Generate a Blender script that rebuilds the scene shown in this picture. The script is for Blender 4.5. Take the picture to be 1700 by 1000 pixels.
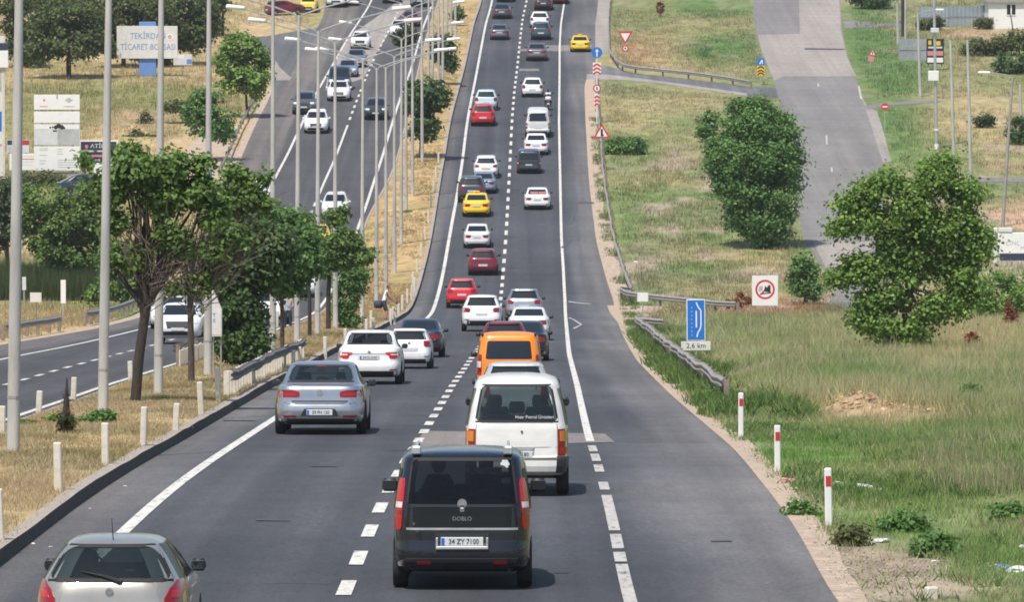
import bpy, bmesh, math, random
import numpy as np
from mathutils import Vector, Matrix

for _o in list(bpy.data.objects):
    bpy.data.objects.remove(_o)
SC = bpy.context.scene
COL = SC.collection
R = math.radians
rng = np.random.default_rng(7)
random.seed(7)

# ------------------------------------------------------------------ camera, sky, sun
FPX, CXP, CYP, HORIZ = 9900.0, 850.0, 500.0, -30.0
THETA = math.atan((CYP - HORIZ) / FPX)
CT, ST = math.cos(THETA), math.sin(THETA)
CAMZ = 25.0
cam = bpy.data.cameras.new('camera')
cam.sensor_width = 36.0
cam.lens = 36.0 * FPX / 1700.0
cam.clip_start = 1.0
cam.clip_end = 9000.0
camo = bpy.data.objects.new('camera', cam)
COL.objects.link(camo)
camo.location = (0, 0, CAMZ)
camo.rotation_euler = (math.pi / 2 - THETA, 0, 0)
SC.camera = camo

SUN_DIR = Vector((-0.22, -0.42, 0.88)).normalized()      # towards the sun
w = bpy.data.worlds.new('World')
SC.world = w
w.use_nodes = True
nt = w.node_tree
sky = nt.nodes.new('ShaderNodeTexSky')
sky.sky_type = 'NISHITA'
sky.sun_disc = False
sky.sun_elevation = math.asin(SUN_DIR.z)
sky.sun_rotation = math.atan2(SUN_DIR.x, SUN_DIR.y)
sky.air_density = 1.0
sky.dust_density = 1.6
nt.links.new(sky.outputs[0], nt.nodes['Background'].inputs[0])
nt.nodes['Background'].inputs[1].default_value = 0.13
sun = bpy.data.lights.new('sun', 'SUN')
sun.energy = 4.3
sun.angle = R(0.53)
sun.color = (1.0, 0.955, 0.88)
suno = bpy.data.objects.new('sun', sun)
COL.objects.link(suno)
suno.rotation_euler = SUN_DIR.to_track_quat('Z', 'Y').to_euler()
suno.location = (0, 0, 120)
HAZE = 0.00010
SC.view_settings.view_transform = 'Standard'
SC.view_settings.look = 'None'
SC.view_settings.gamma = 1.0
SC.view_settings.exposure = 0.16
SC.view_settings.use_curve_mapping = False
try:
    SC.render.engine = 'CYCLES'
    SC.cycles.use_denoising = True
    SC.cycles.filter_width = 1.8
    SC.cycles.max_bounces = 6
    SC.cycles.transparent_max_bounces = 12
    SC.cycles.caustics_reflective = False
    SC.cycles.caustics_refractive = False
except Exception:
    pass

# ------------------------------------------------------------------ profile of the valley
TAB = [(1100, 64.5), (1040, 70.5), (985, 77.2), (930, 83.3), (885, 89.2), (844, 95.3), (815, 101), (789, 107), (768, 113), (750, 119),
       (734, 125), (719, 131.2), (705, 137.2), (693, 143.2), (681, 149.2), (671, 155.2), (661, 161.2), (651, 167.2), (642, 173.2),
       (635, 179), (628, 185), (620, 191.5), (614, 197), (608, 203), (601, 210), (590, 222), (580, 235), (570, 248), (560, 261),
       (550, 275), (540, 290), (530, 306), (520, 321), (500, 334), (480, 345), (460, 354.5), (440, 363.5), (396, 380), (380, 386),
       (365, 392), (353, 398), (339, 404), (325, 410), (311, 416), (297, 422), (285, 428), (272, 434), (260, 440), (229, 453),
       (218, 458), (207, 464), (195, 470), (120, 521), (60, 565), (20, 597), (0, 612), (-12, 622)]
_Y = []; _Z = []
for py, D in TAB:
    v = (CYP - py) * D / FPX
    _Y.append(D * CT + v * ST); _Z.append(-D * ST + v * CT)
_Y = np.array(_Y); _Z = np.array(_Z)
YG = np.arange(-30.0, 3000.0, 1.0)
s0 = (_Z[4] - _Z[0]) / (_Y[4] - _Y[0])
s1 = (_Z[-1] - _Z[-6]) / (_Y[-1] - _Y[-6])
ZG = np.interp(YG, _Y, _Z)
ZG = np.where(YG < _Y[0], _Z[0] + s0 * (YG - _Y[0]), ZG)
far = YG > _Y[-1]
dd = np.clip(YG - _Y[-1], 0, None)
ZG = np.where(far, _Z[-1] + s1 * 260 * (1 - np.exp(-dd / 260)) - 0.004 * np.clip(dd - 700, 0, None), ZG)
def gsm(a, sig):
    k = np.arange(-int(4 * sig), int(4 * sig) + 1)
    g = np.exp(-k * k / (2 * sig * sig)); g /= g.sum()
    e = len(k) // 2
    p = np.concatenate([2 * a[0] - a[1:e + 1][::-1], a, 2 * a[-1] - a[-e - 1:-1][::-1]])
    return np.convolve(p, g, 'valid')
ZG = gsm(ZG, 5.0)
DG = YG * CT - ZG * ST
VG = YG * ST + ZG * CT
PYG = CYP - FPX * VG / np.maximum(DG, 1)
_ok = (YG > 40) & (YG < 700)
_pyr, _yr = PYG[_ok][::-1], YG[_ok][::-1]
def zr(Y): return np.interp(Y, YG, ZG)
def dep(Y): return Y * CT - zr(Y) * ST
def py2Y(py):
    Y = np.interp(py, _pyr, _yr)
    return Y
def scl(py): return FPX / dep(py2Y(py))
def px2g(px, py):
    Y = float(py2Y(py)); D = float(dep(Y))
    return (px - CXP) * D / FPX, Y
def slope(Y): return (zr(Y + 2.0) - zr(Y - 2.0)) / 4.0

# gentle unevenness off the roads (right-hand meadow, near part) and an earth heap
def hsh(ix, iy, s):
    n = (ix * 374761393 + iy * 668265263 + s * 982451653) & 0x7fffffff
    n = ((n ^ (n >> 13)) * 1274126177) & 0x7fffffff
    return ((n ^ (n >> 16)) & 0xffff) / 65535.0
def vnoise(x, y, s=0):
    x = np.asarray(x, float); y = np.asarray(y, float)
    ix = np.floor(x).astype(np.int64); iy = np.floor(y).astype(np.int64)
    fx = x - ix; fy = y - iy
    fx = fx * fx * (3 - 2 * fx); fy = fy * fy * (3 - 2 * fy)
    a = hsh(ix, iy, s); b = hsh(ix + 1, iy, s); c = hsh(ix, iy + 1, s); d = hsh(ix + 1, iy + 1, s)
    return (a * (1 - fx) + b * fx) * (1 - fy) + (c * (1 - fx) + d * fx) * fy
def fbm(x, y, s=0, o=3):
    t = 0; a = 1.0; n = 0
    for i in range(o):
        t = t + a * vnoise(x * 2 ** i, y * 2 ** i, s + 17 * i); n += a; a *= 0.5
    return t / n
def sst(a, b, x):
    t = np.clip((x - a) / (b - a), 0, 1)
    return t * t * (3 - 2 * t)
HEAP = px2g(1425, 690)
def bump(X, Y):
    X = np.asarray(X, float); Y = np.asarray(Y, float)
    m = sst(6.6, 9.0, X) * (1 - sst(15.0, 16.5, X)) * (1 - sst(285, 310, Y)) * sst(60, 70, Y)
    b = m * (0.28 * (fbm(X * .35, Y * .12, 3) - 0.35))
    hx, hy = HEAP
    b = b + 0.55 * np.exp(-(((X - hx) / 0.75) ** 2 + ((Y - hy) / 2.5) ** 2)) + 0.22 * np.exp(-(((X - hx - 1.2) / 1.1) ** 2 + ((Y - hy + 2) / 3) ** 2))
    return b
def gz(X, Y): return float(CAMZ + zr(Y) + bump(X, Y))
def at(px, py, dz=0.0):
    X, Y = px2g(px, py)
    return Vector((X, Y, gz(X, Y) + dz))

# ------------------------------------------------------------------ materials
def mat(name, col=(.5, .5, .5), rough=0.6, metal=0.0, noise=0.0, nscale=8.0, stretch=(1, 1, 1), col2=None, bumpst=0.0, bscale=40.0,
        coat=0.0, attr=None, spec=0.5, space='Object', trans=None, alpha=None, sub=None, detail=6.0):
    m = bpy.data.materials.new(name)
    m.use_nodes = True
    n = m.node_tree.nodes; l = m.node_tree.links
    b = n['Principled BSDF']
    b.inputs['Base Color'].default_value = (*col, 1)
    b.inputs['Roughness'].default_value = rough
    b.inputs['Metallic'].default_value = metal
    b.inputs['Coat Weight'].default_value = coat
    b.inputs['Coat Roughness'].default_value = 0.06
    b.inputs['Specular IOR Level'].default_value = spec
    src = None
    if attr:
        a = n.new('ShaderNodeAttribute'); a.attribute_name = attr
        src = a.outputs['Color']
    if noise > 0 or col2 or bumpst > 0:
        if space == 'Object':
            tc = n.new('ShaderNodeTexCoord'); vec = tc.outputs['Object']
        else:
            g = n.new('ShaderNodeNewGeometry'); vec = g.outputs['Position']
        mp = n.new('ShaderNodeMapping'); mp.inputs['Scale'].default_value = stretch
        l.new(vec, mp.inputs['Vector'])
    if noise > 0 or col2:
        tx = n.new('ShaderNodeTexNoise'); tx.inputs['Scale'].default_value = nscale; tx.inputs['Detail'].default_value = detail
        tx.inputs['Roughness'].default_value = 0.65
        l.new(mp.outputs[0], tx.inputs['Vector'])
        if col2:
            rp = n.new('ShaderNodeValToRGB')
            rp.color_ramp.elements[0].position = 0.35; rp.color_ramp.elements[1].position = 0.65
            rp.color_ramp.elements[0].color = (*col, 1); rp.color_ramp.elements[1].color = (*col2, 1)
            l.new(tx.outputs['Fac'], rp.inputs['Fac']); src = rp.outputs['Color']
        if noise > 0:
            mr = n.new('ShaderNodeMapRange')
            mr.inputs['From Min'].default_value = 0.3; mr.inputs['From Max'].default_value = 0.7
            mr.inputs['To Min'].default_value = 1 - noise; mr.inputs['To Max'].default_value = 1 + noise
            l.new(tx.outputs['Fac'], mr.inputs['Value'])
            mx = n.new('ShaderNodeMix'); mx.data_type = 'RGBA'; mx.blend_type = 'MULTIPLY'
            mx.inputs['Factor'].default_value = 1.0
            if src: l.new(src, mx.inputs['A'])
            else: mx.inputs['A'].default_value = (*col, 1)
            l.new(mr.outputs[0], mx.inputs['B'])
            src = mx.outputs['Result']
    if src: l.new(src, b.inputs['Base Color'])
    if bumpst > 0:
        t2 = n.new('ShaderNodeTexNoise'); t2.inputs['Scale'].default_value = bscale; t2.inputs['Detail'].default_value = 4
        l.new(mp.outputs[0], t2.inputs['Vector'])
        bp = n.new('ShaderNodeBump'); bp.inputs['Strength'].default_value = bumpst; bp.inputs['Distance'].default_value = 0.05
        l.new(t2.outputs['Fac'], bp.inputs['Height']); l.new(bp.outputs[0], b.inputs['Normal'])
    if trans is not None:
        tr = n.new('ShaderNodeBsdfTransparent'); tr.inputs[0].default_value = (*trans, 1)
        ms = n.new('ShaderNodeMixShader'); ms.inputs[0].default_value = alpha
        l.new(tr.outputs[0], ms.inputs[1]); l.new(b.outputs[0], ms.inputs[2])
        l.new(ms.outputs[0], n['Material Output'].inputs['Surface'])
    if sub:
        ts = n.new('ShaderNodeBsdfTranslucent')
        if src: l.new(src, ts.inputs[0])
        ms = n.new('ShaderNodeMixShader'); ms.inputs[0].default_value = sub
        l.new(b.outputs[0], ms.inputs[1]); l.new(ts.outputs[0], ms.inputs[2])
        l.new(ms.outputs[0], n['Material Output'].inputs['Surface'])
    return m

def road_mat(name, col, wheel=True, patch=0.20):
    """asphalt: coarse aggregate grain, long streaks along the lane, blotchy repair tone"""
    m = bpy.data.materials.new(name); m.use_nodes = True
    n = m.node_tree.nodes; l = m.node_tree.links; b = n['Principled BSDF']
    b.inputs['Roughness'].default_value = 0.82; b.inputs['Specular IOR Level'].default_value = 0.35
    g = n.new('ShaderNodeNewGeometry')
    def tex(scale, st, detail=4):
        mp = n.new('ShaderNodeMapping'); mp.inputs['Scale'].default_value = st
        l.new(g.outputs['Position'], mp.inputs['Vector'])
        t = n.new('ShaderNodeTexNoise'); t.inputs['Scale'].default_value = scale; t.inputs['Detail'].default_value = detail
        l.new(mp.outputs[0], t.inputs['Vector']); return t.outputs['Fac']
    def rngm(v, a, bb, lo=.3, hi=.7):
        r = n.new('ShaderNodeMapRange'); r.inputs['From Min'].default_value = lo; r.inputs['From Max'].default_value = hi
        r.inputs['To Min'].default_value = a; r.inputs['To Max'].default_value = bb
        l.new(v, r.inputs['Value']); return r.outputs[0]
    def mul(a, bb):
        q = n.new('ShaderNodeMath'); q.operation = 'MULTIPLY'; l.new(a, q.inputs[0]); l.new(bb, q.inputs[1]); return q.outputs[0]
    at_ = n.new('ShaderNodeAttribute'); at_.attribute_name = 'wear'
    f = mul(rngm(tex(1.0, (1.6, .012, .1), 5), 1 - patch, 1 + patch), rngm(tex(1.0, (.25, .05, .2), 5), 1 - patch, 1 + patch))
    f = mul(f, rngm(tex(16.0, (1, .35, 1), 3), .80, 1.20)); f = mul(f, rngm(tex(3.0, (1, .25, 1), 4), .92, 1.08))
    f = mul(f, rngm(tex(1.0, (.06, .45, .2), 3), .93, 1.06))
    mx = n.new('ShaderNodeMix'); mx.data_type = 'RGBA'; mx.blend_type = 'MULTIPLY'; mx.inputs['Factor'].default_value = 1
    mx.inputs['A'].default_value = (*col, 1); l.new(f, mx.inputs['B'])
    if wheel == 'wear':
        m2 = n.new('ShaderNodeMix'); m2.data_type = 'RGBA'; m2.blend_type = 'MULTIPLY'; m2.inputs['Factor'].default_value = 1
        l.new(mx.outputs['Result'], m2.inputs['A']); l.new(at_.outputs['Color'], m2.inputs['B']); mx = m2
    l.new(mx.outputs['Result'], b.inputs['Base Color'])
    bp = n.new('ShaderNodeBump'); bp.inputs['Strength'].default_value = .35; bp.inputs['Distance'].default_value = .02
    l.new(tex(30.0, (1, .6, 1), 3), bp.inputs['Height']); l.new(bp.outputs[0], b.inputs['Normal'])
    return m

M = {}
M['asphalt'] = road_mat('asphalt', (.061, .063, .071))
M['asphalt_wear'] = road_mat('asphalt_wear', (.061, .063, .071), 'wear')
M['asphalt_old'] = road_mat('asphalt_old', (.118, .117, .119))
M['asphalt_far'] = road_mat('asphalt_far', (.198, .184, .174), patch=.1)
M['concrete_road'] = road_mat('concrete_road', (.30, .265, .235), patch=.1)
M['asphalt_slip'] = road_mat('asphalt_slip', (.135, .132, .132))
M['patch_new'] = road_mat('patch_new', (.205, .183, .168), patch=.14)
M['tar'] = mat('tar', (.045, .045, .048), .7)
M['skid_shadow'] = mat('skid_shadow', (.075, .076, .082), .8)
def paint_mat(name, col):
    m = mat(name, (.13, .13, .135), .75, noise=.2, nscale=9.0, space='World', stretch=(1, .22, 1), col2=col)
    for nd in m.node_tree.nodes:
        if nd.type == 'VALTORGB': nd.color_ramp.elements[0].position = .33; nd.color_ramp.elements[1].position = .43
    return m
M['line'] = paint_mat('line_paint', (.58, .56, .51))
M['line_far'] = paint_mat('line_paint_worn', (.42, .40, .37))
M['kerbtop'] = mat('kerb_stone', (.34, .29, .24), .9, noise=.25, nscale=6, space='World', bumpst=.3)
M['kerbface'] = mat('kerb_face', (.055, .05, .048), .9, noise=.3, nscale=5, space='World', bumpst=.3)  # sooty face, with its shade put into the colour
M['verge'] = mat('verge_dirt', (.43, .33, .245), .95, noise=.34, nscale=4, space='World', bumpst=.5)
M['ground'] = mat('ground', attr='col', rough=.95, noise=.30, nscale=1.5, stretch=(1, .35, 1), space='World', bumpst=.6, bscale=9, spec=.15)
M['grass'] = mat('grass_blades', attr='col', rough=.75, sub=.3, spec=.15)
M['leaf'] = mat('leaves', attr='col', rough=.5, sub=.42, spec=.3)
M['bark'] = mat('bark', (.085, .065, .05), .95, noise=.35, nscale=12, stretch=(1, 1, .25), bumpst=.8, bscale=30)
M['bark_dark'] = mat('bark_dark', (.045, .036, .03), .95, noise=.35, nscale=12, stretch=(1, 1, .25), bumpst=.8, bscale=30)
M['twig'] = mat('twig', (.13, .10, .075), .95, noise=.3, nscale=5)
M['concrete'] = mat('pole_concrete', (.43, .415, .385), .85, noise=.26, nscale=2.5, stretch=(1, 1, .15), bumpst=.2)
M['concrete_post'] = mat('post_concrete', (.62, .57, .48), .85, noise=.18, nscale=4, bumpst=.2)
M['galv'] = mat('galvanised_steel', (.50, .50, .49), .45, metal=.55, noise=.18, nscale=5)
M['galv_old'] = mat('weathered_steel', (.33, .31, .285), .65, metal=.2, noise=.25, nscale=4)
M['rail_dark'] = mat('rail_dark', (.17, .16, .15), .75, noise=.35, nscale=4)
M['post_wood'] = mat('rail_post', (.24, .19, .15), .8, noise=.3, nscale=6)
M['white'] = mat('white_sheet', (.78, .77, .74), .5, noise=.05, nscale=3)
M['white_old'] = mat('white_sheet_old', (.66, .64, .60), .6, noise=.10, nscale=3)
M['red'] = mat('sign_red', (.55, .035, .04), .4)
M['blue'] = mat('sign_blue', (.015, .17, .56), .4)
M['black'] = mat('print_black', (.02, .02, .022), .5)
M['navy'] = mat('print_navy', (.03, .035, .075), .5)
M['yellow'] = mat('sign_yellow', (.78, .48, .02), .4)
M['grey'] = mat('print_grey', (.42, .42, .42), .6, noise=.2, nscale=2)
M['lightgrey'] = mat('print_light_grey', (.6, .6, .6), .6, noise=.12, nscale=2)
M['pink'] = mat('print_pink', (.66, .22, .23), .5)
M['pylon_blue'] = mat('pylon_blue', (.13, .25, .55), .5, noise=.06, nscale=2)
M['lampwhite'] = mat('lamp_housing', (.80, .80, .78), .35)

# ------------------------------------------------------------------ object helpers
def nm(o, label=None, cat=None, group=None, kind=None):
    if label: o['label'] = label
    if cat: o['category'] = cat
    if group: o['group'] = group
    if kind: o['kind'] = kind
    return o
def link(name, me, parent=None):
    o = bpy.data.objects.new(name, me); COL.objects.link(o)
    if parent is not None: o.parent = parent
    return o
def empty(name, loc, rz=0.0, rx=0.0, label=None, cat=None, group=None, scale=1.0):
    o = bpy.data.objects.new(name, None); COL.objects.link(o)
    o.location = loc; o.rotation_euler = (rx, 0, rz); o.scale = (scale,) * 3
    o.empty_display_size = .3
    return nm(o, label, cat, group)
class MB:
    def __init__(s): s.v = []; s.f = []; s.mi = []
    def add(s, vs, fs, mi=0):
        b = len(s.v); s.v += [tuple(p) for p in vs]
        for f in fs: s.f.append(tuple(b + i for i in f)); s.mi.append(mi)
    def box(s, x0, x1, y0, y1, z0, z1, mi=0, T=None):
        vs = [(x, y, z) for z in (z0, z1) for y in (y0, y1) for x in (x0, x1)]
        if T is not None: vs = [T @ Vector(p) for p in vs]
        s.add(vs, [(0, 2, 3, 1), (4, 5, 7, 6), (0, 1, 5, 4), (2, 6, 7, 3), (0, 4, 6, 2), (1, 3, 7, 5)], mi)
    def rbox(s, x0, x1, y0, y1, z0, z1, r, mi=0, T=None):
        """box with all its long edges chamfered: three stacked octagons"""
        r = min(r, (x1 - x0) * .49, (y1 - y0) * .49, (z1 - z0) * .49)
        def ring(z, i):
            return [(x0 + r + i, y0 + i, z), (x1 - r - i, y0 + i, z), (x1 - i, y0 + r + i, z), (x1 - i, y1 - r - i, z),
                    (x1 - r - i, y1 - i, z), (x0 + r + i, y1 - i, z), (x0 + i, y1 - r - i, z), (x0 + i, y0 + r + i, z)]
        vs = ring(z0, r * .6) + ring(z0 + r, 0) + ring(z1 - r, 0) + ring(z1, r * .6)
        if T is not None: vs = [T @ Vector(p) for p in vs]
        fs = [tuple(range(7, -1, -1)), tuple(range(24, 32))]
        for k in range(3):
            for i in range(8):
                j = (i + 1) % 8
                fs.append((k * 8 + i, k * 8 + j, k * 8 + 8 + j, k * 8 + 8 + i))
        s.add(vs, fs, mi)
    def tube(s, pts, rad, n=8, mi=0, cap=True):
        pts = [Vector(p) for p in pts]
        if not hasattr(rad, '__len__'): rad = [rad] * len(pts)
        vs = []; fs = []
        for i, p in enumerate(pts):
            a = pts[max(i - 1, 0)]; b = pts[min(i + 1, len(pts) - 1)]
            d = (b - a)
            if d.length < 1e-6: d = Vector((0, 0, 1))
            d.normalize()
            up = Vector((0, 1, 0)) if abs(d.z) > .7 else Vector((0, 0, 1))
            u = d.cross(up).normalized(); q = u.cross(d)
            for k in range(n):
                t = 2 * math.pi * (k + .5) / n
                vs.append(p + (u * math.cos(t) + q * math.sin(t)) * rad[i])
        for i in range(len(pts) - 1):
            for k in range(n):
                k2 = (k + 1) % n
                fs.append((i * n + k, i * n + k2, (i + 1) * n + k2, (i + 1) * n + k))
        if cap:
            fs.append(tuple(range(n))); fs.append(tuple(range((len(pts) - 1) * n, len(pts) * n))[::-1])
        s.add(vs, fs, mi)
    def prism(s, poly, y0, y1, mi=0):
        """polygon in x,z extruded along y"""
        n = len(poly)
        vs = [(x, y0, z) for x, z in poly] + [(x, y1, z) for x, z in poly]
        fs = [tuple(range(n)), tuple(range(2 * n - 1, n - 1, -1))]
        for i in range(n):
            j = (i + 1) % n
            fs.append((j, i, n + i, n + j))
        s.add(vs, fs, mi)
    def disc(s, cx, cz, r, y0, y1, n=24, mi=0):
        s.prism([(cx + r * math.cos(2 * math.pi * k / n), cz + r * math.sin(2 * math.pi * k / n)) for k in range(n)], y0, y1, mi)
    def ring(s, cx, cz, r0, r1, y0, y1, n=28, mi=0, sx=1.0):
        vs = []; fs = []
        for k in range(n):
            c, d = math.cos(2 * math.pi * k / n), math.sin(2 * math.pi * k / n)
            vs += [(cx + r0 * c * sx, y0, cz + r0 * d), (cx + r1 * c * sx, y0, cz + r1 * d), (cx + r1 * c * sx, y1, cz + r1 * d), (cx + r0 * c * sx, y1, cz + r0 * d)]
        for k in range(n):
            a = 4 * k; b = 4 * ((k + 1) % n)
            for i in range(4):
                j = (i + 1) % 4
                fs.append((a + i, b + i, b + j, a + j))
        s.add(vs, fs, mi)
    def bar(s, a, b, wd, y0, y1, mi=0):
        """flat stroke from a to b in the x,z plane"""
        ax, az = a; bx, bz = b
        L = math.hypot(bx - ax, bz - az) or 1e-6
        nx, nz = -(bz - az) / L * wd / 2, (bx - ax) / L * wd / 2
        s.prism([(ax + nx, az + nz), (ax - nx, az - nz), (bx - nx, bz - nz), (bx + nx, bz + nz)], y0, y1, mi)
    def mesh(s, name, smooth=None):
        me = bpy.data.meshes.new(name)
        me.from_pydata(s.v, [], s.f)
        if s.mi and max(s.mi) > 0: me.polygons.foreach_set('material_index', s.mi)
        bm = bmesh.new(); bm.from_mesh(me); bmesh.ops.recalc_face_normals(bm, faces=bm.faces); bm.to_mesh(me); bm.free()
        if smooth:
            me.polygons.foreach_set('use_smooth', [True] * len(me.polygons))
            me.set_sharp_from_angle(angle=R(smooth))
        me.update()
        return me
    def build(s, name, mats, parent=None, smooth=None):
        me = s.mesh(name, smooth)
        for m in (mats if isinstance(mats, (list, tuple)) else [mats]): me.materials.append(M[m] if isinstance(m, str) else m)
        return link(name, me, parent)

_txt = {}
def text_mesh(body, size, depth=.002):
    key = (body, size, depth)
    if key in _txt: return _txt[key]
    cu = bpy.data.curves.new('lettering', 'FONT'); cu.body = body; cu.size = size; cu.extrude = depth
    cu.align_x = 'CENTER'; cu.align_y = 'CENTER'; cu.resolution_u = 2
    o = bpy.data.objects.new('lettering', cu); COL.objects.link(o)
    dg = bpy.context.evaluated_depsgraph_get()
    me = bpy.data.meshes.new_from_object(o.evaluated_get(dg))
    bpy.data.objects.remove(o); bpy.data.curves.remove(cu)
    me.transform(Matrix.Rotation(R(90), 4, 'X'))          # stands in x,z and faces -y
    _txt[key] = me
    return me
def lettering(body, size, x, y, z, m, parent, name='lettering', sx=1.0):
    me = text_mesh(body, size).copy()
    me.materials.clear(); me.materials.append(M[m])
    o = link(name, me, parent); o.location = (x, y, z); o.scale = (sx, 1, 1)
    return o
# ------------------------------------------------------------------ road lines (plan curves X(Y))
def curve(pts, sig=8.0):
    g = sorted(((px2g(a, b)[1], px2g(a, b)[0]) for a, b in pts))
    Y = np.array([p[0] for p in g]); X = np.array([p[1] for p in g])
    return gsm(np.interp(YG, Y, X), sig)
def cx(c, Y): return np.interp(Y, YG, c)
KL = curve([(0, 942), (275, 750), (425, 660), (560, 585), (640, 545), (682, 520), (708, 440), (718, 400), (733, 300), (750, 200), (766, 140), (776, 100), (788, 40), (802, 0)])
LL = curve([(210, 880), (450, 700), (717, 520), (738, 440), (745, 400), (763, 300), (776, 200), (795, 100), (806, 40), (818, 0)])
CD = curve([(573, 985), (593, 930), (613, 884), (632, 844), (704, 719), (752, 640), (780, 600), (831, 500), (836, 440), (840, 396), (845, 300), (850, 200), (854, 150), (860, 100), (864, 60), (869, 20), (876, 0)])
RL = curve([(1041, 985), (1020, 880), (975, 719), (958, 640), (945, 590), (941, 550), (938, 500), (935, 440), (932, 400), (930, 300), (928, 200), (929, 120), (929, 80), (931, 40), (936, 8), (938, 0)], 5)
RE = curve([(1400, 1000), (1340, 890), (1275, 805), (1225, 745), (1112, 650), (1062, 600), (1034, 550), (1022, 500), (1003, 440), (992, 400), (980, 300), (974, 200), (972, 140), (990, 95), (990, 40), (995, 0)], 4)
ORL = curve([(35, 690), (205, 632), (605, 350), (628, 280), (650, 210), (662, 170), (684, 110), (702, 45), (720, 0)])
OC = curve([(40, 632), (100, 614), (225, 582), (533, 315), (575, 215), (606, 132), (622, 95), (657, 28), (668, 0)])
OLL = curve([(0, 598), (225, 550), (459, 290), (500, 210), (522, 160), (545, 120), (576, 65), (618, 0)])
OLE = curve([(0, 573), (150, 548), (230, 528), (400, 258), (426, 200), (442, 170), (452, 145), (500, 70), (525, 50), (537, 25), (541, 0)], 4)
ORE = curve([(67, 690), (230, 632), (612, 352), (645, 300), (664, 240), (676, 190), (693, 115), (709, 50), (727, 0)])

YROWS = sorted(set(list(np.arange(-20, 640, 2.0)) + list(np.arange(640, 1000, 10.0))))
def strip(name, a, b, y0, y1, dz, m, parent=None, step=2.0, kind=None, da=0.0, db=0.0):
    ys = [y0] + [y for y in YROWS if y0 < y < y1] + [y1]
    mb = MB()
    vs = []
    for y in ys:
        z = CAMZ + zr(y) + dz
        vs += [((cx(a, y) if not np.isscalar(a) else a) + da, y, z), ((cx(b, y) if not np.isscalar(b) else b) + db, y, z)]
    mb.add(vs, [(2 * i, 2 * i + 1, 2 * i + 3, 2 * i + 2) for i in range(len(ys) - 1)])
    o = mb.build(name, m, parent)
    if kind: o['kind'] = kind
    return o
def drape(name, poly, dz, m, parent=None, kind=None):
    """closed outline given at photograph points, laid on the ground; each row is one interval of X"""
    P = [px2g(a, b) for a, b in poly]
    ys = sorted(set([p[1] for p in P] + [y for y in YROWS if min(p[1] for p in P) < y < max(p[1] for p in P)]))
    mb = MB(); vs = []
    n = len(P)
    for y in ys:
        xs = []
        for i in range(n):
            (x0, a), (x1, b) = P[i], P[(i + 1) % n]
            if abs(a - b) < 1e-9:
                if abs(a - y) < 1e-6: xs += [x0, x1]
            elif min(a, b) - 1e-6 <= y <= max(a, b) + 1e-6: xs.append(x0 + (x1 - x0) * (y - a) / (b - a))
        z = CAMZ + zr(y) + dz
        vs += [(min(xs), y, z), (max(xs), y, z)]
    mb.add(vs, [(2 * i, 2 * i + 1, 2 * i + 3, 2 * i + 2) for i in range(len(ys) - 1)])
    o = mb.build(name, m, parent)
    if kind: o['kind'] = kind
    return o

Y0, Y1 = -18.0, 760.0
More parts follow.
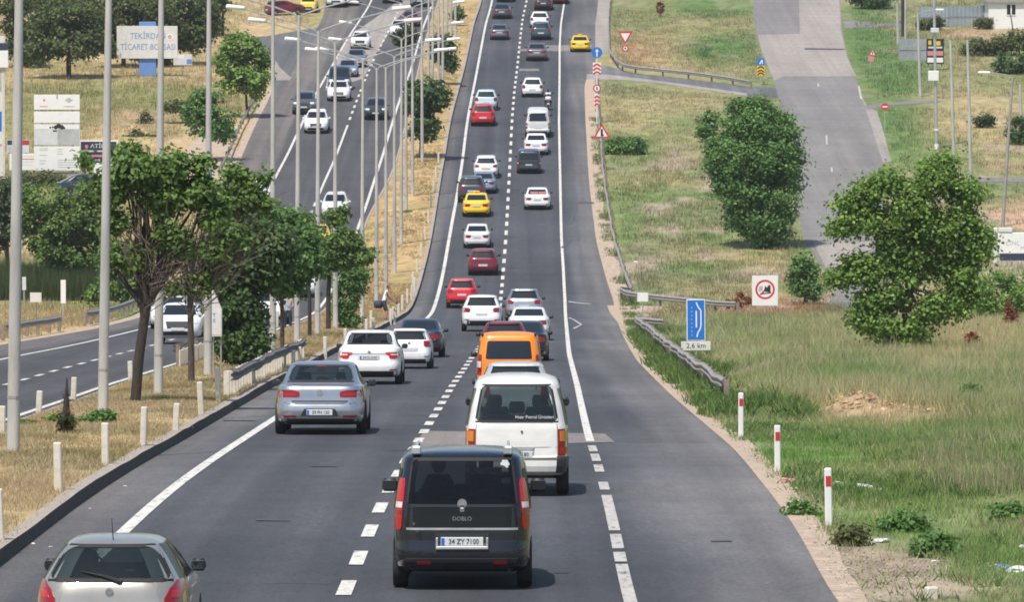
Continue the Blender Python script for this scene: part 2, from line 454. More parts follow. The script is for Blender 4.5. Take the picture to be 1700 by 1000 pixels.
# ------------------------------------------------------------------ ground sheet with its own colours
STRAW = np.array((.43, .325, .17)); STRAW2 = np.array((.35, .275, .14)); OLIVE = np.array((.205, .20, .075)); GREEN = np.array((.125, .195, .055))
DIRT = np.array((.34, .265, .20)); GRN2 = np.array((.095, .165, .048)); HEAPC = np.array((.40, .285, .175)); PALE = np.array((.52, .42, .27)); DGREEN = np.array((.06, .10, .03)); RUST = np.array((.33, .16, .075)); RUSTG = np.array((.36, .20, .10)); PINKG = np.array((.41, .29, .185)); PINKD = np.array((.46, .30, .20))
MEAD = np.array((.172, .198, .085))
BLOBS = [  # photograph point, reach in px, colour, strength
    (1450, 900, 260, 110, GREEN, .8), (1330, 770, 120, 70, GREEN, 1.0), (1640, 800, 150, 120, MEAD, .7), (1500, 560, 240, 50, STRAW, .5), (1400, 620, 120, 40, MEAD, .6),
    (1600, 520, 150, 60, STRAW, .6), (1425, 682, 80, 26, HEAPC, 1.2), (1510, 704, 75, 14, HEAPC, 1.1), (1290, 508, 80, 20, RUSTG, 1.0), (1190, 522, 100, 14, RUSTG, .9), (1610, 560, 110, 45, PINKG, .95), (1550, 600, 70, 30, PINKG, .6),
    (1050, 340, 40, 60, GREEN, .8), (1040, 240, 60, 24, GREEN, .9), (1080, 300, 70, 20, STRAW, .5), (1140, 360, 120, 60, MEAD, .6), (1260, 420, 60, 20, STRAW, .6),
    (1060, 430, 50, 40, DIRT, .3), (1240, 400, 60, 26, STRAW, .4), (1290, 460, 60, 30, STRAW, .5),
    (1130, 170, 120, 26, STRAW, .5), (1040, 200, 60, 24, STRAW, .6), (1100, 90, 100, 40, STRAW, .7), (1190, 80, 60, 24, GREEN, .7), (1060, 85, 40, 26, RUST, .45),
    (1180, 15, 60, 20, GREEN, .5), (1080, 20, 60, 22, OLIVE, .5), (1500, 215, 62, 45, GRN2, 1.5), (1490, 125, 62, 45, GRN2, 1.4), (1440, 60, 44, 60, GRN2, 1.4), (1190, 85, 60, 24, GRN2, 1.0), (1180, 12, 70, 18, GRN2, .8),
    (1620, 200, 90, 70, STRAW, .8), (1640, 90, 80, 40, OLIVE, .7), (1620, 55, 70, 10, PINKD, .7), (1610, 275, 90, 16, PINKD, .6), (1680, 360, 60, 35, PINKD, .95), (1630, 320, 60, 30, GREEN, .6),
    (1480, 420, 80, 60, MEAD, .5), (345, 270, 75, 55, PINKD, .75), (250, 120, 160, 40, STRAW, .6), (250, 165, 120, 28, OLIVE, 1.4), (150, 150, 60, 20, OLIVE, .8), (60, 160, 50, 30, OLIVE, 1.0), (330, 235, 60, 25, STRAW, .4), (225, 195, 50, 12, PINKD, .6),
    (60, 220, 80, 60, OLIVE, .7), (100, 320, 120, 50, OLIVE, .8), (60, 530, 100, 22, STRAW, .8), (140, 505, 60, 20, OLIVE, .8), (70, 460, 150, 30, DGREEN, .8), (210, 520, 40, 16, GREEN, .8),
    (450, 40, 60, 20, STRAW, .8), (470, 10, 60, 14, STRAW, .7), (40, 40, 60, 40, PINKD, .4), (330, 60, 60, 60, STRAW, .6), (420, 80, 30, 30, PINKD, .6),
    (1455, 942, 100, 30, DIRT, 1.5), (1520, 985, 130, 22, DIRT, 1.5), (1400, 900, 34, 16, DIRT, 1.2), (1340, 830, 24, 14, DIRT, .8)]
def ground_col(X, Y):
    X = np.asarray(X, float); Y = np.asarray(Y, float)
    D = dep(Y); px = CXP + X * FPX / D; py = CYP - FPX * (Y * ST + zr(Y) * CT) / D
    n1 = fbm(X * .16, Y * .07, 11, 4); n2 = fbm(X * .5, Y * .2, 23, 3)
    med = (X > cx(ORE, Y) - .5) & (X < cx(KL, Y) + .5)
    base = np.where((X > 0)[..., None], MEAD, (STRAW2 * .45 + OLIVE * .55))
    t = (sst(.42, .62, n1) * np.where(X > 0, .55, 1.0))[..., None]
    base = base * (1 - t) + np.where((X > 0)[..., None], STRAW2 * .8 + MEAD * .2, STRAW) * t
    for bx, by, rx, ry, c, s in BLOBS:
        wt = np.exp(-(((px - bx) / rx) ** 2 + ((py - by) / ry) ** 2) ** 1.3) * s
        wt = np.clip(wt * (0.6 + .8 * n2), 0, 1)[..., None]
        base = base * (1 - wt) + c * wt
    sp = (sst(.60, .72, fbm(X * .42, Y * .13, 99, 3)) * .75 * (X > 0) * sst(140, 200, Y) * (1 - .7 * sst(420, 480, Y)))[..., None]
    base = base * (1 - sp) + DIRT * 1.1 * sp
    gp = (sst(.56, .70, fbm(X * .30, Y * .10, 98, 3)) * .7 * (X > 0) * (1 - .8 * sst(420, 480, Y)))[..., None]
    base = base * (1 - gp) + GREEN * gp
    tm = sst(.35, .7, n2)[..., None]
    nearg = (.3 * (1 - sst(200, 300, Y)))[..., None]
    mc = STRAW * (1 - tm * .45) + OLIVE * tm * .45
    mc = mc * (1 - nearg * tm) + OLIVE * nearg * tm
    base = np.where(med[..., None], mc * np.where((Y > 300)[..., None], np.array((1.0, .93, .86)), 1.0), base)
    n3 = fbm(X * 1.7, Y * .6, 5, 2)
    return base * (0.78 + .44 * n3)[..., None]
def colour_attr(me, cols):
    a = me.color_attributes.new('col', 'FLOAT_COLOR', 'POINT')
    c = np.ones((len(cols), 4), np.float32); c[:, :3] = np.clip(cols, .005, .9)
    a.data.foreach_set('color', c.ravel())
xs = np.concatenate([np.linspace(-900, -70, 22)[:-1], np.arange(-70, 70.01, .7), np.linspace(70, 900, 22)[1:]])
ys = np.array(list(np.arange(-20, 640, 2.0)) + list(np.arange(640, 1000, 10.0)) + list(np.linspace(1000, 2900, 20)))
GX, GY = np.meshgrid(xs, ys)
HOLE = np.zeros_like(GX)
# the ground sheet dips a little under roads so that the road sheets lie clear of it
GZ = CAMZ + zr(GY) + bump(GX, GY)
under = ((GX > cx(OLE, GY) + .3) & (GX < cx(ORE, GY) - .3)) | ((GX > cx(KL, GY) + .3) & (GX < cx(RE, GY) - .3))
GZ = np.where(under, GZ - .05, GZ)
nv = GX.size; ny, nx = GX.shape
me = bpy.data.meshes.new('ground')
co = np.stack([GX, GY, GZ], -1).reshape(-1, 3)
idx = np.arange(nv).reshape(ny, nx)
q = np.stack([idx[:-1, :-1], idx[:-1, 1:], idx[1:, 1:], idx[1:, :-1]], -1).reshape(-1, 4)
me.from_pydata([tuple(p) for p in co.tolist()], [], [tuple(f) for f in q.tolist()])
me.polygons.foreach_set('use_smooth', [True] * len(me.polygons))
colour_attr(me, ground_col(GX.ravel(), GY.ravel()))
me.materials.append(M['ground'])
go = link('ground', me); go['kind'] = 'structure'

# ------------------------------------------------------------------ carriageways
def carriageway(name, a, b, wear, da=0.0, db=0.0, ncol=30):
    """one road sheet; the stored colour is how bleached or polished the asphalt itself is"""
    ys = np.array([Y0] + [y for y in YROWS if Y0 < y < Y1] + [Y1])
    A = cx(a, ys) + da; B = cx(b, ys) + db
    t = np.linspace(0, 1, ncol + 1)
    X = A[:, None] + (B - A)[:, None] * t[None]; Y = np.repeat(ys[:, None], ncol + 1, 1)
    Z = CAMZ + zr(Y) + .012
    co = np.stack([X, Y, Z], -1).reshape(-1, 3); idx = np.arange(len(co)).reshape(len(ys), ncol + 1)
    q = np.stack([idx[:-1, :-1], idx[:-1, 1:], idx[1:, 1:], idx[1:, :-1]], -1).reshape(-1, 4)
    me = bpy.data.meshes.new(name); me.from_pydata([tuple(p) for p in co.tolist()], [], [tuple(f) for f in q.tolist()])
    at_ = me.color_attributes.new('wear', 'FLOAT_COLOR', 'POINT'); c = np.ones((len(co), 4), np.float32); c[:, :3] = wear(X.ravel(), Y.ravel()); at_.data.foreach_set('color', c.ravel())
    me.materials.append(M['asphalt_wear']); o = link(name, me); o['kind'] = 'structure'
    return o
def tint(f): return np.stack([f * (1 + .08 * (f - 1)), f, f * (1 - .12 * (f - 1))], -1)
def wear_main(X, Y):
    n = fbm(X * .5, Y * .05, 51, 3) - .5; m = fbm(X * .22, Y * .12, 52, 3) - .5
    f = 1 + .84 * sst(.2, 1.5, X - cx(RL, Y) + 1.6 * n) + .18 * sst(1.4, .2, cx(RE, Y) - X)
    f = f + 1.0 * sst(.1, .7, cx(LL, Y) - X + .6 * n)
    c = (cx(LL, Y) + cx(CD, Y)) / 2; d = (cx(CD, Y) + cx(RL, Y)) / 2
    for q in (c, d): f = f + .15 * np.exp(-((np.abs(X - q) - .8) / .35) ** 2) - .09 * np.exp(-((X - q) / .4) ** 2)
    return .93 * tint(f * (1 + .34 * m))
def wear_opp(X, Y):
    n = fbm(X * .5, Y * .05, 53, 3) - .5; m = fbm(X * .22, Y * .1, 54, 3) - .5
    f = 1 + .8 * sst(.1, 1.2, cx(OLL, Y) - X + 1.2 * n) + .4 * sst(0, .8, X - cx(ORL, Y) + .5 * n)
    return tint(f * (1 + .25 * m) * (1 + .22 * sst(330, 520, Y))) * np.array((1.07, 1.0, .93))
main_road = carriageway('main_road', KL, RE, wear_main, da=-.3)
opp_road = carriageway('opposite_road', OLE, ORE, wear_opp)
VERGE_R = RE + .18 + .55 * np.interp(YG, [60, 90, 200, 320], [.15, .30, .7, 1.2]) * (.35 + 1.3 * fbm(YG * .22, YG * 0 + 3.1, 91, 3))
strip('verge', RE, VERGE_R, Y0, float(py2Y(132)), .02, 'verge', kind='structure', da=-.10)
strip('verge', RE, RE, float(py2Y(88)), Y1, .02, 'concrete_road', kind='structure', da=-.10, db=1.1)
strip('verge', OLE, OLE, Y0, float(py2Y(470)), .02, 'verge', kind='structure', da=-.55, db=.1)
strip('verge', OLE, OLE, float(py2Y(300)), float(py2Y(150)), .02, 'verge', kind='structure', da=-.4, db=.1)
# raised median: kerb stones on both sides and a raised grass bed
def kerb(c, side, y0, y1, hh, wd, name):
    ys_ = [y0] + [y for y in YROWS if y0 < y < y1] + [y1]
    mb = MB(); vs = []
    for y in ys_:
        x = float(cx(c, y)); z = CAMZ + zr(y)
        h = hh * (.86 + .28 * float(fbm(y * .35, 2.2, 71, 3)))
        vs += [(x, y, z), (x - side * .03, y, z + h), (x - side * wd, y, z + h + .015), (x - side * (wd + .05), y, z - .02)]
    for i in range(len(ys_) - 1):
        b = 4 * i
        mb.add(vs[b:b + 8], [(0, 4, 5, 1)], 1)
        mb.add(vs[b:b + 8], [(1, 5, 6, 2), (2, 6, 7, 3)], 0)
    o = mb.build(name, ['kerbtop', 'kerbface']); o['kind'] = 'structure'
    return o
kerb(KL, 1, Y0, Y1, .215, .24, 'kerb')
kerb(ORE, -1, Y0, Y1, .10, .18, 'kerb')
def medz(X, Y):
    """height of the grass bed above the base profile"""
    a = cx(ORE, Y) + .22; b = cx(KL, Y) - .24
    t = np.clip((X - a) / np.maximum(b - a, .1), 0, 1)
    return .10 + .10 * t + .10 * np.sin(np.pi * t)
rows = [y for y in YROWS if Y0 <= y <= Y1]
vs = []; cols = []
NM = 12
for y in rows:
    a = float(cx(ORE, y)) + .20; b = float(cx(KL, y)) - .235
    for k in range(NM + 1):
        x = a + (b - a) * k / NM
        vs.append((x, y, CAMZ + float(zr(y)) + float(medz(x, y)) - (.008 if 0 < k < NM else 0)))
fs = [(i * (NM + 1) + k, i * (NM + 1) + k + 1, (i + 1) * (NM + 1) + k + 1, (i + 1) * (NM + 1) + k) for i in range(len(rows) - 1) for k in range(NM)]
me = bpy.data.meshes.new('median'); me.from_pydata(vs, [], fs)
va = np.array(vs); colour_attr(me, ground_col(va[:, 0], va[:, 1])); me.materials.append(M['ground'])
me.polygons.foreach_set('use_smooth', [True] * len(me.polygons))
mo = link('median', me); mo['kind'] = 'structure'
def mz(X, Y):  # ground height anywhere, median included
    z = CAMZ + zr(Y) + bump(X, Y)
    if float(cx(ORE, Y)) + .2 < X < float(cx(KL, Y)) - .2: z += medz(X, Y)
    return float(z)
def atm(px, py):
    X, Y = px2g(px, py)
    for _ in range(3):
        if float(cx(ORE, Y)) + .2 < X < float(cx(KL, Y)) - .2:
            dz = float(medz(X, Y)); s = FPX / float(dep(Y))
            X, Y = px2g(px, py + dz * s)
    return Vector((X, Y, mz(X, Y)))

# ------------------------------------------------------------------ road paint
strip('edge_line', LL, LL, Y0, Y1, .024, 'line', main_road, da=-.10, db=.10)
ya = float(py2Y(722)); yb = float(py2Y(740))
strip('edge_line', RL, RL, yb + 2, Y1, .024, 'line', main_road, da=-.085, db=.085)
for a_, b_ in ((1100, 940), (936, 920), (914, 890), (884, 825), (816, 803), (786, 774), (768, 756), (752, 742)):
    strip('edge_line', RL, RL, float(py2Y(a_)), float(py2Y(b_)), .024, 'line_far', main_road, da=-.085, db=.085)
for c, nmr in ((OLL, opp_road), (ORL, opp_road)):
    strip('edge_line', c, c, Y0, Y1, .024, 'line', nmr, da=-.09, db=.09)
strip('lane_line', OC, OC, float(py2Y(330)), float(py2Y(208)), .024, 'line', opp_road, da=-.08, db=.08)
y = float(py2Y(992)) - 3 * 6.0
while y < 640:
    strip('lane_dash', CD, CD, y, y + 2.85, .026, 'line', main_road, da=-.10, db=.10)
    y += 6.0
y = 60.0
while y < 640:
    if not (float(py2Y(330)) - 3 < y < float(py2Y(208))):
        strip('lane_dash', OC, OC, y, y + 2.7, .026, 'line', opp_road, da=-.09, db=.09)
    y += 6.0
drape('patch', [(706, 717.5), (1004, 722), (1021, 736), (681, 745)], .021, 'patch_new', main_road)
drape('patch', [(906, 75), (985, 75), (975, 85), (906, 85)], .021, 'patch_new', main_road)
drape('patch', [(862, 82), (880, 80), (880, 85), (862, 85)], .021, 'patch_new', main_road)
drape('patch', [(862, 114), (895, 114), (895, 118), (862, 118)], .021, 'patch_new', main_road)
# worn pale strip on the opposite road where the side road joins
drape('worn_strip', [(576, 62), (662, 0), (690, 0), (660, 30), (622, 92), (604, 130), (540, 150), (545, 122)], .0205, 'concrete_road', opp_road)
# skid marks and tar joints, plus lamp-post shadows painted as thin dark lines
for poly in ([(958, 335), (986, 336), (986, 339), (958, 338)], [(955, 342), (960, 340), (950, 372), (944, 372)], [(425, 866), (482, 867), (482, 868.2), (425, 867.4)],
             [(515, 775.6), (560, 776), (560, 777), (515, 776.8)], [(370, 699.3), (425, 700), (425, 701), (370, 700.6)], [(1180, 901), (1215, 900.5), (1215, 902), (1180, 902.4)],
             [(930, 412), (950, 398), (952, 398), (934, 413)]):
    drape('crack_shadow_line', poly, .027, 'skid_shadow', main_road)
for poly in ([(944, 528), (953, 531), (953, 532.2), (944, 529.4)], [(953, 531), (967, 540), (964, 540.6), (951, 532)], [(964, 540), (967, 540), (954, 547), (950, 546.4)],
             [(944, 501), (960, 503.4), (980, 505), (980, 505.8), (960, 504.6), (944, 502.4)]):
    drape('painted_mark', poly, .027, 'line_far', main_road)

rc = random.Random(12)
for k in range(44):
    y = rc.uniform(76, 330); a_ = float(cx(KL, y)) + .3; b_ = float(cx(RE, y)) - .4; x0 = rc.uniform(a_, b_ - 1); ln = rc.uniform(.4, 2.2); wd_ = rc.uniform(.012, .035) * (1 + y / 150)
    mb = MB(); n_ = 6; vs = []
    for i in range(n_ + 1):
        xx = min(x0 + ln * i / n_, b_); yy = y + rc.uniform(-.05, .05) * (1 + y / 100)
        for q in (-wd_, wd_): vs.append((xx, yy + q, CAMZ + float(zr(yy + q)) + .0225))
    mb.add(vs, [(2 * i, 2 * i + 2, 2 * i + 3, 2 * i + 1) for i in range(n_)]); mb.build('crack_shadow_line', 'skid_shadow', main_road)
# ------------------------------------------------------------------ side roads
hill = drape('hill_road', [(1250, -14), (1395, -14), (1398, 50), (1408, 95), (1425, 140), (1440, 180), (1452, 225), (1466, 270), (1470, 330), (1462, 400), (1440, 450), (1428, 520),
                           (1366, 520), (1388, 478), (1362, 440), (1335, 400), (1322, 340), (1310, 250), (1296, 180), (1290, 160), (1285, 135), (1262, 80), (1252, 40)], .014, 'asphalt_far', kind='structure')
drape('concrete_slab', [(1326, -12), (1393, -12), (1396, 50), (1406, 95), (1422, 127), (1300, 127), (1285, 134), (1264, 82), (1258, 58), (1328, 56)], .020, 'concrete_road', hill)
drape('concrete_slab', [(1350, 402), (1450, 402), (1436, 440), (1372, 446)], .020, 'concrete_road', hill)
drape('road_joint', [(1336, 80), (1402, 81), (1402, 83), (1336, 82.5)], .025, 'tar', hill)
drape('sand_verge', [(1425, 150), (1440, 176), (1456, 185), (1470, 230), (1480, 268), (1466, 270), (1448, 215), (1436, 178)], .017, 'concrete_road', hill)
for a_, b_ in ((138, 144), (225, 240), (278, 286)):
    xx = 1357 + (a_ - 140) * .16
    drape('lane_dash', [(xx, a_), (xx + 3, a_), (xx + 3.6, b_), (xx + .6, b_)], .026, 'line_far', hill)
drape('edge_line', [(1424, 143), (1427, 143), (1432, 165), (1428, 165)], .026, 'line_far', hill)
slip = drape('slip_road', [(985, 108), (1012, 110), (1050, 121), (1240, 143), (1288, 146), (1293, 163), (1240, 160), (1100, 139), (1010, 130), (974, 132)], .016, 'asphalt_slip', kind='structure')
drape('worn_asphalt', [(974, 123), (1012, 124), (1100, 135), (1240, 155), (1240, 160), (1100, 139.5), (1010, 130.5), (974, 132)], .021, 'concrete_road', slip)
drape('path', [(1432, 176), (1462, 171), (1560, 166), (1560, 170), (1470, 176), (1440, 183)], .02, 'asphalt_far', kind='structure')
drape('path', [(1600, 295), (1720, 295), (1720, 303), (1600, 303)], .02, 'asphalt_far', kind='structure')
drape('path', [(1400, 35), (1500, 38), (1500, 44), (1403, 47)], .02, 'asphalt_far', kind='structure')
drape('path', [(1008, 508), (1040, 508), (1100, 510), (1092, 525), (1056, 530), (1062, 552), (1034, 545)], .03, 'verge', kind='structure')
drape('track', [(262, 300), (300, 268), (318, 240), (345, 215), (392, 250), (402, 262), (386, 285), (378, 320), (300, 320)], .018, 'verge', kind='structure')
junction = drape('junction', [(402, 62), (440, 60), (526, 46), (536, 40), (462, 152), (450, 140), (462, 118), (440, 92)], .0165, 'asphalt_old', kind='structure')
drape('traffic_island', [(455, 96), (464, 112), (484, 130), (480, 134), (458, 134)], .04, 'concrete_road', junction)
# ------------------------------------------------------------------ vehicles
M['glass'] = mat('car_glass', (.012, .016, .020), .05, spec=.55)
M['gloss_black'] = mat('gloss_black', (.008, .009, .011), .12, spec=.3)
M['glass_see'] = mat('car_glass_see', (.02, .03, .034), .03, spec=.8, trans=(.50, .58, .58), alpha=.38)
M['glass_dark'] = mat('car_glass_privacy', (.010, .012, .015), .04, spec=.6, trans=(.42, .45, .48), alpha=.32)
M['rubber'] = mat('rubber', (.018, .018, .019), .75)
M['tyre'] = mat('tyre', (.022, .022, .023), .85, noise=.2, nscale=20)
M['plastic'] = mat('black_plastic', (.025, .026, .028), .55)
M['rim'] = mat('rim_alloy', (.45, .45, .46), .35, metal=.7)
M['tail'] = mat('tail_lamp', (.27, .004, .006), .15, coat=.3)
M['tail_on'] = mat('tail_lamp_bright', (.50, .008, .008), .18, coat=.2)
M['tail_orange'] = mat('turn_lamp', (.72, .20, .02), .15, coat=.6)
M['tail_clear'] = mat('reverse_lamp', (.75, .70, .68), .12, coat=.5)
M['head'] = mat('head_lamp', (.62, .65, .68), .08, coat=.6)
M['chrome'] = mat('chrome', (.72, .72, .72), .12, metal=1.0)
M['plate'] = mat('number_plate', (.60, .61, .60), .45, noise=.12, nscale=12)
M['plateblue'] = mat('plate_blue', (.03, .12, .55), .4)
M['plateink'] = mat('plate_ink', (.03, .03, .035), .5)
M['seat'] = mat('seat_cloth', (.05, .05, .055), .9)
M['seat_grey'] = mat('seat_cloth_grey', (.22, .23, .24), .9)
M['cabin'] = mat('cabin', (.06, .06, .065), .9)
M['mirror'] = mat('mirror_glass', (.10, .12, .14), .08, metal=1.0)
M['badge'] = mat('badge', (.55, .56, .58), .2, metal=.8)
M['sticker'] = mat('sticker', (.75, .75, .74), .5)
M['amberplate'] = mat('trade_plate', (.72, .50, .22), .4)
_paint = {}
def paint(col, metal=0.0, rough=.32):
    k = (col, metal, rough)
    if k not in _paint:
        _paint[k] = mat('car_paint', col, rough, metal=metal, coat=.55, noise=.10, nscale=2.2, stretch=(1, .6, 1.6))
    return _paint[k]

class Shape:
    """a vehicle skin as horizontal slices: z, half width, rear y, front y, squareness"""
    def __init__(s, sl):
        s.sl = sl; a = np.array(sl, float); s.z = a[:, 0]; s.a = a
    def at(s, z): return [float(np.interp(z, s.z, s.a[:, k])) for k in (1, 2, 3, 4)]
    def pt(s, side, f, z):
        w, yr, yf, n = s.at(z)
        yc = (yr + yf) / 2; l = (yf - yr) / 2
        if side in ('rear', 'front'):
            q = (1 - min(abs(f), 1) ** n) ** (1 / n) * l
            return Vector((f * w, yc - q if side == 'rear' else yc + q, z))
        q = (1 - min(abs(f), 1) ** n) ** (1 / n) * w
        return Vector((q if side == 'right' else -q, yc + f * l, z))
    def nrm(s, side, f, z):
        e = .004
        a = s.pt(side, min(f + e, .999), z) - s.pt(side, max(f - e, -.999), z)
        b = s.pt(side, f, min(z + e, s.z[-1] - .001)) - s.pt(side, f, max(z - e, s.z[0] + .001))
        c = a.cross(b)
        if c.length < 1e-9: c = Vector((0, -1, 0))
        c.normalize()
        out = {'rear': Vector((0, -1, .15)), 'front': Vector((0, 1, .15)), 'right': Vector((1, 0, .15)), 'left': Vector((-1, 0, .15))}[side]
        return c if c.dot(out) > 0 else -c
    def patch(s, side, rows, off=.004, na=6, mb=None, mi=0, thick=.012, sub=0):
        """a panel, lamp or pane lying on the skin: rows of (z, f0, f1)"""
        mb = mb or MB()
        rows = sorted(rows)
        lev = [z for z in s.z if rows[0][0] + .004 < z < rows[-1][0] - .004 and all(abs(z - r[0]) > .004 for r in rows)]
        if lev: rows = sorted(rows + [(z, float(np.interp(z, [r[0] for r in rows], [r[1] for r in rows])), float(np.interp(z, [r[0] for r in rows], [r[2] for r in rows]))) for z in lev])
        if sub:
            zz = np.linspace(rows[0][0], rows[-1][0], sub + 1)
            zz = sorted([r[0] for r in rows] + [z for z in zz if all(abs(z - r[0]) > .003 for r in rows)])
            rows = [(z, float(np.interp(z, [r[0] for r in rows], [r[1] for r in rows])), float(np.interp(z, [r[0] for r in rows], [r[2] for r in rows]))) for z in zz]
        g = []
        for z, f0, f1 in rows:
            g.append([s.pt(side, f0 + (f1 - f0) * k / na, z) + s.nrm(side, f0 + (f1 - f0) * k / na, z) * off for k in range(na + 1)])
        inn = []
        for (z, f0, f1) in rows:
            inn.append([s.pt(side, f0 + (f1 - f0) * k / na, z) + s.nrm(side, f0 + (f1 - f0) * k / na, z) * (off - thick) for k in range(na + 1)])
        nr = len(rows); vs = [p for r in g for p in r]; fs = []
        W = na + 1
        for i in range(nr - 1):
            for k in range(na): fs.append((i * W + k, i * W + k + 1, (i + 1) * W + k + 1, (i + 1) * W + k))
        if thick > 0:
            b = len(vs); edge = [(0, k) for k in range(W)] + [(i, W - 1) for i in range(1, nr)] + [(nr - 1, k) for k in range(W - 2, -1, -1)] + [(i, 0) for i in range(nr - 2, 0, -1)]
            vs += [inn[i][k] for i, k in edge]
            m = len(edge)
            for j in range(m):
                i0, k0 = edge[j]; i1, k1 = edge[(j + 1) % m]
                fs.append((i0 * W + k0, i1 * W + k1, b + (j + 1) % m, b + j))
        mb.add(vs, fs, mi)
        return mb
def rrows(z0, z1, f0, f1, rz, rf, n=4):
    """rows of a pane with rounded corners"""
    out = []
    for i in range(n + 1):
        t = i / n; k = rf * (1 - math.sqrt(max(0, 1 - (1 - t) ** 2)))
        out.append((z0 + rz * t, f0 + k, f1 - k)); out.append((z1 - rz * t, f0 + k, f1 - k))
    return sorted(set(out))

def sl_sedan(L=4.6, W=1.80, H=1.46, deck=.98):
    k = W / 1.82; h = H / 1.46
    return [(.20, .80 * k, .25, L - .30, 7), (.28, .885 * k, .07, L - .10, 7), (.38, .905 * k, .015, L - .02, 7), (.50, .91 * k, 0, L, 7), (.60, .91 * k, .02, L - .02, 7),
            (.64, .908 * k, .045, L - .05, 7), (.76, .905 * k, .06, L - .14, 7), (.86, .89 * k, .065, L - .30, 7), (deck - .05, .875 * k, .075, L - .85, 7), (deck, .86 * k, .12, L - 1.10, 7),
            (deck + .035, .82 * k, .48, L - 1.32, 6.5), (deck + .10, .775 * k, .63, L - 1.44, 6.5), (1.20 * h, .73 * k, .92, L - 1.72, 6), (1.32 * h, .69 * k, 1.20, L - 1.98, 6), (1.385 * h, .655 * k, 1.38, L - 2.14, 5.5),
            (1.42 * h, .615 * k, 1.52, L - 2.26, 5), (1.445 * h, .50 * k, 1.74, L - 2.45, 4), (1.458 * h, .25 * k, 2.0, L - 2.62, 3)]
def sl_hatch(L=4.0, W=1.70, H=1.46):
    k = W / 1.70; h = H / 1.46
    return [(.19, .75 * k, .22, L - .25, 7), (.28, .83 * k, .05, L - .08, 7), (.40, .848 * k, .005, L - .01, 7), (.54, .85 * k, 0, L, 7), (.62, .85 * k, .025, L - .02, 7), (.74, .848 * k, .06, L - .08, 7),
            (.86 * h, .838 * k, .075, L - .30, 7), (.95 * h, .82 * k, .10, L - .80, 7), (1.02 * h, .79 * k, .15, L - 1.08, 7), (1.15 * h, .732 * k, .26, L - 1.36, 6.5), (1.29 * h, .665 * k, .38, L - 1.66, 6),
            (1.37 * h, .62 * k, .45, L - 1.86, 6), (1.41 * h, .575 * k, .50, L - 1.98, 5.5), (1.44 * h, .47 * k, .78, L - 2.2, 4), (1.456 * h, .25 * k, 1.2, L - 2.5, 3)]
def sl_round(L=4.15, W=1.69, H=1.45):
    return [(.19, .75, .22, L - .25, 7), (.28, .825, .05, L - .08, 7), (.40, .845, .005, L - .01, 6.5), (.54, .848, 0, L, 6.5), (.62, .848, .02, L - .02, 6), (.74, .845, .05, L - .08, 6),
            (.86, .832, .07, L - .30, 5.5), (.95, .805, .10, L - .80, 5), (1.02, .765, .15, L - 1.08, 5), (1.15, .69, .27, L - 1.36, 4.8), (1.25, .63, .37, L - 1.58, 4.6),
            (1.32, .575, .45, L - 1.76, 4.4), (1.37, .525, .52, L - 1.90, 4.2), (1.405, .465, .64, L - 2.05, 4), (1.43, .37, .85, L - 2.3, 3.5), (1.445, .2, 1.2, L - 2.6, 3)]
def sl_suv(L=4.4, W=1.84, H=1.66):
    k = W / 1.84; h = H / 1.66
    return [(.26, .80 * k, .22, L - .25, 7), (.36, .90 * k, .05, L - .08, 7), (.50, .918 * k, 0, L - .01, 7), (.66, .92 * k, .0, L, 7), (.74, .92 * k, .03, L - .02, 7), (.88 * h, .915 * k, .055, L - .06, 7),
            (1.00 * h, .905 * k, .075, L - .28, 7), (1.09 * h, .885 * k, .11, L - .95, 7), (1.16 * h, .855 * k, .16, L - 1.15, 7), (1.30 * h, .79 * k, .27, L - 1.40, 6.5), (1.46 * h, .715 * k, .40, L - 1.70, 6.5),
            (1.55 * h, .67 * k, .47, L - 1.92, 6), (1.60 * h, .63 * k, .50, L - 2.05, 6), (1.635 * h, .52 * k, .75, L - 2.3, 4.5), (1.655 * h, .28 * k, 1.2, L - 2.6, 3.5)]
def sl_mpv(L=4.39, W=1.83, H=1.84):
    k = W / 1.83; h = H / 1.84
    return [(.24, .80 * k, .20, L - .20, 8), (.31, .885 * k, .045, L - .05, 8), (.42, .91 * k, 0, L, 8), (.56, .915 * k, .0, L, 8), (.62, .915 * k, .03, L - .02, 8), (.80 * h, .913 * k, .035, L - .12, 8), (.98 * h, .91 * k, .045, L - .45, 8),
            (1.10 * h, .90 * k, .06, L - .85, 8), (1.30 * h, .872 * k, .10, L - 1.1, 8), (1.50 * h, .842 * k, .155, L - 1.36, 7.5), (1.66 * h, .815 * k, .21, L - 1.58, 7), (1.73 * h, .79 * k, .24, L - 1.7, 7),
            (1.78 * h, .735 * k, .32, L - 1.86, 6), (1.815 * h, .56 * k, .55, L - 2.1, 4.5), (1.835 * h, .3 * k, 1.1, L - 2.4, 3.5)]
def sl_bus(L=4.5, W=1.69, H=1.95):
    k = W / 1.69; h = H / 1.95
    return [(.34, .76 * k, .16, L - .15, 9), (.40, .825 * k, .03, L - .04, 9), (.50, .84 * k, .0, L, 9), (.60, .845 * k, .0, L, 9), (.66, .845 * k, .05, L - .04, 9), (.90, .845 * k, .055, L - .06, 9),
            (1.10 * h, .838 * k, .065, L - .14, 9), (1.20 * h, .825 * k, .085, L - .30, 8), (1.45 * h, .775 * k, .15, L - .62, 8), (1.70 * h, .715 * k, .225, L - .92, 7), (1.80 * h, .685 * k, .27, L - 1.05, 6.5),
            (1.86 * h, .64 * k, .34, L - 1.2, 6), (1.91 * h, .52 * k, .5, L - 1.5, 5), (1.94 * h, .3 * k, .9, L - 1.9, 4)]

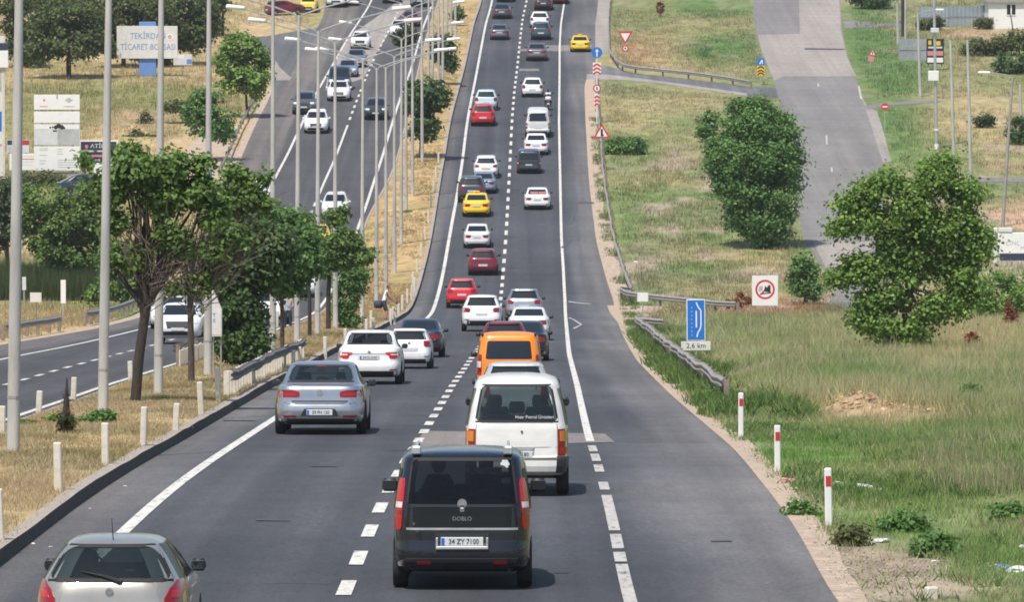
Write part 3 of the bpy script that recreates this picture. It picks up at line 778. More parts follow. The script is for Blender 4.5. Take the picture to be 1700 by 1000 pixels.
def mirror_part(S, z, y, hero=False, size=1.0):
    w = S.pt('right', (y - (S.at(z)[1] + S.at(z)[2]) / 2) / ((S.at(z)[2] - S.at(z)[1]) / 2), z).x
    mb = MB()
    for sgn in (1,):
        mb.rbox(w + .03, w + .03 + .17 * size, y - .05, y + .09, z - .065 * size, z + .075 * size, .05)
        mb.tube([(w - .03, y + .03, z - .05), (w + .08, y + .02, z - .03)], .03, 6)
    g = MB(); g.rbox(w + .046, w + .014 + .17 * size, y - .054, y - .045, z - .048 * size, z + .055 * size, .004)
    return mb, g
def wheel_mesh(r=.31, wd=.20):
    mb = MB()
    prof = [(-wd / 2, r * .66), (-wd / 2, r * .93), (-wd / 2 + .03, r), (wd / 2 - .03, r), (wd / 2, r * .93), (wd / 2, r * .66)]
    n = 22; vs = []
    for x, rr in prof:
        vs += [(x, rr * math.cos(2 * math.pi * k / n), rr * math.sin(2 * math.pi * k / n)) for k in range(n)]
    fs = []
    for i in range(len(prof) - 1):
        for k in range(n): fs.append((i * n + k, i * n + (k + 1) % n, (i + 1) * n + (k + 1) % n, (i + 1) * n + k))
    mb.add(vs, fs)
    rm = MB()
    for xx, rr in ((wd / 2 - .035, r * .67),):
        vs = [(xx, 0, 0)]
        vs2 = []
        for k in range(20):
            a = 2 * math.pi * k / 20; q = rr if True else 0
            vs2.append((xx + (.012 if k % 4 < 2 else -.02), rr * math.cos(a), rr * math.sin(a)))
        rm.add([(xx + .015, 0, 0)] + vs2, [(0, 1 + k, 1 + (k + 1) % 20) for k in range(20)])
        vs = [(-wd / 2 + .03, rr * math.cos(2 * math.pi * k / 20), rr * math.sin(2 * math.pi * k / 20)) for k in range(20)]
        rm.add(vs, [tuple(range(20))])
    return mb.mesh('tyre', 40), rm.mesh('rim', 30)
_wh = {}

class Model:
    def __init__(s, key, shape, L, W, wheel_r=.31, axles=(.85, 3.35), rwin=None, swin=None, swz=None, wscr=None, hero=False, glass='glass', low=None, build=None, mirror=(1.0, .0), us=(), mirror_size=1.0, corners=(.07, .06, .05, .04)):
        s.key = key; s.S = Shape(shape); s.L = L; s.W = W; s.parts = []; s.hero = hero
        S = s.S
        # skin
        zs = sorted(set([z for z in S.z] + [rwin[0], rwin[1]] + list(swz) + [wscr[0], wscr[1]]))
        if hero:
            ex = []
            for a, b in zip(zs[:-1], zs[1:]):
                if b - a > .06: ex += list(np.linspace(a, b, int((b - a) / .05) + 2)[1:-1])
            zs = sorted(set(zs + ex))
        fr = sorted(set([round(x, 4) for x in [0, .25, .45, .62, .74, .84, .90, .945, .972, rwin[2]] + list(us)]))
        ff = sorted(set([round(x, 4) for x in [0, .3, .55, .72, .84, .92, .965, wscr[2]]]))
        fl = sorted(set([round(x, 4) for x in [-.985, -.96, -.92, -.85, -.7, -.5, -.25, 0, .25, .5, .7, .85, .92, .96, .985] + [v for sg in swin for v in sg]]))
        ring = [('rear', f) for f in fr] + [('right', f) for f in fl] + [('front', f) for f in ff[::-1]] + \
               [('front', -f) for f in ff[1:]] + [('left', f) for f in fl[::-1]] + [('rear', -f) for f in fr[:0:-1]]
        N = len(ring); mb = MB(); vs = []
        for z in zs:
            for side, f in ring: vs.append(S.pt(side, f, z))
        fs = []
        for i in range(len(zs) - 1):
            zm = (zs[i] + zs[i + 1]) / 2
            for k in range(N):
                k2 = (k + 1) % N
                (sa, fa), (sb, fb) = ring[k], ring[k2]
                if hero and sa == sb:
                    fm = (fa + fb) / 2
                    if sa == 'rear' and rwin[0] < zm < rwin[1] and abs(fm) < rwin[2]: continue
                    if sa == 'front' and wscr[0] < zm < wscr[1] and abs(fm) < wscr[2]: continue
                    if sa in ('left', 'right') and swz[0] < zm < swz[1] and any(a < fm < b for a, b in swin): continue
                fs.append((i * N + k, i * N + k2, (i + 1) * N + k2, (i + 1) * N + k))
        fs.append(tuple(range(N))); fs.append(tuple(range((len(zs) - 1) * N, len(zs) * N)))
        mb.add(vs, fs)
        s.add('body', mb, 'PAINT', smooth=38)
        gl = glass
        o = .006 if hero else .004
        r0, r1, rf = rwin
        e = .012 if hero else 0
        s.add('rear_window', S.patch('rear', rrows(r0 - e, r1 + e, -rf - e, rf + e, .05, .06), o, 12), gl, smooth=50)
        a, b, f = wscr
        s.add('windscreen', S.patch('front', rrows(a - e, b + e, -f - e, f + e, .05, .05), o, 12), 'glass_see' if hero else gl, smooth=50)
        for sd in ('left', 'right'):
            for (v0, v1) in swin:
                s.add('side_window', S.patch(sd, rrows(swz[0] - e, swz[1] + e, v0, v1, .06, .02), o, 5), gl, smooth=50)
        if hero:   # dark rubber seal round the rear pane
            mbs = MB(); t = .017 / S.at((r0 + r1) / 2)[0]
            S.patch('rear', [(r0 - .022, -rf - t * .4, rf + t * .4), (r0 + .014, -rf - t, rf + t)], .010, 12, mbs)
            S.patch('rear', [(r1 - .014, -rf - t, rf + t), (r1 + .022, -rf - t * .4, rf + t * .4)], .010, 12, mbs)
            for sg in (-1, 1):
                q = sorted((sg * (rf - t * .5), sg * (rf + t)))
                S.patch('rear', [(r0 + .014, q[0], q[1]), (r1 - .014, q[0], q[1])], .010, 1, mbs, sub=6)
            s.add('window_seal', mbs, 'rubber')
            cf, cz, bf, bz = corners
            for top, qf, qz in ((1, cf, cz), (0, bf, bz)):
                for sg in (-1, 1):
                    rows = []
                    for i in range(7):
                        u = i / 6; z = (r1 - qz * (1 - u)) if top else (r0 + qz * (1 - u))
                        inn = rf - qf * (1 - math.sqrt(max(0, 1 - u * u)))
                        a_, b_ = sorted((sg * inn, sg * (rf + t * .6))); rows.append((z, a_, b_))
                    s.add('window_corner', S.patch('rear', rows, .013, 4), 'PAINT')
            # floor pan, dash, rear bench and front seats
            cb = MB(); z0 = S.z[0] + .06
            cb.box(-W * .40, W * .40, .30, L - .9, z0, z0 + .05); cb.rbox(-W * .38, W * .38, L - 1.75, L - 1.25, .62, .96, .06)
            s.add('cabin', cb, 'cabin')
        # wheels
        rk = round(wheel_r, 3)
        if rk not in _wh: _wh[rk] = wheel_mesh(wheel_r)
        ty, rm = _wh[rk]
        for ya in axles:
            for sg in (-1, 1):
                s.parts.append(('wheel', ty, 'tyre', (sg * (W / 2 - .095), ya, wheel_r), 0 if sg > 0 else math.pi, [('rim', rm, 'rim')]))
        # dark arches on the flanks
        for ya in axles:
            for sd in ('left', 'right'):
                rows = []
                for i in range(9):
                    z = wheel_r + (wheel_r + .055) * math.sin(R(-12 + 102 * i / 8)); hw = max((wheel_r + .055) * math.cos(R(-12 + 102 * i / 8)), .02)
                    if z < S.z[0]: continue
                    _, yr, yf, _n = S.at(z); yc = (yr + yf) / 2; l = (yf - yr) / 2
                    rows.append((z, (ya - hw - yc) / l, (ya + hw - yc) / l))
                s.add('wheel_arch', S.patch(sd, rows, .003, 8, thick=0), 'rubber')
        mz_, my_ = mirror
        my_ = my_ or L * .645
        for sg in (1, -1):
            m_, g_ = mirror_part(S, mz_, my_, hero, mirror_size)
            if sg < 0:
                m_.v = [(-x, y, z) for x, y, z in m_.v]; g_.v = [(-x, y, z) for x, y, z in g_.v]
            s.add('mirror', m_, low or 'MIRROR', smooth=45, kids=[('mirror_glass', g_.mesh('mirror_glass'), 'mirror')] if hero else [])
        if build: build(s, S)
    def add(s, name, mb, mk, smooth=None, kids=(), at=(0, 0, 0)):
        me = mb.mesh(name, smooth) if isinstance(mb, MB) else mb
        s.parts.append((name, me, mk, at, 0, list(kids)))
    def lamp(s, rows, mk='tail', name='tail_light', both=True, side='rear', off=.007, na=4, sub=5, kids=None):
        for sg in ((1, -1) if both else (1,)):
            rr = [(z, a, b) if sg > 0 else (z, -b, -a) for z, a, b in rows]
            ks = []
            for (knm, krows, kmk) in (kids or []):
                kr = [(z, a, b) if sg > 0 else (z, -b, -a) for z, a, b in krows]
                km = s.S.patch(side, kr, off + .004, 3, sub=3).mesh(knm, 45); ks.append((knm, km, kmk))
            s.add(name, s.S.patch(side, rr, off, na, sub=sub), mk, smooth=50, kids=ks)
    def plate(s, z, side='rear', text=None, w=.52, h=.115, mk='plate', off=.016):
        p = s.S.pt(side, 0, z); sy = -1 if side == 'rear' else 1
        mb = MB(); mb.rbox(-w / 2, w / 2, -.008, .008, -h / 2, h / 2, .006)
        kids = []
        if text:
            b = MB(); b.box(-w / 2 + .008, -w / 2 + .05, -.0105, -.009, -h / 2 + .01, h / 2 - .01)
            kids.append(('plate_band', b.mesh('plate_band'), 'plateblue'))
            tm = text_mesh(text, h * .82).copy(); tm.transform(Matrix.Translation((.022, -.0115, 0)) @ Matrix.Scale(.86, 4, (1, 0, 0)))
            kids.append(('plate_lettering', tm, 'plateink'))
        s.parts.append(('number_plate', mb.mesh('number_plate'), mk, (0, p.y + sy * off, z), 0, kids))
    def seats(s, cols='seat', yb=1.05, zb=.55, zt=1.12):
        W = s.W
        mb = MB(); mb.rbox(-W * .36, W * .36, yb, yb + .16, zb - .15, zt - .22, .06)
        for x in (-.42, 0, .42): mb.rbox(x * W / 1.8 - .13, x * W / 1.8 + .13, yb + .03, yb + .13, zt - .2, zt, .05)
        s.add('rear_seat', mb, cols, smooth=40)
        for x in (-.38, .38):
            m2 = MB(); m2.rbox(x - .25, x + .25, yb + .95, yb + 1.12, zb - .15, zt - .12, .07); m2.rbox(x - .13, x + .13, yb + .97, yb + 1.08, zt - .13, zt + .08, .05)
            s.add('front_seat', m2, cols, smooth=40)
_seen_paint = {}
def put_vehicle(model, name, px, py, wpx, label, cat, group, col, front=False, extra=None, heading=None, skip=()):
    """stand a vehicle so that its nearest wheels touch the road at the photograph point"""
    Yw = float(py2Y(py)); s = FPX / float(dep(Yw))
    k = 1.0 if not wpx else max(.86, min(1.14, wpx / s / model.W))
    ax = model.parts and 0.85
    lane = CD if not front else OC
    rz = -math.atan((cx(lane, Yw + 8) - cx(lane, Yw - 8)) / 16.0)
    if heading is not None: rz = heading
    X = (px - CXP) / s
    near = .80 * k
    Yo = Yw - near
    th = math.atan(slope(Yw + 1.5))
    z = CAMZ + float(zr(Yw)) + .016
    root = empty(name, (X, Yw, z), label=label, cat=cat, group=group, scale=k)
    # model frame: rear bumper at y=0; turn it so that the near axle stands over the root
    off = Matrix.Translation((0, -.80, 0))
    if front: off = Matrix.Translation((0, -.80, 0)) @ Matrix.Translation((0, model.L, 0)) @ Matrix.Rotation(math.pi, 4, 'Z')
    if not model.hero:      # no two cars of one kind sit at quite the same height or width
        vr = random.Random(int(px * 7 + py)); root.scale = (k * vr.uniform(.985, 1.015), k * vr.uniform(.95, 1.04), k * (1.04 if py == 715 else vr.uniform(.955, 1.05)))
        if col is WHITE: col = vr.choice([WHITE, WHITE2, WHITE3])
    root.rotation_euler = (th, 0, rz)
    for (pn, me, mk, loc, rzp, kids) in model.parts:
        if pn in skip: continue
        o = link(pn, me, root)
        o.matrix_local = off @ Matrix.Translation(loc) @ Matrix.Rotation(rzp, 4, 'Z')
        _setmat(o, me, ('plastic' if mk == 'MIRROR' and not front else mk), col)
        for (kn, kme, kmk) in kids:
            c = link(kn, kme, o); _setmat(c, kme, kmk, col)
    if extra: extra(root, off)
    return root
def _setmat(o, me, mk, col):
    if not me.materials: me.materials.append(M['plastic'])
    if mk == 'PAINT': m = col
    elif mk == 'MIRROR': m = col
    else: m = M[mk]
    o.material_slots[0].link = 'OBJECT'; o.material_slots[0].material = m

# --- detail builders
def front_face(s, S, lampz=(.66, .80), grille=(.52, .74, .5), low=(.28, .44, .7), lampf=(.52, .93)):
    s.lamp([(lampz[0], lampf[0] + .06, lampf[1]), (lampz[1], lampf[0], lampf[1] + .03)], 'head', 'headlight', side='front')
    s.add('grille', S.patch('front', [(grille[0], -grille[2] * .85, grille[2] * .85), (grille[1], -grille[2], grille[2])], .005, 8, sub=3), 'plastic')
    s.add('bumper_intake', S.patch('front', [(low[0], -low[2], low[2]), (low[1], -low[2] * .85, low[2] * .85)], .005, 8, sub=2), 'plastic')
    s.plate(grille[0] - .03, 'front')
def b_sedan(s, S):
    s.lamp([(.70, .50, .93), (.76, .46, .95), (.86, .44, .93), (.885, .50, .90)])
    s.plate(.74 if s.key != 'saloon_plate_low' else .45)
    s.add('bumper_trim', S.patch('rear', [(.215, -.92, .92), (.34, -.90, .90)], .004, 10, sub=2), 'plastic')
    s.add('boot_seam', S.patch('rear', [(.618, -.74, .74), (.632, -.74, .74)], .003, 8, thick=0), 'rubber')
    s.lamp([(.40, .66, .86), (.435, .66, .86)], 'tail', 'reflector')
    front_face(s, S)
def b_hatch(s, S):
    s.lamp([(.70, .70, .95), (.80, .66, .96), (.93, .70, .95), (.96, .76, .93)])
    s.plate(.60)
    s.add('bumper_trim', S.patch('rear', [(.205, -.92, .92), (.33, -.90, .90)], .004, 10, sub=2), 'plastic')
    s.add('boot_seam', S.patch('rear', [(.500, -.74, .74), (.512, -.74, .74)], .003, 8, thick=0), 'rubber')
    s.add('spoiler', S.patch('rear', [(S.z[-4] - .03, -.80, .80), (S.z[-4] + .02, -.84, .84)], .05, 8, sub=2, thick=.06), 'PAINT')
    front_face(s, S)
def b_suv(s, S):
    s.lamp([(.88, .60, .94), (.96, .56, .95), (1.04, .58, .94), (1.08, .66, .92)])
    s.plate(.78)
    s.add('bumper_trim', S.patch('rear', [(.275, -.93, .93), (.50, -.90, .90)], .005, 10, sub=3), 'plastic')
    s.lamp([(.52, .62, .86), (.56, .62, .86)], 'tail', 'reflector')
    s.add('spoiler', S.patch('rear', [(S.z[-4] - .03, -.82, .82), (S.z[-4] + .03, -.86, .86)], .06, 8, sub=2, thick=.07), 'PAINT')
    front_face(s, S, (.84, .98), (.64, .92, .52), (.36, .52, .7))
    for sg in (-1, 1):
        mb = MB(); zt = S.z[-4] + .04; x = sg * S.at(S.z[-4])[0] * .88
        mb.tube([(x, .85, zt - .03), (x, 1.0, zt + .02), (x, 2.1, zt + .03), (x, 2.3, zt - .02)], .016, 6)
        s.add('roof_rail', mb, 'galv')
def seams(s, S, z0, z1, f, zt=None):
    mb = MB()
    for sg in (-1, 1):
        q = sorted((sg * f, sg * (f + .010))); S.patch('rear', [(z0, q[0], q[1]), (z1, q[0], q[1])], .004, 1, mb, sub=4, thick=0)
    S.patch('rear', [(z0, -f, f), (z0 + .009, -f, f)], .004, 10, mb, thick=0)
    s.add('panel_gap', mb, 'rubber')
def b_mpv(s, S):
    s.lamp([(.66, .84, .975), (1.05, .84, .975)], kids=[('reverse_lamp', [(.80, .86, .965), (.90, .86, .965)], 'tail_clear')])
    s.plate(.72)
    s.add('bumper_trim', S.patch('rear', [(.25, -.94, .94), (.50, -.92, .92)], .005, 10, sub=3), 'plastic')
    front_face(s, S, (.70, .92), (.46, .66, .5), (.26, .42, .7))

def arrow_badge(S, z, r=.05, side='rear'):
    p = S.pt(side, 0, z); mb = MB(); mb.ring(0, 0, r * .78, r, -.006, .006, 20); mb.disc(0, 0, r * .74, -.003, .006, 18, 0)
    return mb, (0, p.y - .012, z)
# hero: grey saloon with ring badge
def b_silver(s, S):
    s.lamp([(.755, .46, .90), (.80, .44, .93), (.87, .46, .93), (.905, .62, .92)], kids=[('lamp_strip', [(.80, .52, .88), (.825, .52, .88)], 'tail_on')])
    mb, at_ = arrow_badge(S, .86, .065)
    q = MB(); q.bar((-.028, .030), (0, .004), .008, -.009, -.004); q.bar((.028, .030), (0, .004), .008, -.009, -.004)
    q.bar((-.045, .012), (-.020, -.045), .008, -.009, -.004); q.bar((-.020, -.045), (0, -.010), .008, -.009, -.004); q.bar((0, -.010), (.020, -.045), .008, -.009, -.004); q.bar((.020, -.045), (.045, .012), .008, -.009, -.004)
    s.add('emblem', mb, 'badge', at=at_, kids=[('emblem_letters', q.mesh('emblem_letters'), 'chrome')])
    s.plate(.455, text='59 FUK 130'.replace('FUK', 'FH'))
    s.add('plate_recess', S.patch('rear', [(.385, -.42, .42), (.53, -.34, .34)], .004, 6, sub=2), 'plastic')
    s.add('chrome_strip', S.patch('rear', [(.668, -.62, .62), (.690, -.62, .62)], .006, 8), 'plastic')
    s.add('bumper_trim', S.patch('rear', [(.205, -.90, .90), (.325, -.86, .86)], .006, 12, sub=3), 'plastic')
    s.add('chrome_strip', S.patch('rear', [(.335, -.86, .86), (.352, -.86, .86)], .008, 10), 'chrome')
    s.lamp([(.36, .52, .80), (.395, .52, .82)], 'tail', 'reflector')
    s.add('boot_seam', S.patch('rear', [(.618, -.93, .93), (.630, -.93, .93)], .003, 8, thick=0), 'rubber')
    p = S.pt('rear', 0, 1.30); mb = MB(); mb.rbox(-.1, .1, p.y - .02, p.y + .05, 1.352, 1.372, .008); s.add('brake_light', mb, 'tail')
    seams(s, S, .64, .97, .955)
    s.seats('seat', 1.35, .50, 1.14)
    front_face(s, S)
def b_beige(s, S):
    s.lamp([(.60, .76, .985), (.70, .70, .985), (.80, .72, .985), (.90, .80, .985), (.985, .92, .985)], kids=[('turn_lamp', [(.62, .78, .95), (.72, .74, .95)], 'tail_orange'), ('lamp_lens', [(.80, .80, .92), (.88, .83, .92)], 'tail_on')])
    mb, at_ = arrow_badge(S, .87, .045); q = MB(); q.ring(0, 0, .018, .026, -.009, -.004, 16, sx=1.5)
    s.add('emblem', mb, 'badge', at=at_, kids=[('emblem_letters', q.mesh('emblem_letters'), 'chrome')])
    s.plate(.56); s.add('plate_recess', S.patch('rear', [(.49, -.40, .40), (.74, -.40, .40)], .004, 6, sub=2), 'plastic')
    s.add('bumper_trim', S.patch('rear', [(.205, -.92, .92), (.33, -.90, .90)], .004, 10, sub=2), 'plastic')
    mb = MB()
    a = S.pt('rear', .14, .985) + Vector((0, -.03, 0)); b = S.pt('rear', -.44, 1.09) + Vector((0, -.025, 0)); m_ = a.lerp(b, .45) + Vector((0, -.012, .012))
    mb.tube([a, m_, b], [.022, .014, .006], 6); mb.rbox(a.x - .03, a.x + .03, a.y - .01, a.y + .03, a.z - .035, a.z + .02, .012)
    s.add('wiper', mb, 'plastic')
    p = S.pt('rear', 0, 1.40); mb = MB(); mb.tube([(0, p.y + .12, 1.40), (0, p.y + .05, 1.455), (0, p.y - .14, 1.66)], [.008, .006, .003], 6); s.add('antenna', mb, 'rubber')
    s.seats('seat_grey', .95, .55, 1.14)
    mb = MB(); mb.ring(-.36, 1.0, .15, .17, 2.25, 2.28, 20); s.add('steering_wheel', mb, 'rubber')
    front_face(s, S)
def b_white_saloon(s, S):
    s.lamp([(.715, .66, .80), (.76, .62, .93), (.80, .62, .95), (.86, .50, .95), (.895, .56, .93)], 'tail_on', kids=[('lamp_lens', [(.815, .70, .90), (.845, .66, .90)], 'sticker')])
    mb, at_ = arrow_badge(S, .905, .042); s.add('emblem', mb, 'badge', at=at_)
    s.add('chrome_strip', S.patch('rear', [(.842, -.60, .60), (.862, -.60, .60)], .006, 8), 'galv')
    s.plate(.75, text='34 CL 5147')
    s.add('plate_recess', S.patch('rear', [(.68, -.36, .36), (.825, -.33, .33)], .003, 6, sub=2), 'lightgrey')
    s.add('bumper_trim', S.patch('rear', [(.205, -.90, .90), (.375, -.87, .87)], .006, 12, sub=3), 'plastic')
    s.lamp([(.40, .62, .86), (.432, .66, .88)], 'tail', 'reflector')
    s.add('boot_seam', S.patch('rear', [(.628, -.92, .92), (.640, -.92, .92)], .003, 8, thick=0), 'grey')
    mb = MB(); mb.tube([(.46, .75, 1.2), (.46, .74, 1.62)], .003, 5); mb.tube([(0, 1.75, 1.44), (0, 1.66, 1.60)], .005, 5); s.add('antenna', mb, 'rubber')
    s.seats('seat', 1.35, .50, 1.12)
    front_face(s, S)
def b_white_hatch(s, S):
    s.lamp([(.80, .72, .93), (.84, .66, .955), (.99, .66, .955), (1.02, .70, .94)], 'tail')
    mb, at_ = arrow_badge(S, .94, .05); s.add('emblem', mb, 'badge', at=at_)
    s.plate(.68); s.add('plate_recess', S.patch('rear', [(.62, -.40, .40), (.76, -.40, .40)], .003, 6, sub=2), 'grey')
    s.add('bumper_trim', S.patch('rear', [(.205, -.92, .92), (.36, -.90, .90)], .006, 10, sub=3), 'plastic')
    s.add('boot_seam', S.patch('rear', [(.54, -.92, .92), (.552, -.92, .92)], .003, 8, thick=0), 'grey')
    s.lamp([(.44, .66, .90), (.47, .66, .90)], 'tail', 'reflector')
    s.add('spoiler', S.patch('rear', [(S.z[-4] - .03, -.86, .86), (S.z[-4] + .02, -.88, .88)], .07, 8, sub=2, thick=.08), 'PAINT')
    front_face(s, S)
def b_black_van(s, S):
    s.lamp([(.80, .89, .955), (.84, .87, .972), (1.20, .865, .974), (1.40, .875, .972), (1.47, .90, .962)], 'tail_on', kids=[('reverse_lamp', [(1.085, .875, .965), (1.16, .875, .965)], 'tail_clear'), ('lamp_band', [(1.00, .86, .975), (1.05, .86, .975)], 'tail')])
    # glossy black tailgate panel under the pane
    s.add('tailgate_panel', S.patch('rear', [(.835, -.80, .80), (1.105, -.795, .795)], .005, 10, sub=5), 'gloss_black')
    s.add('chrome_strip', S.patch('rear', [(.798, -.80, .80), (.826, -.80, .80)], .010, 12), 'galv')
    mb, at_ = arrow_badge(S, 1.145, .062); q = MB(); q.rbox(-.028, .028, -.02, .004, -.115, -.055, .008)
    s.add('emblem', mb, 'badge', at=at_, kids=[('tailgate_handle', q.mesh('tailgate_handle'), 'chrome')])
    p = S.pt('rear', 0, .95)
    tm = text_mesh('DOBLO', .075).copy(); s.add('name_badge', tm, 'badge', at=(0, p.y - .012, .945))
    tm = text_mesh('MJT', .055).copy(); s.add('name_badge', tm, 'badge', at=(-.60, p.y + .01, .875))
    s.add('plate_recess', S.patch('rear', [(.52, -.38, .38), (.76, -.38, .38)], .004, 6, sub=2), 'plastic')
    s.plate(.645, text='34 ZY 7100', w=.56, h=.118)
    mb = MB(); py_ = S.pt('rear', 0, .57).y - .022; mb.rbox(-.345, .345, py_ - .01, py_ + .02, .545, .585, .006); mb.rbox(-.345, -.315, py_ - .01, py_ + .02, .585, .70, .006); mb.rbox(.315, .345, py_ - .01, py_ + .02, .585, .70, .006)
    s.add('plate_frame', mb, 'galv')
    s.add('bumper_seam', S.patch('rear', [(.495, -.93, .93), (.505, -.93, .93)], .003, 10, thick=0), 'rubber')
    s.add('bumper_strip', S.patch('rear', [(.375, -.93, .93), (.432, -.95, .95)], .012, 12), 'plastic')
    s.add('bumper_trim', S.patch('rear', [(.248, -.90, .90), (.30, -.92, .92)], .006, 12, sub=2), 'plastic')
    s.lamp([(.355, .46, .66), (.392, .46, .66)], 'tail', 'reflector', off=.016)
    for sg in (-1, 1):
        mb = MB(); x = sg * .605
        mb.rbox(x - .062, x + .062, .28, .48, 1.78, 1.89, .016); mb.tube([(x, .42, 1.84), (x, 1.2, 1.875), (x, 2.3, 1.86), (x, 2.55, 1.79)], .02, 8)
        s.add('roof_rail', mb, 'galv')
    seams(s, S, .51, .79, .80)
    # stickers on the pane
    p = S.pt('rear', .69, 1.66)
    mb = MB()
    for k in range(6):
        a = k * math.pi / 3; mb.disc(.035 * math.cos(a), .035 * math.sin(a), .026, -.003, .003, 10)
    mb.disc(0, 0, .03, -.004, .004, 12); s.add('flower_sticker', mb, 'sticker', at=(p.x, p.y - .014, p.z))
    p = S.pt('rear', .40, 1.60); mb = MB(); mb.box(-.19, .19, -.004, .004, -.03, .03); s.add('sun_strip', mb, 'lightgrey', at=(p.x, p.y + .9, p.z - .06))
    for x, y in ((-.34, 1.75), (.30, 1.75)):
        mb = MB(); mb.rbox(x - .10, x + .10, y + .9, y + 1.08, 1.42, 1.66, .09); mb.rbox(x - .2, x + .2, y + .85, y + 1.1, 1.0, 1.40, .1); s.add('seat_back', mb, 'seat', smooth=40)
    s.seats('seat', 1.25, .72, 1.34)
    mb = MB(); mb.tube([(.62, .5, .30), (.62, .12, .27)], .028, 8); mb.box(-.5, .5, .45, .60, .26, .31); mb.tube([(-.72, .85, .30), (.72, .85, .30)], .04, 8); s.add('underbody', mb, 'rubber')
    front_face(s, S, (.80, 1.0), (.50, .74, .5), (.28, .42, .7))
def b_white_van(s, S):
    s.lamp([(.66, .80, .985), (1.10, .80, .985)], 'tail', na=3, kids=[('turn_lamp', [(.90, .83, .955), (1.07, .83, .955)], 'tail_orange'), ('lamp_lens', [(.69, .83, .955), (.80, .83, .955)], 'tail_on')])
    s.add('tailgate_handle', S.patch('rear', [(.755, -.30, .30), (.805, -.34, .34)], .02, 6), 'galv')
    s.add('tailgate_lip', S.patch('rear', [(.80, -.78, .78), (.806, -.78, .78)], .004, 8, thick=0), 'rubber')
    s.add('plate_recess', S.patch('rear', [(.62, -.34, .34), (.75, -.34, .34)], .004, 6, sub=2), 'galv')
    s.plate(.685, text='34 BC 180')
    s.add('bumper', S.patch('rear', [(.42, -.76, .76), (.59, -.76, .76)], .03, 10, sub=2, thick=.05), 'PAINT')
    for sg in (-1, 1):
        q = sorted((sg * .77, sg * .985)); s.add('bumper_corner', S.patch('rear', [(.40, q[0], q[1]), (.645, q[0], q[1])], .02, 4, sub=3, thick=.04), 'plastic')
    s.add('bumper_step', S.patch('rear', [(.60, -.76, .76), (.618, -.76, .76)], .02, 8), 'plastic')
    p = S.pt('rear', .38, 1.24); tm = text_mesh('Hızır Petrol Ürünleri', .075).copy()
    s.add('window_lettering', tm, 'sticker', at=(p.x - .02, p.y - .035, 1.295))
    p = S.pt('rear', .1, 1.05); mb = MB(); mb.disc(0, 0, .018, -.01, .01, 10); s.add('lock', mb, 'plastic', at=(p.x, p.y - .01, 1.06))
    seams(s, S, .625, 1.18, .785)
    s.seats('seat_grey', 1.5, .85, 1.50)
    mb = MB(); mb.box(-.6, .6, .3, .5, .30, .40); mb.tube([(-.66, .85, .31), (.66, .85, .31)], .05, 8); s.add('underbody', mb, 'rubber')
    mb = MB(); p = S.pt('rear', .46, 1.80); mb.tube([p, p + Vector((0, -.03, -.07))], .01, 6); s.add('window_stay', mb, 'rubber')
    front_face(s, S, (.72, .92), (.58, .68, .5), (.40, .52, .7))
def b_orange_van(s, S):
    s.lamp([(.60, .84, .975), (.70, .83, .985), (1.10, .84, .98), (1.14, .86, .975)], 'tail', kids=[('reverse_lamp', [(.80, .85, .97), (.96, .85, .97)], 'tail_clear')])
    p = S.pt('rear', 0, .86); mb = MB(); mb.rbox(-.045, .045, -.02, .01, -.06, .06, .01); s.add('tailgate_handle', mb, 'plastic', at=(0, p.y, .88))
    s.plate(.70); s.add('bumper_trim', S.patch('rear', [(.25, -.94, .94), (.47, -.92, .92)], .006, 10, sub=3), 'plastic')
    s.add('corner_panel', S.patch('rear', [(.47, .86, .97), (.58, .86, .97)], .006, 3), 'plastic')
    for sg in (-1, 1):
        mb = MB(); x = sg * S.at(1.62)[0] * .93; mb.rbox(x - .035, x + .035, .30, .40, 1.62, 1.71, .02); mb.tube([(x, .36, 1.68), (x, 1.9, 1.71)], .016, 6); s.add('roof_rail', mb, 'plastic')
    mb = MB(); p = S.pt('rear', .36, .84); mb.bar((-.04, -.05), (0, .05), .02, -.003, .003); mb.bar((.04, -.05), (0, .05), .02, -.003, .003); s.add('sticker', mb, 'sticker', at=(p.x, p.y - .012, .82))
    front_face(s, S, (.70, .92), (.46, .66, .5), (.26, .42, .7))
def b_taxi(s, S):
    b_sedan(s, S)
    mb = MB(); mb.rbox(-.19, .19, 1.75, 1.95, 1.455, 1.58, .03)
    tm = text_mesh('TAKSİ', .085).copy(); tm.transform(Matrix.Translation((0, 1.742, 1.52)))
    s.add('taxi_sign', mb, 'yellow', kids=[('sign_lettering', tm, 'plateink')])

SED = dict(rwin=(1.075, 1.36, .83), swin=[(-.62, -.08), (-.04, .42)], swz=(1.00, 1.36), wscr=(1.02, 1.39, .88), axles=(.85, 3.45))
HAT = dict(rwin=(1.00, 1.36, .80), swin=[(-.72, -.14), (-.10, .42)], swz=(.98, 1.35), wscr=(1.03, 1.38, .88), axles=(.62, 3.05))
SUV = dict(rwin=(1.17, 1.55, .80), swin=[(-.80, -.30), (-.26, .10), (.14, .52)], swz=(1.14, 1.53), wscr=(1.17, 1.56, .88), axles=(.80, 3.4), wheel_r=.35)
MPV = dict(rwin=(1.10, 1.60, .80), swin=[(-.86, -.36), (-.32, .12), (.16, .56)], swz=(1.06, 1.58), wscr=(1.12, 1.66, .88), axles=(.80, 3.4), mirror=(1.12, 0))
MD = {}
MD['saloon'] = Model('saloon', sl_sedan(), 4.6, 1.80, build=b_sedan, mirror=(.98, 0), **SED)
MD['hatch'] = Model('hatch', sl_hatch(), 4.0, 1.70, build=b_hatch, mirror=(.98, 0), **HAT)
MD['suv'] = Model('suv', sl_suv(), 4.4, 1.84, build=b_suv, mirror=(1.13, 0), **SUV)
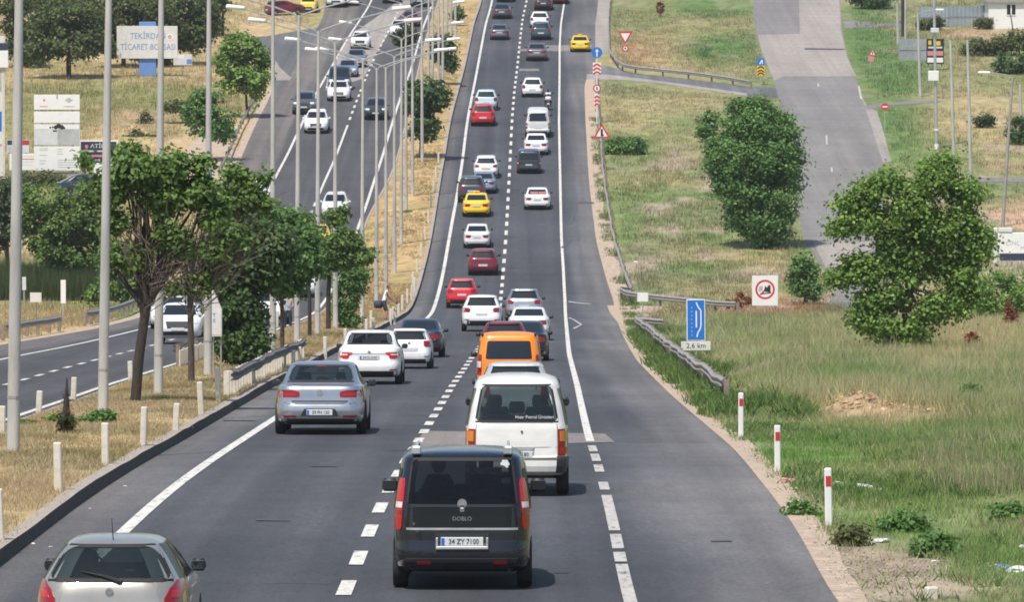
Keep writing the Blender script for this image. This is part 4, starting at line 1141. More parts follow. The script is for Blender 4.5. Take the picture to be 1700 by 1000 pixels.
MD['mpv'] = Model('mpv', sl_mpv(), 4.4, 1.83, build=b_mpv, **MPV)
MD['taxi'] = Model('taxi', sl_sedan(), 4.6, 1.80, build=b_taxi, mirror=(.98, 0), **SED)
MD['bus'] = Model('bus', sl_bus(), 4.6, 1.75, build=b_mpv, rwin=(1.18, 1.74, .80), swin=[(-.88, -.40), (-.36, .14), (.18, .70)], swz=(1.16, 1.70), wscr=(1.16, 1.76, .90), axles=(.85, 3.5), mirror=(1.25, 3.7))
MD['silver'] = Model('silver', sl_sedan(4.77, 1.83, 1.46), 4.77, 1.83, build=b_silver, hero=True, glass='glass_see', mirror=(.98, 0), low='plastic', wheel_r=.33, **SED)
MD['white_saloon'] = Model('white_saloon', sl_sedan(4.53, 1.79, 1.50, 1.0), 4.53, 1.79, build=b_white_saloon, hero=True, glass='glass_dark', mirror=(1.02, 0), low='plastic',
                           **{**SED, 'rwin': (1.12, 1.39, .83), 'swz': (1.04, 1.40), 'wscr': (1.06, 1.42, .88)})
MD['white_hatch'] = Model('white_hatch', sl_hatch(3.97, 1.68, 1.46), 3.97, 1.68, build=b_white_hatch, mirror=(.98, 0), low='plastic', **{**HAT, 'rwin': (1.06, 1.36, .84)})
MD['beige'] = Model('beige', sl_round(), 4.15, 1.69, corners=(.20, .13, .10, .05), build=b_beige, hero=True, glass='glass_see', mirror=(1.01, 2.75), low='plastic', **{**HAT, 'rwin': (.995, 1.345, .86), 'us': (.86,)})
MD['black_van'] = Model('black_van', sl_mpv(4.39, 1.83, 1.84), 4.39, 1.83, build=b_black_van, hero=True, glass='glass_dark', low='plastic', mirror_size=1.25,
                        **{**MPV, 'rwin': (1.12, 1.71, .80), 'mirror': (1.24, 2.9), 'wheel_r': .32})
MD['white_van'] = Model('white_van', sl_bus(4.4, 1.69, 1.97), 4.4, 1.69, build=b_white_van, hero=True, glass='glass_see', low='plastic', rwin=(1.23, 1.80, .80), swin=[(-.88, -.40), (-.36, .14), (.18, .70)],
                        swz=(1.16, 1.74), wscr=(1.16, 1.78, .90), axles=(.85, 3.3), mirror=(1.42, 3.75), wheel_r=.30, mirror_size=1.0)
MD['orange_van'] = Model('orange_van', sl_mpv(3.96, 1.72, 1.74), 3.96, 1.72, build=b_orange_van, low='plastic', **{**MPV, 'rwin': (1.02, 1.50, .72), 'swz': (1.0, 1.5), 'wscr': (1.06, 1.54, .86), 'axles': (.72, 3.1), 'mirror': (1.10, 2.6), 'wheel_r': .30})

WHITE = paint((.80, .80, .78)); OFFW = paint((.76, .74, .69)); SILV = paint((.42, .44, .47), .75, .3); GREYM = paint((.16, .17, .185), .6, .3); DGREY = paint((.055, .06, .068), .4, .3)
BLACK = paint((.010, .011, .013), .0, .25); VBLACK = paint((.011, .013, .019), .25, .25); BEIGE = paint((.43, .40, .345), .6, .34); ORANGE = paint((.85, .24, .012)); YEL = paint((.86, .56, .008)); RED = paint((.55, .012, .018))
DRED = paint((.17, .012, .022), .2); NAVY = paint((.022, .032, .060), .3); PBLUE = paint((.50, .66, .68)); LSILV = paint((.55, .55, .55), .3); WHITE2 = paint((.70, .70, .69)); WHITE3 = paint((.78, .78, .79), 0, .4); TEAL = paint((.045, .085, .105), .3); LBLUE = paint((.30, .36, .44), .5); BROWNG = paint((.17, .15, .155), .5)
GA = 'vehicles driving uphill in the carriageway with the solid and dashed lines'
GB = 'oncoming vehicles on the carriageway beyond the lamp posts'
UP = [
 ('beige', 'hatchback', 189, 1109, 252, 'beige silver hatchback cut off by the bottom edge, rear wiper resting on its window', 'car', BEIGE),
 ('black_van', 'van', 768, 977, 229, 'glossy black family van with roof rails and tall red tail lights', 'van', VBLACK),
 ('white_van', 'minibus', 858, 823, 171, 'old white minibus with lettering on its rear window, ahead of the black van', 'van', OFFW),
 ('silver', 'saloon', 533, 722, 150, 'silver grey saloon with round emblem, alone in the lane beside the kerb rail', 'car', SILV),
 ('white_saloon', 'saloon', 614, 639, 107, 'white saloon with tinted rear window just ahead of the silver grey saloon', 'car', WHITE),
 ('white_hatch', 'hatchback', 680, 613, 76, 'white hatchback half hidden behind the white saloon with a mast aerial', 'car', WHITE),
 ('saloon', 'saloon', 697, 594, 78, 'dark blue saloon half hidden behind the white hatchback', 'car', NAVY),
 ('hatch', 'hatchback', 856, 715, None, 'pale silver car of which only the roof shows above the white minibus', 'car', LSILV),
 ('orange_van', 'van', 845, 661, 107, 'orange small van with black door mirrors behind the white minibus roof', 'van', ORANGE),
 ('hatch', 'hatchback', 837, 605, None, 'dark red hatchback whose roof shows just above the orange van', 'car', DRED),
 ('saloon', 'saloon', 869, 600, None, 'black saloon beside the orange van, its red lamp showing', 'car', BLACK),
 ('saloon', 'saloon', 878, 566, None, 'white saloon squeezed between the black saloon and a grey estate', 'car', WHITE),
 ('suv', 'suv', 870, 534, 62, 'silver grey estate with roof bars ahead of the squeezed white saloon', 'car', SILV),
 ('suv', 'suv', 800, 551, 67, 'white crossover with roof spoiler behind the bright red crossover', 'car', WHITE),
 ('suv', 'suv', 767, 512, 52, 'bright red crossover close to the solid edge line', 'car', RED),
 ('hatch', 'hatchback', 802, 457, 49, 'dark red hatchback beside the dashed line, behind a white saloon', 'car', DRED),
 ('saloon', 'saloon', 792, 412, 45, 'white saloon between the dark red hatchback and the yellow taxi', 'car', WHITE),
 ('taxi', 'taxi', 791, 360, 46, 'yellow taxi driving close behind a dark jeep', 'taxi', YEL),
 ('suv', 'suv', 783, 336, 46, 'dark blue grey jeep partly hidden by the yellow taxi', 'car', DGREY),
 ('saloon', 'saloon', 803, 321, 42, 'grey blue saloon hidden behind the dark jeep', 'car', LBLUE),
 ('suv', 'suv', 807, 296, 42, 'white crossover with amber number plate ahead of the grey blue saloon', 'car', WHITE),
 ('saloon', 'saloon', 892, 348, 44, 'white saloon with red parcels in its rear window, alone near the edge line', 'car', WHITE),
 ('mpv', 'van', 878, 288, 40, 'dark grey people carrier with high tail lights behind a white saloon', 'car', DGREY),
 ('saloon', 'saloon', 890, 257, 41, 'white saloon wedged between the people carrier and a white van', 'car', WHITE),
 ('bus', 'van', 893, 228, 43, 'tall white van behind the motorcycle', 'van', WHITE),
 ('hatch', 'hatchback', 802, 209, 40, 'bright red hatchback close behind a pale blue hatchback', 'car', RED),
 ('hatch', 'hatchback', 807, 183, 38, 'pale blue hatchback just ahead of the bright red hatchback', 'car', PBLUE),
 ('hatch', 'hatchback', 884, 161, 36, 'white hatchback beside the motorcycle', 'car', WHITE),
 ('saloon', 'saloon', 891, 101, 35, 'brownish grey saloon crossing the pale road patch', 'car', BROWNG),
 ('taxi', 'taxi', 963, 86, 33, 'yellow taxi alone on the wide shoulder near the blue arrow sign', 'taxi', YEL),
 ('hatch', 'hatchback', 898, 66, 33, 'dark teal hatchback behind a white one high on the hill', 'car', TEAL),
 ('hatch', 'hatchback', 896, 46, 32, 'white hatchback just ahead of the dark teal hatchback', 'car', WHITE),
 ('saloon', 'saloon', 829, 66, 31, 'grey metallic saloon following a dark saloon high on the hill', 'car', GREYM),
 ('saloon', 'saloon', 833, 31, 31, 'dark saloon ahead of the grey metallic saloon', 'car', DGREY),
 ('saloon', 'saloon', 902, 17, 31, 'black saloon beside the dashed line at the top edge', 'car', BLACK),
 ('hatch', 'hatchback', 929, 6, 29, 'red car just cut by the top edge near the edge line', 'car', DRED),
 ('saloon', 'saloon', 839, 3, 29, 'dark blue car cut by the top edge in the inner lane', 'car', NAVY),
]
for (mk, nme, px, py, wp, lab, cat, col) in UP:
    o = put_vehicle(MD[mk], nme, px, py, wp, lab, cat, GA, col)
    if 'amber number' in lab:
        for c in o.children:
            if c.name.startswith('number_plate'): c.material_slots[0].material = M['amberplate']; c.scale = (1.2, 1, 1.2)
    if 'red parcels' in lab:
        mb = MB(); S = MD['saloon'].S
        for f in (-.45, -.1, .3, .6):
            p = S.pt('rear', f, 1.12); mb.rbox(p.x - .13, p.x + .13, p.y - .82, p.y - .80, 1.09, 1.09 + .16, .01)
        mb.build('parcel', M['pink'], o)
DOWN = [
 ('suv', 'suv', 297, 572, 78, 'white crossover seen from the front behind the two trunks at the concrete post', 'car', WHITE),
 ('saloon', 'saloon', 281, 547, None, 'white car mostly hidden behind the white crossover and lamp posts', 'car', WHITE),
 ('bus', 'van', 450, 540, None, 'white van showing through the gap under the dense median tree', 'van', WHITE),
 ('saloon', 'saloon', 500, 494, None, 'white car glimpsed under the leaves beside the thin trunk', 'car', WHITE),
 ('hatch', 'hatchback', 556, 363, 45, 'white hatchback above the median tree, lane nearest the median', 'car', WHITE),
 ('taxi', 'taxi', 525, 416, None, 'yellow taxi half covered by the tree crowns in the median', 'taxi', YEL),
 ('suv', 'suv', 416, 346, None, 'white car half covered by a tree crown beside the wide edge line', 'car', WHITE),
 ('hatch', 'hatchback', 525, 221, 40, 'white hatchback astride the lane below a white saloon', 'car', WHITE),
 ('suv', 'suv', 505, 190, 40, 'dark grey jeep near the outer edge line', 'car', GREYM),
 ('suv', 'suv', 624, 199, 38, 'black jeep with bright headlights in the lane nearest the median', 'car', DGREY),
 ('saloon', 'saloon', 562, 168, 38, 'white saloon in front of a dark blue van', 'car', WHITE),
 ('mpv', 'van', 563, 150, 37, 'dark blue van right behind the white saloon', 'van', NAVY),
 ('saloon', 'saloon', 577, 128, 33, 'slate blue saloon half hidden between dark van and silver saloon', 'car', LBLUE),
 ('saloon', 'saloon', 591, 112, 34, 'silver blue saloon below the white estate', 'car', SILV),
 ('suv', 'suv', 598, 82, 32, 'white estate on the pale worn strip of road', 'car', WHITE),
 ('saloon', 'saloon', 663, 61, 32, 'white saloon in front of a dark red car', 'car', WHITE),
 ('saloon', 'saloon', 681, 44, 30, 'dark red car behind a white saloon beside the median', 'car', DRED),
 ('bus', 'van', 558, 12, 38, 'white delivery van cut by the top edge', 'van', WHITE),
 ('bus', 'van', 578, 9, 36, 'second white van beside the delivery van at the top edge', 'van', WHITE),
 ('saloon', 'saloon', 650, 5, 30, 'grey car cut by the top edge on the worn strip', 'car', GREYM),
 ('suv', 'suv', 697, 11, 32, 'dark and white jeep at the top edge beside the lamp posts', 'car', LBLUE),
]
for (mk, nme, px, py, wp, lab, cat, col) in DOWN:
    put_vehicle(MD[mk], nme, px, py, wp, lab, cat, GB, col, front=True)
put_vehicle(MD['hatch'], 'hatchback', 455, 25, None, 'dark red hatchback parked on straw coloured ground', 'car', 'vehicles standing off the road', DRED, heading=R(-62))
put_vehicle(MD['bus'], 'van', 512, 21, None, 'yellow van standing on the straw coloured corner', 'van', 'vehicles standing off the road', YEL, front=True)
put_vehicle(MD['saloon'], 'saloon', 110, 327, None, 'dark blue car standing beneath the large white project board', 'car', 'vehicles standing off the road', NAVY, heading=R(-80))
# ------------------------------------------------------------------ lamp posts in the median
def lamp_meshes(H=12.9):
    a = MB(); n = 7
    a.tube([(0, 0, -.3), (0, 0, .02), (0, 0, H * .5), (0, 0, H)], [.135, .13, .098, .058], 8)
    pole = a.mesh('pole', 50)
    arms = []; heads = []
    for sg in (-1, 1):
        b = MB(); b.tube([(0, 0, H - .25), (sg * .12, 0, H + .02), (sg * .9, 0, H + .30), (sg * 3.2, 0, H + .92)], [.042, .038, .032, .028], 6)
        arms.append(b.mesh('arm', 40))
        h = MB(); ang = math.atan(.62 / 2.3) * .35
        T = Matrix.Translation((sg * 3.2, 0, H + .95)) @ Matrix.Rotation(-sg * ang, 4, 'Y')
        h.rbox(-.10 if sg > 0 else -.72, .72 if sg > 0 else .10, -.15, .15, -.09, .09, .05, 0, T)
        heads.append(h.mesh('lamp_head', 40))
    return pole, arms, heads
LP = lamp_meshes()
_band = MB(); _band.tube([(0, 0, 1.0), (0, 0, 1.05)], [.131, .131], 8)
band = _band.mesh('band', 40)
LAMPS = [(22, 750, 13), (171, 688, 12), (263, 655, 7), (345, 624, 4), (453, 583, 1), (493, 569, 3), (527, 556, 2), (557, 545, 0), (601, 526, 2), (625, 505, 1), (641, 497, 0), (655, 453, 0), (666, 405, 1), (674, 350, 0), (685, 325, 0), (701, 268, -1)]
ORD = ['first', 'second', 'third', 'fourth', 'fifth', 'sixth', 'seventh', 'eighth', 'ninth', 'tenth', 'eleventh', 'twelfth', 'thirteenth', 'fourteenth', 'fifteenth', 'sixteenth', 'seventeenth', 'eighteenth', 'nineteenth', 'twentieth']
LABL = {0: 'thick concrete lamp post standing in dry grass before every other median post', 1: 'concrete lamp post with weeds round its foot, second along the median', 2: 'concrete lamp post directly behind the forked bare tree trunk',
        3: 'concrete lamp post with a pale cabinet fixed beside it', 4: 'lamp post rising through the dense dark tree in the median', 8: 'lamp post rising beside the crouching leafy sapling',
        9: 'lamp post just behind the bending man in white shirt', 11: 'thick grey lamp post whose foot stands on bare straw beyond the bending man'}
def ring_lamp(i, p, lean, label, grp, meshes=LP, mkey='concrete', rz=0.0):
    root = empty('lamp_post', p, rz, label=label, cat='lamp post', group=grp)
    root.rotation_euler = (0, R(lean), rz)
    pole, arms, heads = meshes
    o = link('pole', pole, root)
    if not pole.materials: pole.materials.append(M[mkey])
    for a, h in zip(arms, heads):
        if not a.materials: a.materials.append(M['galv'])
        if not h.materials: h.materials.append(M['lampwhite'])
        ao = link('arm', a, root); link('lamp_head', h, ao)
    if not band.materials: band.materials.append(M['galv_old'])
    link('band', band, o)
    return root
for i, (px, py, dx) in enumerate(LAMPS):
    p = atm(px, py)
    lean = {0: 1.0, 1: 1.0, 2: .6, 3: .35}.get(i, .15 * dx)
    ring_lamp(i, p, lean, LABL.get(i, f'{ORD[i]} double armed lamp post along the median counting up the road'), 'double armed lamp posts in the median')
# farther posts up the hill, same builder
for i, (px, py) in enumerate([(711, 232), (718, 205), (728, 176), (735, 150), (742, 118), (749, 92), (756, 60), (762, 34)]):
    p = atm(px, py)
    ring_lamp(i, p, .2, f'{ORD[len(LAMPS) + i] if len(LAMPS) + i < 20 else "far"} double armed lamp post high on the hill, {ORD[7 - i]} from the top edge', 'double armed lamp posts in the median')

# cabinet by the fourth post
p = atm(352, 622); root = empty('cabinet', p, label='pale metal switch cabinet with a peaked top on two legs beside a lamp post', cat='cabinet')
mb = MB(); mb.prism([(-.02, 1.15), (.30, 1.15), (.30, 1.95), (.0, 2.65), (-.02, 2.65)], -.18, .18); mb.build('case', 'white_old', root)
mb = MB(); mb.box(.015, .285, -.19, -.182, 1.2, 1.9); mb.build('door', 'white_old', root)
for x in (.02, .25):
    mb = MB(); mb.box(x, x + .04, -.04, .04, -.1, 1.15); mb.build('leg', 'galv_old', root)
lettering('T', .16, .08, -.193, 1.78, 'blue', root); lettering('E', .16, .08, -.193, 1.62, 'blue', root)

# ------------------------------------------------------------------ small concrete marker posts
def marker_mesh(h=.82, w=.13):
    m = MB(); m.rbox(-w / 2, w / 2, -w / 2 * .7, w / 2 * .7, -.2, h, .02); return m.mesh('marker_post')
mk0 = marker_mesh(); mk0.materials.append(M['concrete_post'])
KERBP = [(0, 900), (97, 817), (175, 772), (238, 741), (291, 716), (334, 690), (363, 668), (487, 612), (499, 604), (540, 588), (574, 572)]
KERBP += [(608, 555), (620, 548), (648, 541), (655, 533), (662, 524), (668, 517), (676, 505), (683, 496), (688, 484)]
for i, (px, py) in enumerate(KERBP):
    o = link('marker_post', mk0); o.location = atm(px, py); o.rotation_euler = (R(random.uniform(-2, 2)), R(random.uniform(-3, 3)), R(random.uniform(-8, 8))); o.scale = (1, 1, random.uniform(.9, 1.06))
    nm(o, f'{ORD[i]} white concrete marker post along the kerb of the uphill carriageway', 'marker post', 'concrete marker posts on the median edges')
YK = [float(py2Y(480)) + 11 * k for k in range(9)]
for i, y in enumerate(YK):
    x = float(cx(KL, y)) - .42
    o = link('marker_post', mk0); o.location = (x, y, mz(x, y)); o.scale = (1, 1, .95)
    nm(o, f'small far marker post on the hill kerb, {ORD[i]} beyond the bending man', 'marker post', 'concrete marker posts on the median edges')
for i, (px, py, h) in enumerate([(64, 692, .62), (122, 664, .6), (217, 634, .62), (3, 722, .6)]):
    o = link('marker_post', mk0); o.location = atm(px, py); o.rotation_euler = (0, R([3, 2, -2, 1][i]), 0); o.scale = (1.1, 1.1, h / .82)
    nm(o, ['leaning concrete marker post beside the burnt conifer', 'cream marker post between burnt conifer and second lamp post', 'cream marker post touching the forked tree trunk, by the far carriageway', 'marker post at the picture edge behind the thickest lamp post'][i], 'marker post', 'concrete marker posts on the median edges')
for i, (px, py) in enumerate([(310, 548), (450, 545), (466, 548), (503, 540)]):
    o = link('marker_post', mk0); o.location = atm(px + 150, py - 4); o.scale = (1, 1, .95)
    nm(o, f'{ORD[i]} pale marker post under the trees by the far carriageway', 'marker post', 'concrete marker posts on the median edges')
# red and white delineators on the right verge
for i, (px, py, h, lab) in enumerate([(1376, 873, .88, 'white delineator with red reflector in the grass, largest of the three'), (1291, 785, .86, 'white delineator with red reflector, the middle one of three'), (1230, 729, .98, 'white delineator with red reflector standing next to the guardrail end')]):
    p = at(px, py); root = empty('delineator', p, R(8), label=lab, cat='delineator', group='red and white delineators on the verge')
    root.rotation_euler = (0, R([-1.2, -.6, 0][i]), R(6)); k = [1.0, 1.0, 1.0][i]
    mb = MB(); mb.rbox(-.055, .055, -.035, .035, -.25, h, .018); mb.build('post', 'white', root)
    mb = MB(); mb.rbox(-.042, .042, -.041, -.034, h - .28, h - .12, .004); mb.build('reflector', 'red', root)
# ------------------------------------------------------------------ W-beam guardrails
WPROF = [(0, .155), (.0, .145), (.045, .105), (.075, .085), (.075, .055), (.01, .02), (.01, -.02), (.075, -.055), (.075, -.085), (.045, -.105), (0, -.145), (0, -.155)]
def guardrail(label, pts, top=.72, every=2.0, mk='galv', face=1, group=None, postmk='post_wood', z_at=None, posth=None, down_end=False, waver=0.03, plank=False):
    """beam along ground points; face=+1 bulges to the right of the running direction"""
    P = [Vector((x, y, 0)) for x, y in pts]
    # resample
    L = [0]
    for a, b in zip(P[:-1], P[1:]): L.append(L[-1] + (b - a).length)
    tot = L[-1]; n = max(int(tot / .5), 8)
    Q = []
    xs_ = [p.x for p in P]; ys_ = [p.y for p in P]
    for i in range(n + 1):
        t = tot * i / n; Q.append(Vector((np.interp(t, L, xs_), np.interp(t, L, ys_), 0)))
    for _ in range(2):
        Q = [Q[0]] + [(Q[i - 1] + Q[i] * 2 + Q[i + 1]) / 4 for i in range(1, len(Q) - 1)] + [Q[-1]]
    root = empty('guardrail', (Q[0].x, Q[0].y, mz(Q[0].x, Q[0].y)), label=label, cat='guardrail', group=group)
    o0 = root.location.copy()
    mb = MB(); vs = []; m = len(WPROF)
    gzs = []
    for i, p in enumerate(Q):
        d = (Q[min(i + 1, n)] - Q[max(i - 1, 0)]).normalized(); nrm = Vector((d.y, -d.x, 0)) * face
        t = i / n
        zc = mz(p.x, p.y) + top - .155 + waver * (vnoise(i * .13, 3.3, 5) - .5) * 2
        if down_end: zc -= max(0, (1 - i / n * 9)) * .45
        lat = waver * (vnoise(i * .17, 9.3, 8) - .5) * 2.5
        gzs.append(zc)
        for u, z in WPROF:
            q = p + nrm * (u + lat); vs.append((q.x - o0.x, q.y - o0.y, zc + z - o0.z))
    fs = [(i * m + k, i * m + k + 1, (i + 1) * m + k + 1, (i + 1) * m + k) for i in range(n) for k in range(m - 1)]
    b = len(vs)   # give the sheet a back
    vs2 = []
    for i, p in enumerate(Q):
        d = (Q[min(i + 1, n)] - Q[max(i - 1, 0)]).normalized(); nrm = Vector((d.y, -d.x, 0)) * face
        for k in range(m):
            v = Vector(vs[i * m + k]) - nrm * .006; vs2.append(tuple(v))
    fs += [(b + i * m + k + 1, b + i * m + k, b + (i + 1) * m + k, b + (i + 1) * m + k + 1) for i in range(n) for k in range(m - 1)]
    for i in range(n):
        for k in (0, m - 1): fs.append((i * m + k, (i + 1) * m + k, b + (i + 1) * m + k, b + i * m + k))
    mb.add(vs + vs2, fs); mb.build('rail', mk, root, smooth=50)
    np_ = max(int(tot / every), 1)
    for j in range(np_ + 1):
        i = min(int(round(j * n / np_)), n); p = Q[i]
        d = (Q[min(i + 1, n)] - Q[max(i - 1, 0)]).normalized(); nrm = Vector((d.y, -d.x, 0)) * face
        q = p - nrm * .10
        T = Matrix.Translation((q.x - o0.x, q.y - o0.y, mz(q.x, q.y) - o0.z)) @ Matrix.Rotation(math.atan2(d.y, d.x), 4, 'Z')
        pb = MB(); pb.rbox(-.05, .05, -.075, .075, -.3, gzs[i] + .10 - mz(q.x, q.y), .008, 0, T); pb.build('post', postmk, root)
        
    return root
def G(*px): return [px2g(a, b) for a, b in px]
# (ground points under the beam)
guardrail('weathered guardrail along the meadow beside the blue detour sign', G((1056, 549), (1075, 565), (1110, 598), (1150, 632), (1178, 652), (1200, 672)), .70, 3.0, 'galv_old', 1, 'guardrails on the meadow side', waver=.05)
guardrail('short dark guardrail stub closing the path behind the meadow rail', G((1056, 549), (1064, 549), (1082, 550), (1102, 551)), .62, 1.0, 'galv_old', 1, 'guardrails on the meadow side')
ga = [(float(cx(RE, y)) + .95, y) for y in np.arange(float(py2Y(500)), float(py2Y(140)), 4.0)]
gb = G((1222, 523), (1180, 519), (1120, 513), (1075, 508), (1040, 503), (1027, 496))
guardrail('long guardrail curving from the hill roadside round to the prohibition sign', gb + ga, .70, 4.0, 'galv_old', -1, 'guardrails on the meadow side')
guardrail('guardrail following the slip road corner below the yield sign', [(float(cx(RE, y)) + 1.2, y) for y in np.arange(660, float(py2Y(95)), -4.0)] + G((1024, 112), (1034, 119), (1060, 124), (1110, 128), (1160, 134), (1205, 140), (1245, 147)), .72, 4.0, 'galv_old', 1, 'guardrails on the meadow side')
# median: short rail by the silver car, and back of the rail on the opposite side
yk = np.arange(float(py2Y(672)), float(py2Y(605)), 3.0)
guardrail('short weathered guardrail on the kerb beside the silver grey saloon', [(float(cx(KL, y)) - .36, y) for y in yk], .70, 1.6, 'rail_dark', 1, 'guardrails in the median', postmk='concrete_post', waver=.05)
yk = np.arange(float(py2Y(618)), float(py2Y(590)), 2.0)
root = guardrail('low rail with upright planks seen from behind under the median trees', [(float(cx(ORE, y)) + .34, y) for y in yk], .80, 8.0, 'galv_old', -1, 'guardrails in the median')
o0 = root.location
for i, y in enumerate(np.arange(yk[0], yk[-1], .62)):
    x = float(cx(ORE, y)) + .50
    pb = MB(); pb.box(-.02 + x - o0.x, .02 + x - o0.x, y - o0.y - .26, y - o0.y + .26, mz(x, y) - o0.z - .1, mz(x, y) - o0.z + .60 + random.uniform(-.03, .03)); pb.build('plank', 'concrete_post', root)
guardrail('guardrail beyond the opposite carriageway ending before the gap', [(float(cx(OLE, y)) - .9, y) for y in np.arange(float(py2Y(566)), float(py2Y(549)), 3.0)] , .75, 4.0, 'galv_old', 1, 'guardrails beyond the opposite carriageway')
guardrail('guardrail beyond the opposite carriageway starting after the gap', [(float(cx(OLE, y)) - .9, y) for y in np.arange(float(py2Y(542)), float(py2Y(480)), 3.0)], .75, 4.0, 'galv_old', 1, 'guardrails beyond the opposite carriageway')
guardrail('guardrail on the far roadside above the sandy track', [(float(cx(OLE, y)) - .8, y) for y in np.arange(float(py2Y(292)), float(py2Y(168)), 3.0)], .75, 4.0, 'galv_old', 1, 'guardrails beyond the opposite carriageway')

# ------------------------------------------------------------------ signs
def sign_root(name, px, py, label, cat='road sign', group=None, rz=0.0, lean=0.0):
    r = empty(name, at(px, py), rz, label=label, cat=cat, group=group); r.rotation_euler = (0, R(lean), rz); return r
def post(root, h, r=.035, mk='galv', x=0, y=.05):
    mb = MB(); mb.tube([(x, y, -.25), (x, y, h)], r, 8); mb.build('post', mk, root, smooth=40)
def tri(cx_, cz, s, up=True):
    h = s * .866
    return [(cx_ - s / 2, cz - h / 3), (cx_ + s / 2, cz - h / 3), (cx_, cz + 2 * h / 3)] if up else [(cx_ - s / 2, cz + h / 3), (cx_, cz - 2 * h / 3), (cx_ + s / 2, cz + h / 3)]
# blue detour panel with distance plate
s = scl(604); r = sign_root('detour_sign', 1156, 604, 'blue panel with a white bypass line and a white distance plate below it', lean=-.6)
post(r, 2.2, .04)
zb = (604 - 566) / s; zt = (604 - 497) / s; hw = 15.5 / s; zm = (zb + zt) / 2
mb = MB(); mb.rbox(-hw, hw, -.012, .012, zb, zt, .01); pnl = mb.build('panel', 'white', r)
mb = MB(); mb.rbox(-hw + .03, hw - .03, -.017, -.011, zb + .03, zt - .03, .003); mb.build('blue_field', 'blue', pnl)
mb = MB(); hh = zt - zb
for a, b in (((.02, .93), (.08, .86)), ((.08, .86), (.15, .80)), ((.15, .80), (.28, .73)), ((.28, .73), (.28, .36)), ((.28, .36), (.24, .29)), ((.24, .29), (.10, .19)), ((.10, .19), (.05, .09))):
    mb.bar((a[0] * hw * 1.9, zb + a[1] * hh), (b[0] * hw * 1.9, zb + b[1] * hh), .045, -.022, -.017)
mb.bar((.04 * hw, zb + .32 * hh), (.04 * hw, zb + .72 * hh), .05, -.022, -.017)
mb.build('bypass_line', 'white', pnl)
mb = MB()
for k in range(8): mb.box(-.44 * hw - .012, -.44 * hw + .012, -.021, -.017, zb + (.12 + .095 * k) * hh, zb + (.15 + .095 * k) * hh)
mb.build('lane_dots', 'lightgrey', pnl)
mb = MB(); mb.rbox(-25 / s, 24 / s, -.012, .012, (604 - 582) / s, (604 - 567) / s, .006); pl = mb.build('distance_plate', 'white_old', r)
lettering('2,6 km', .25, 0, -.016, (604 - 574.5) / s, 'black', pl)
# back of a small white sign near the path
r = sign_root('small_sign', 1067, 536, 'small blank white plate on a post in front of the curving guardrail'); s = scl(536)
post(r, 1.2); mb = MB(); mb.rbox(-9 / s, 9 / s, -.01, .01, (536 - 501) / s, (536 - 486) / s, .005); mb.build('plate', 'white', r)
# white panel with red prohibition ring
s = scl(530); r = sign_root('prohibition_sign', 1270, 530, 'square white board with a red ring and slash over a dark vehicle symbol'); post(r, 1.6, .04)
a = 21.5 / s; z0 = (530 - 508) / s; z1 = (530 - 458) / s; zc = (530 - 481) / s
mb = MB(); mb.rbox(-a, a, -.012, .012, z0, z1, .008); pn = mb.build('panel', 'white', r)
mb = MB(); mb.ring(0, zc, 13 / s, 16.2 / s, -.018, -.012, 36); mb.bar((-8 / s, zc - 9 / s), (8 / s, zc + 7 / s), 2.6 / s, -.018, -.012); mb.build('red_ring', 'red', pn)
mb = MB(); mb.prism([(-2 / s, zc - 3 / s), (9 / s, zc - 5 / s), (9 / s, zc + 6 / s), (6 / s, zc + 8 / s), (4 / s, zc + 2 / s), (0, zc + 6 / s)], -.022, -.018); mb.bar((-6 / s, zc - 7 / s), (10 / s, zc - 5.5 / s), 1.6 / s, -.022, -.018); mb.build('symbol', 'black', pn)
mb = MB(); mb.prism([(-11 / s, zc - 3 / s), (-4 / s, zc - 1 / s), (-4 / s, zc + 6 / s), (-10 / s, zc + 5 / s)], -.0215, -.018); mb.build('symbol', 'grey', pn)
# triangle warning sign
s = scl(283); r = sign_root('warning_sign', 999, 283, 'red bordered warning triangle with a black junction symbol'); post(r, (283 - 208) / s, .04)
zc = (283 - 221) / s; mb = MB(); mb.prism(tri(0, zc, 28 / s), -.012, .012); t = mb.build('triangle', 'red', r)
mb = MB(); mb.prism(tri(0, zc - .005, 19 / s), -.018, -.012); mb.build('white_field', 'white', t)
mb = MB(); mb.bar((0, zc - 5 / s), (0, zc + 7 / s), 3.6 / s, -.023, -.018); mb.bar((0, zc), (2.8 / s, zc - 4.5 / s), 2.2 / s, -.0232, -.018); mb.build('symbol', 'black', t)
# mast with the stacked signs at the slip road nose
s = scl(212); r = sign_root('sign_mast', 991, 205, 'tall white mast stacking a blue arrow disc, red chevron plates and a red ring'); post(r, (205 - 80) / s, .05, 'white')
Zp = lambda y: (205 - y) / s
mb = MB(); mb.disc(0, Zp(86), 9 / s, -.02, .0, 26); d_ = mb.build('arrow_disc', 'blue', r)
mb = MB(); mb.bar((0, Zp(93)), (0, Zp(84)), 2 / s, -.026, -.02); mb.prism([(-3.2 / s, Zp(84.5)), (3.2 / s, Zp(84.5)), (0, Zp(79.5))], -.0262, -.02); mb.build('arrow', 'white', d_)
for yy, w_, hgt in ((113, 7, 20), (166, 4.2, 20)):
    mb = MB(); mb.rbox(-w_ / s, w_ / s, -.02, .0, Zp(yy + hgt / 2), Zp(yy - hgt / 2), .01); pn = mb.build('chevron_plate', 'white', r)
    mb = MB()
    for k in range(3):
        zz = Zp(yy - hgt * .32 + k * hgt * .32)
        mb.bar((-w_ * .9 / s, zz - 3 / s), (0, zz + 1.5 / s), 3 / s, -.026, -.02); mb.bar((0, zz + 1.5 / s), (w_ * .9 / s, zz - 3 / s), 3 / s, -.0264, -.02)
    mb.build('chevrons', 'red', pn)
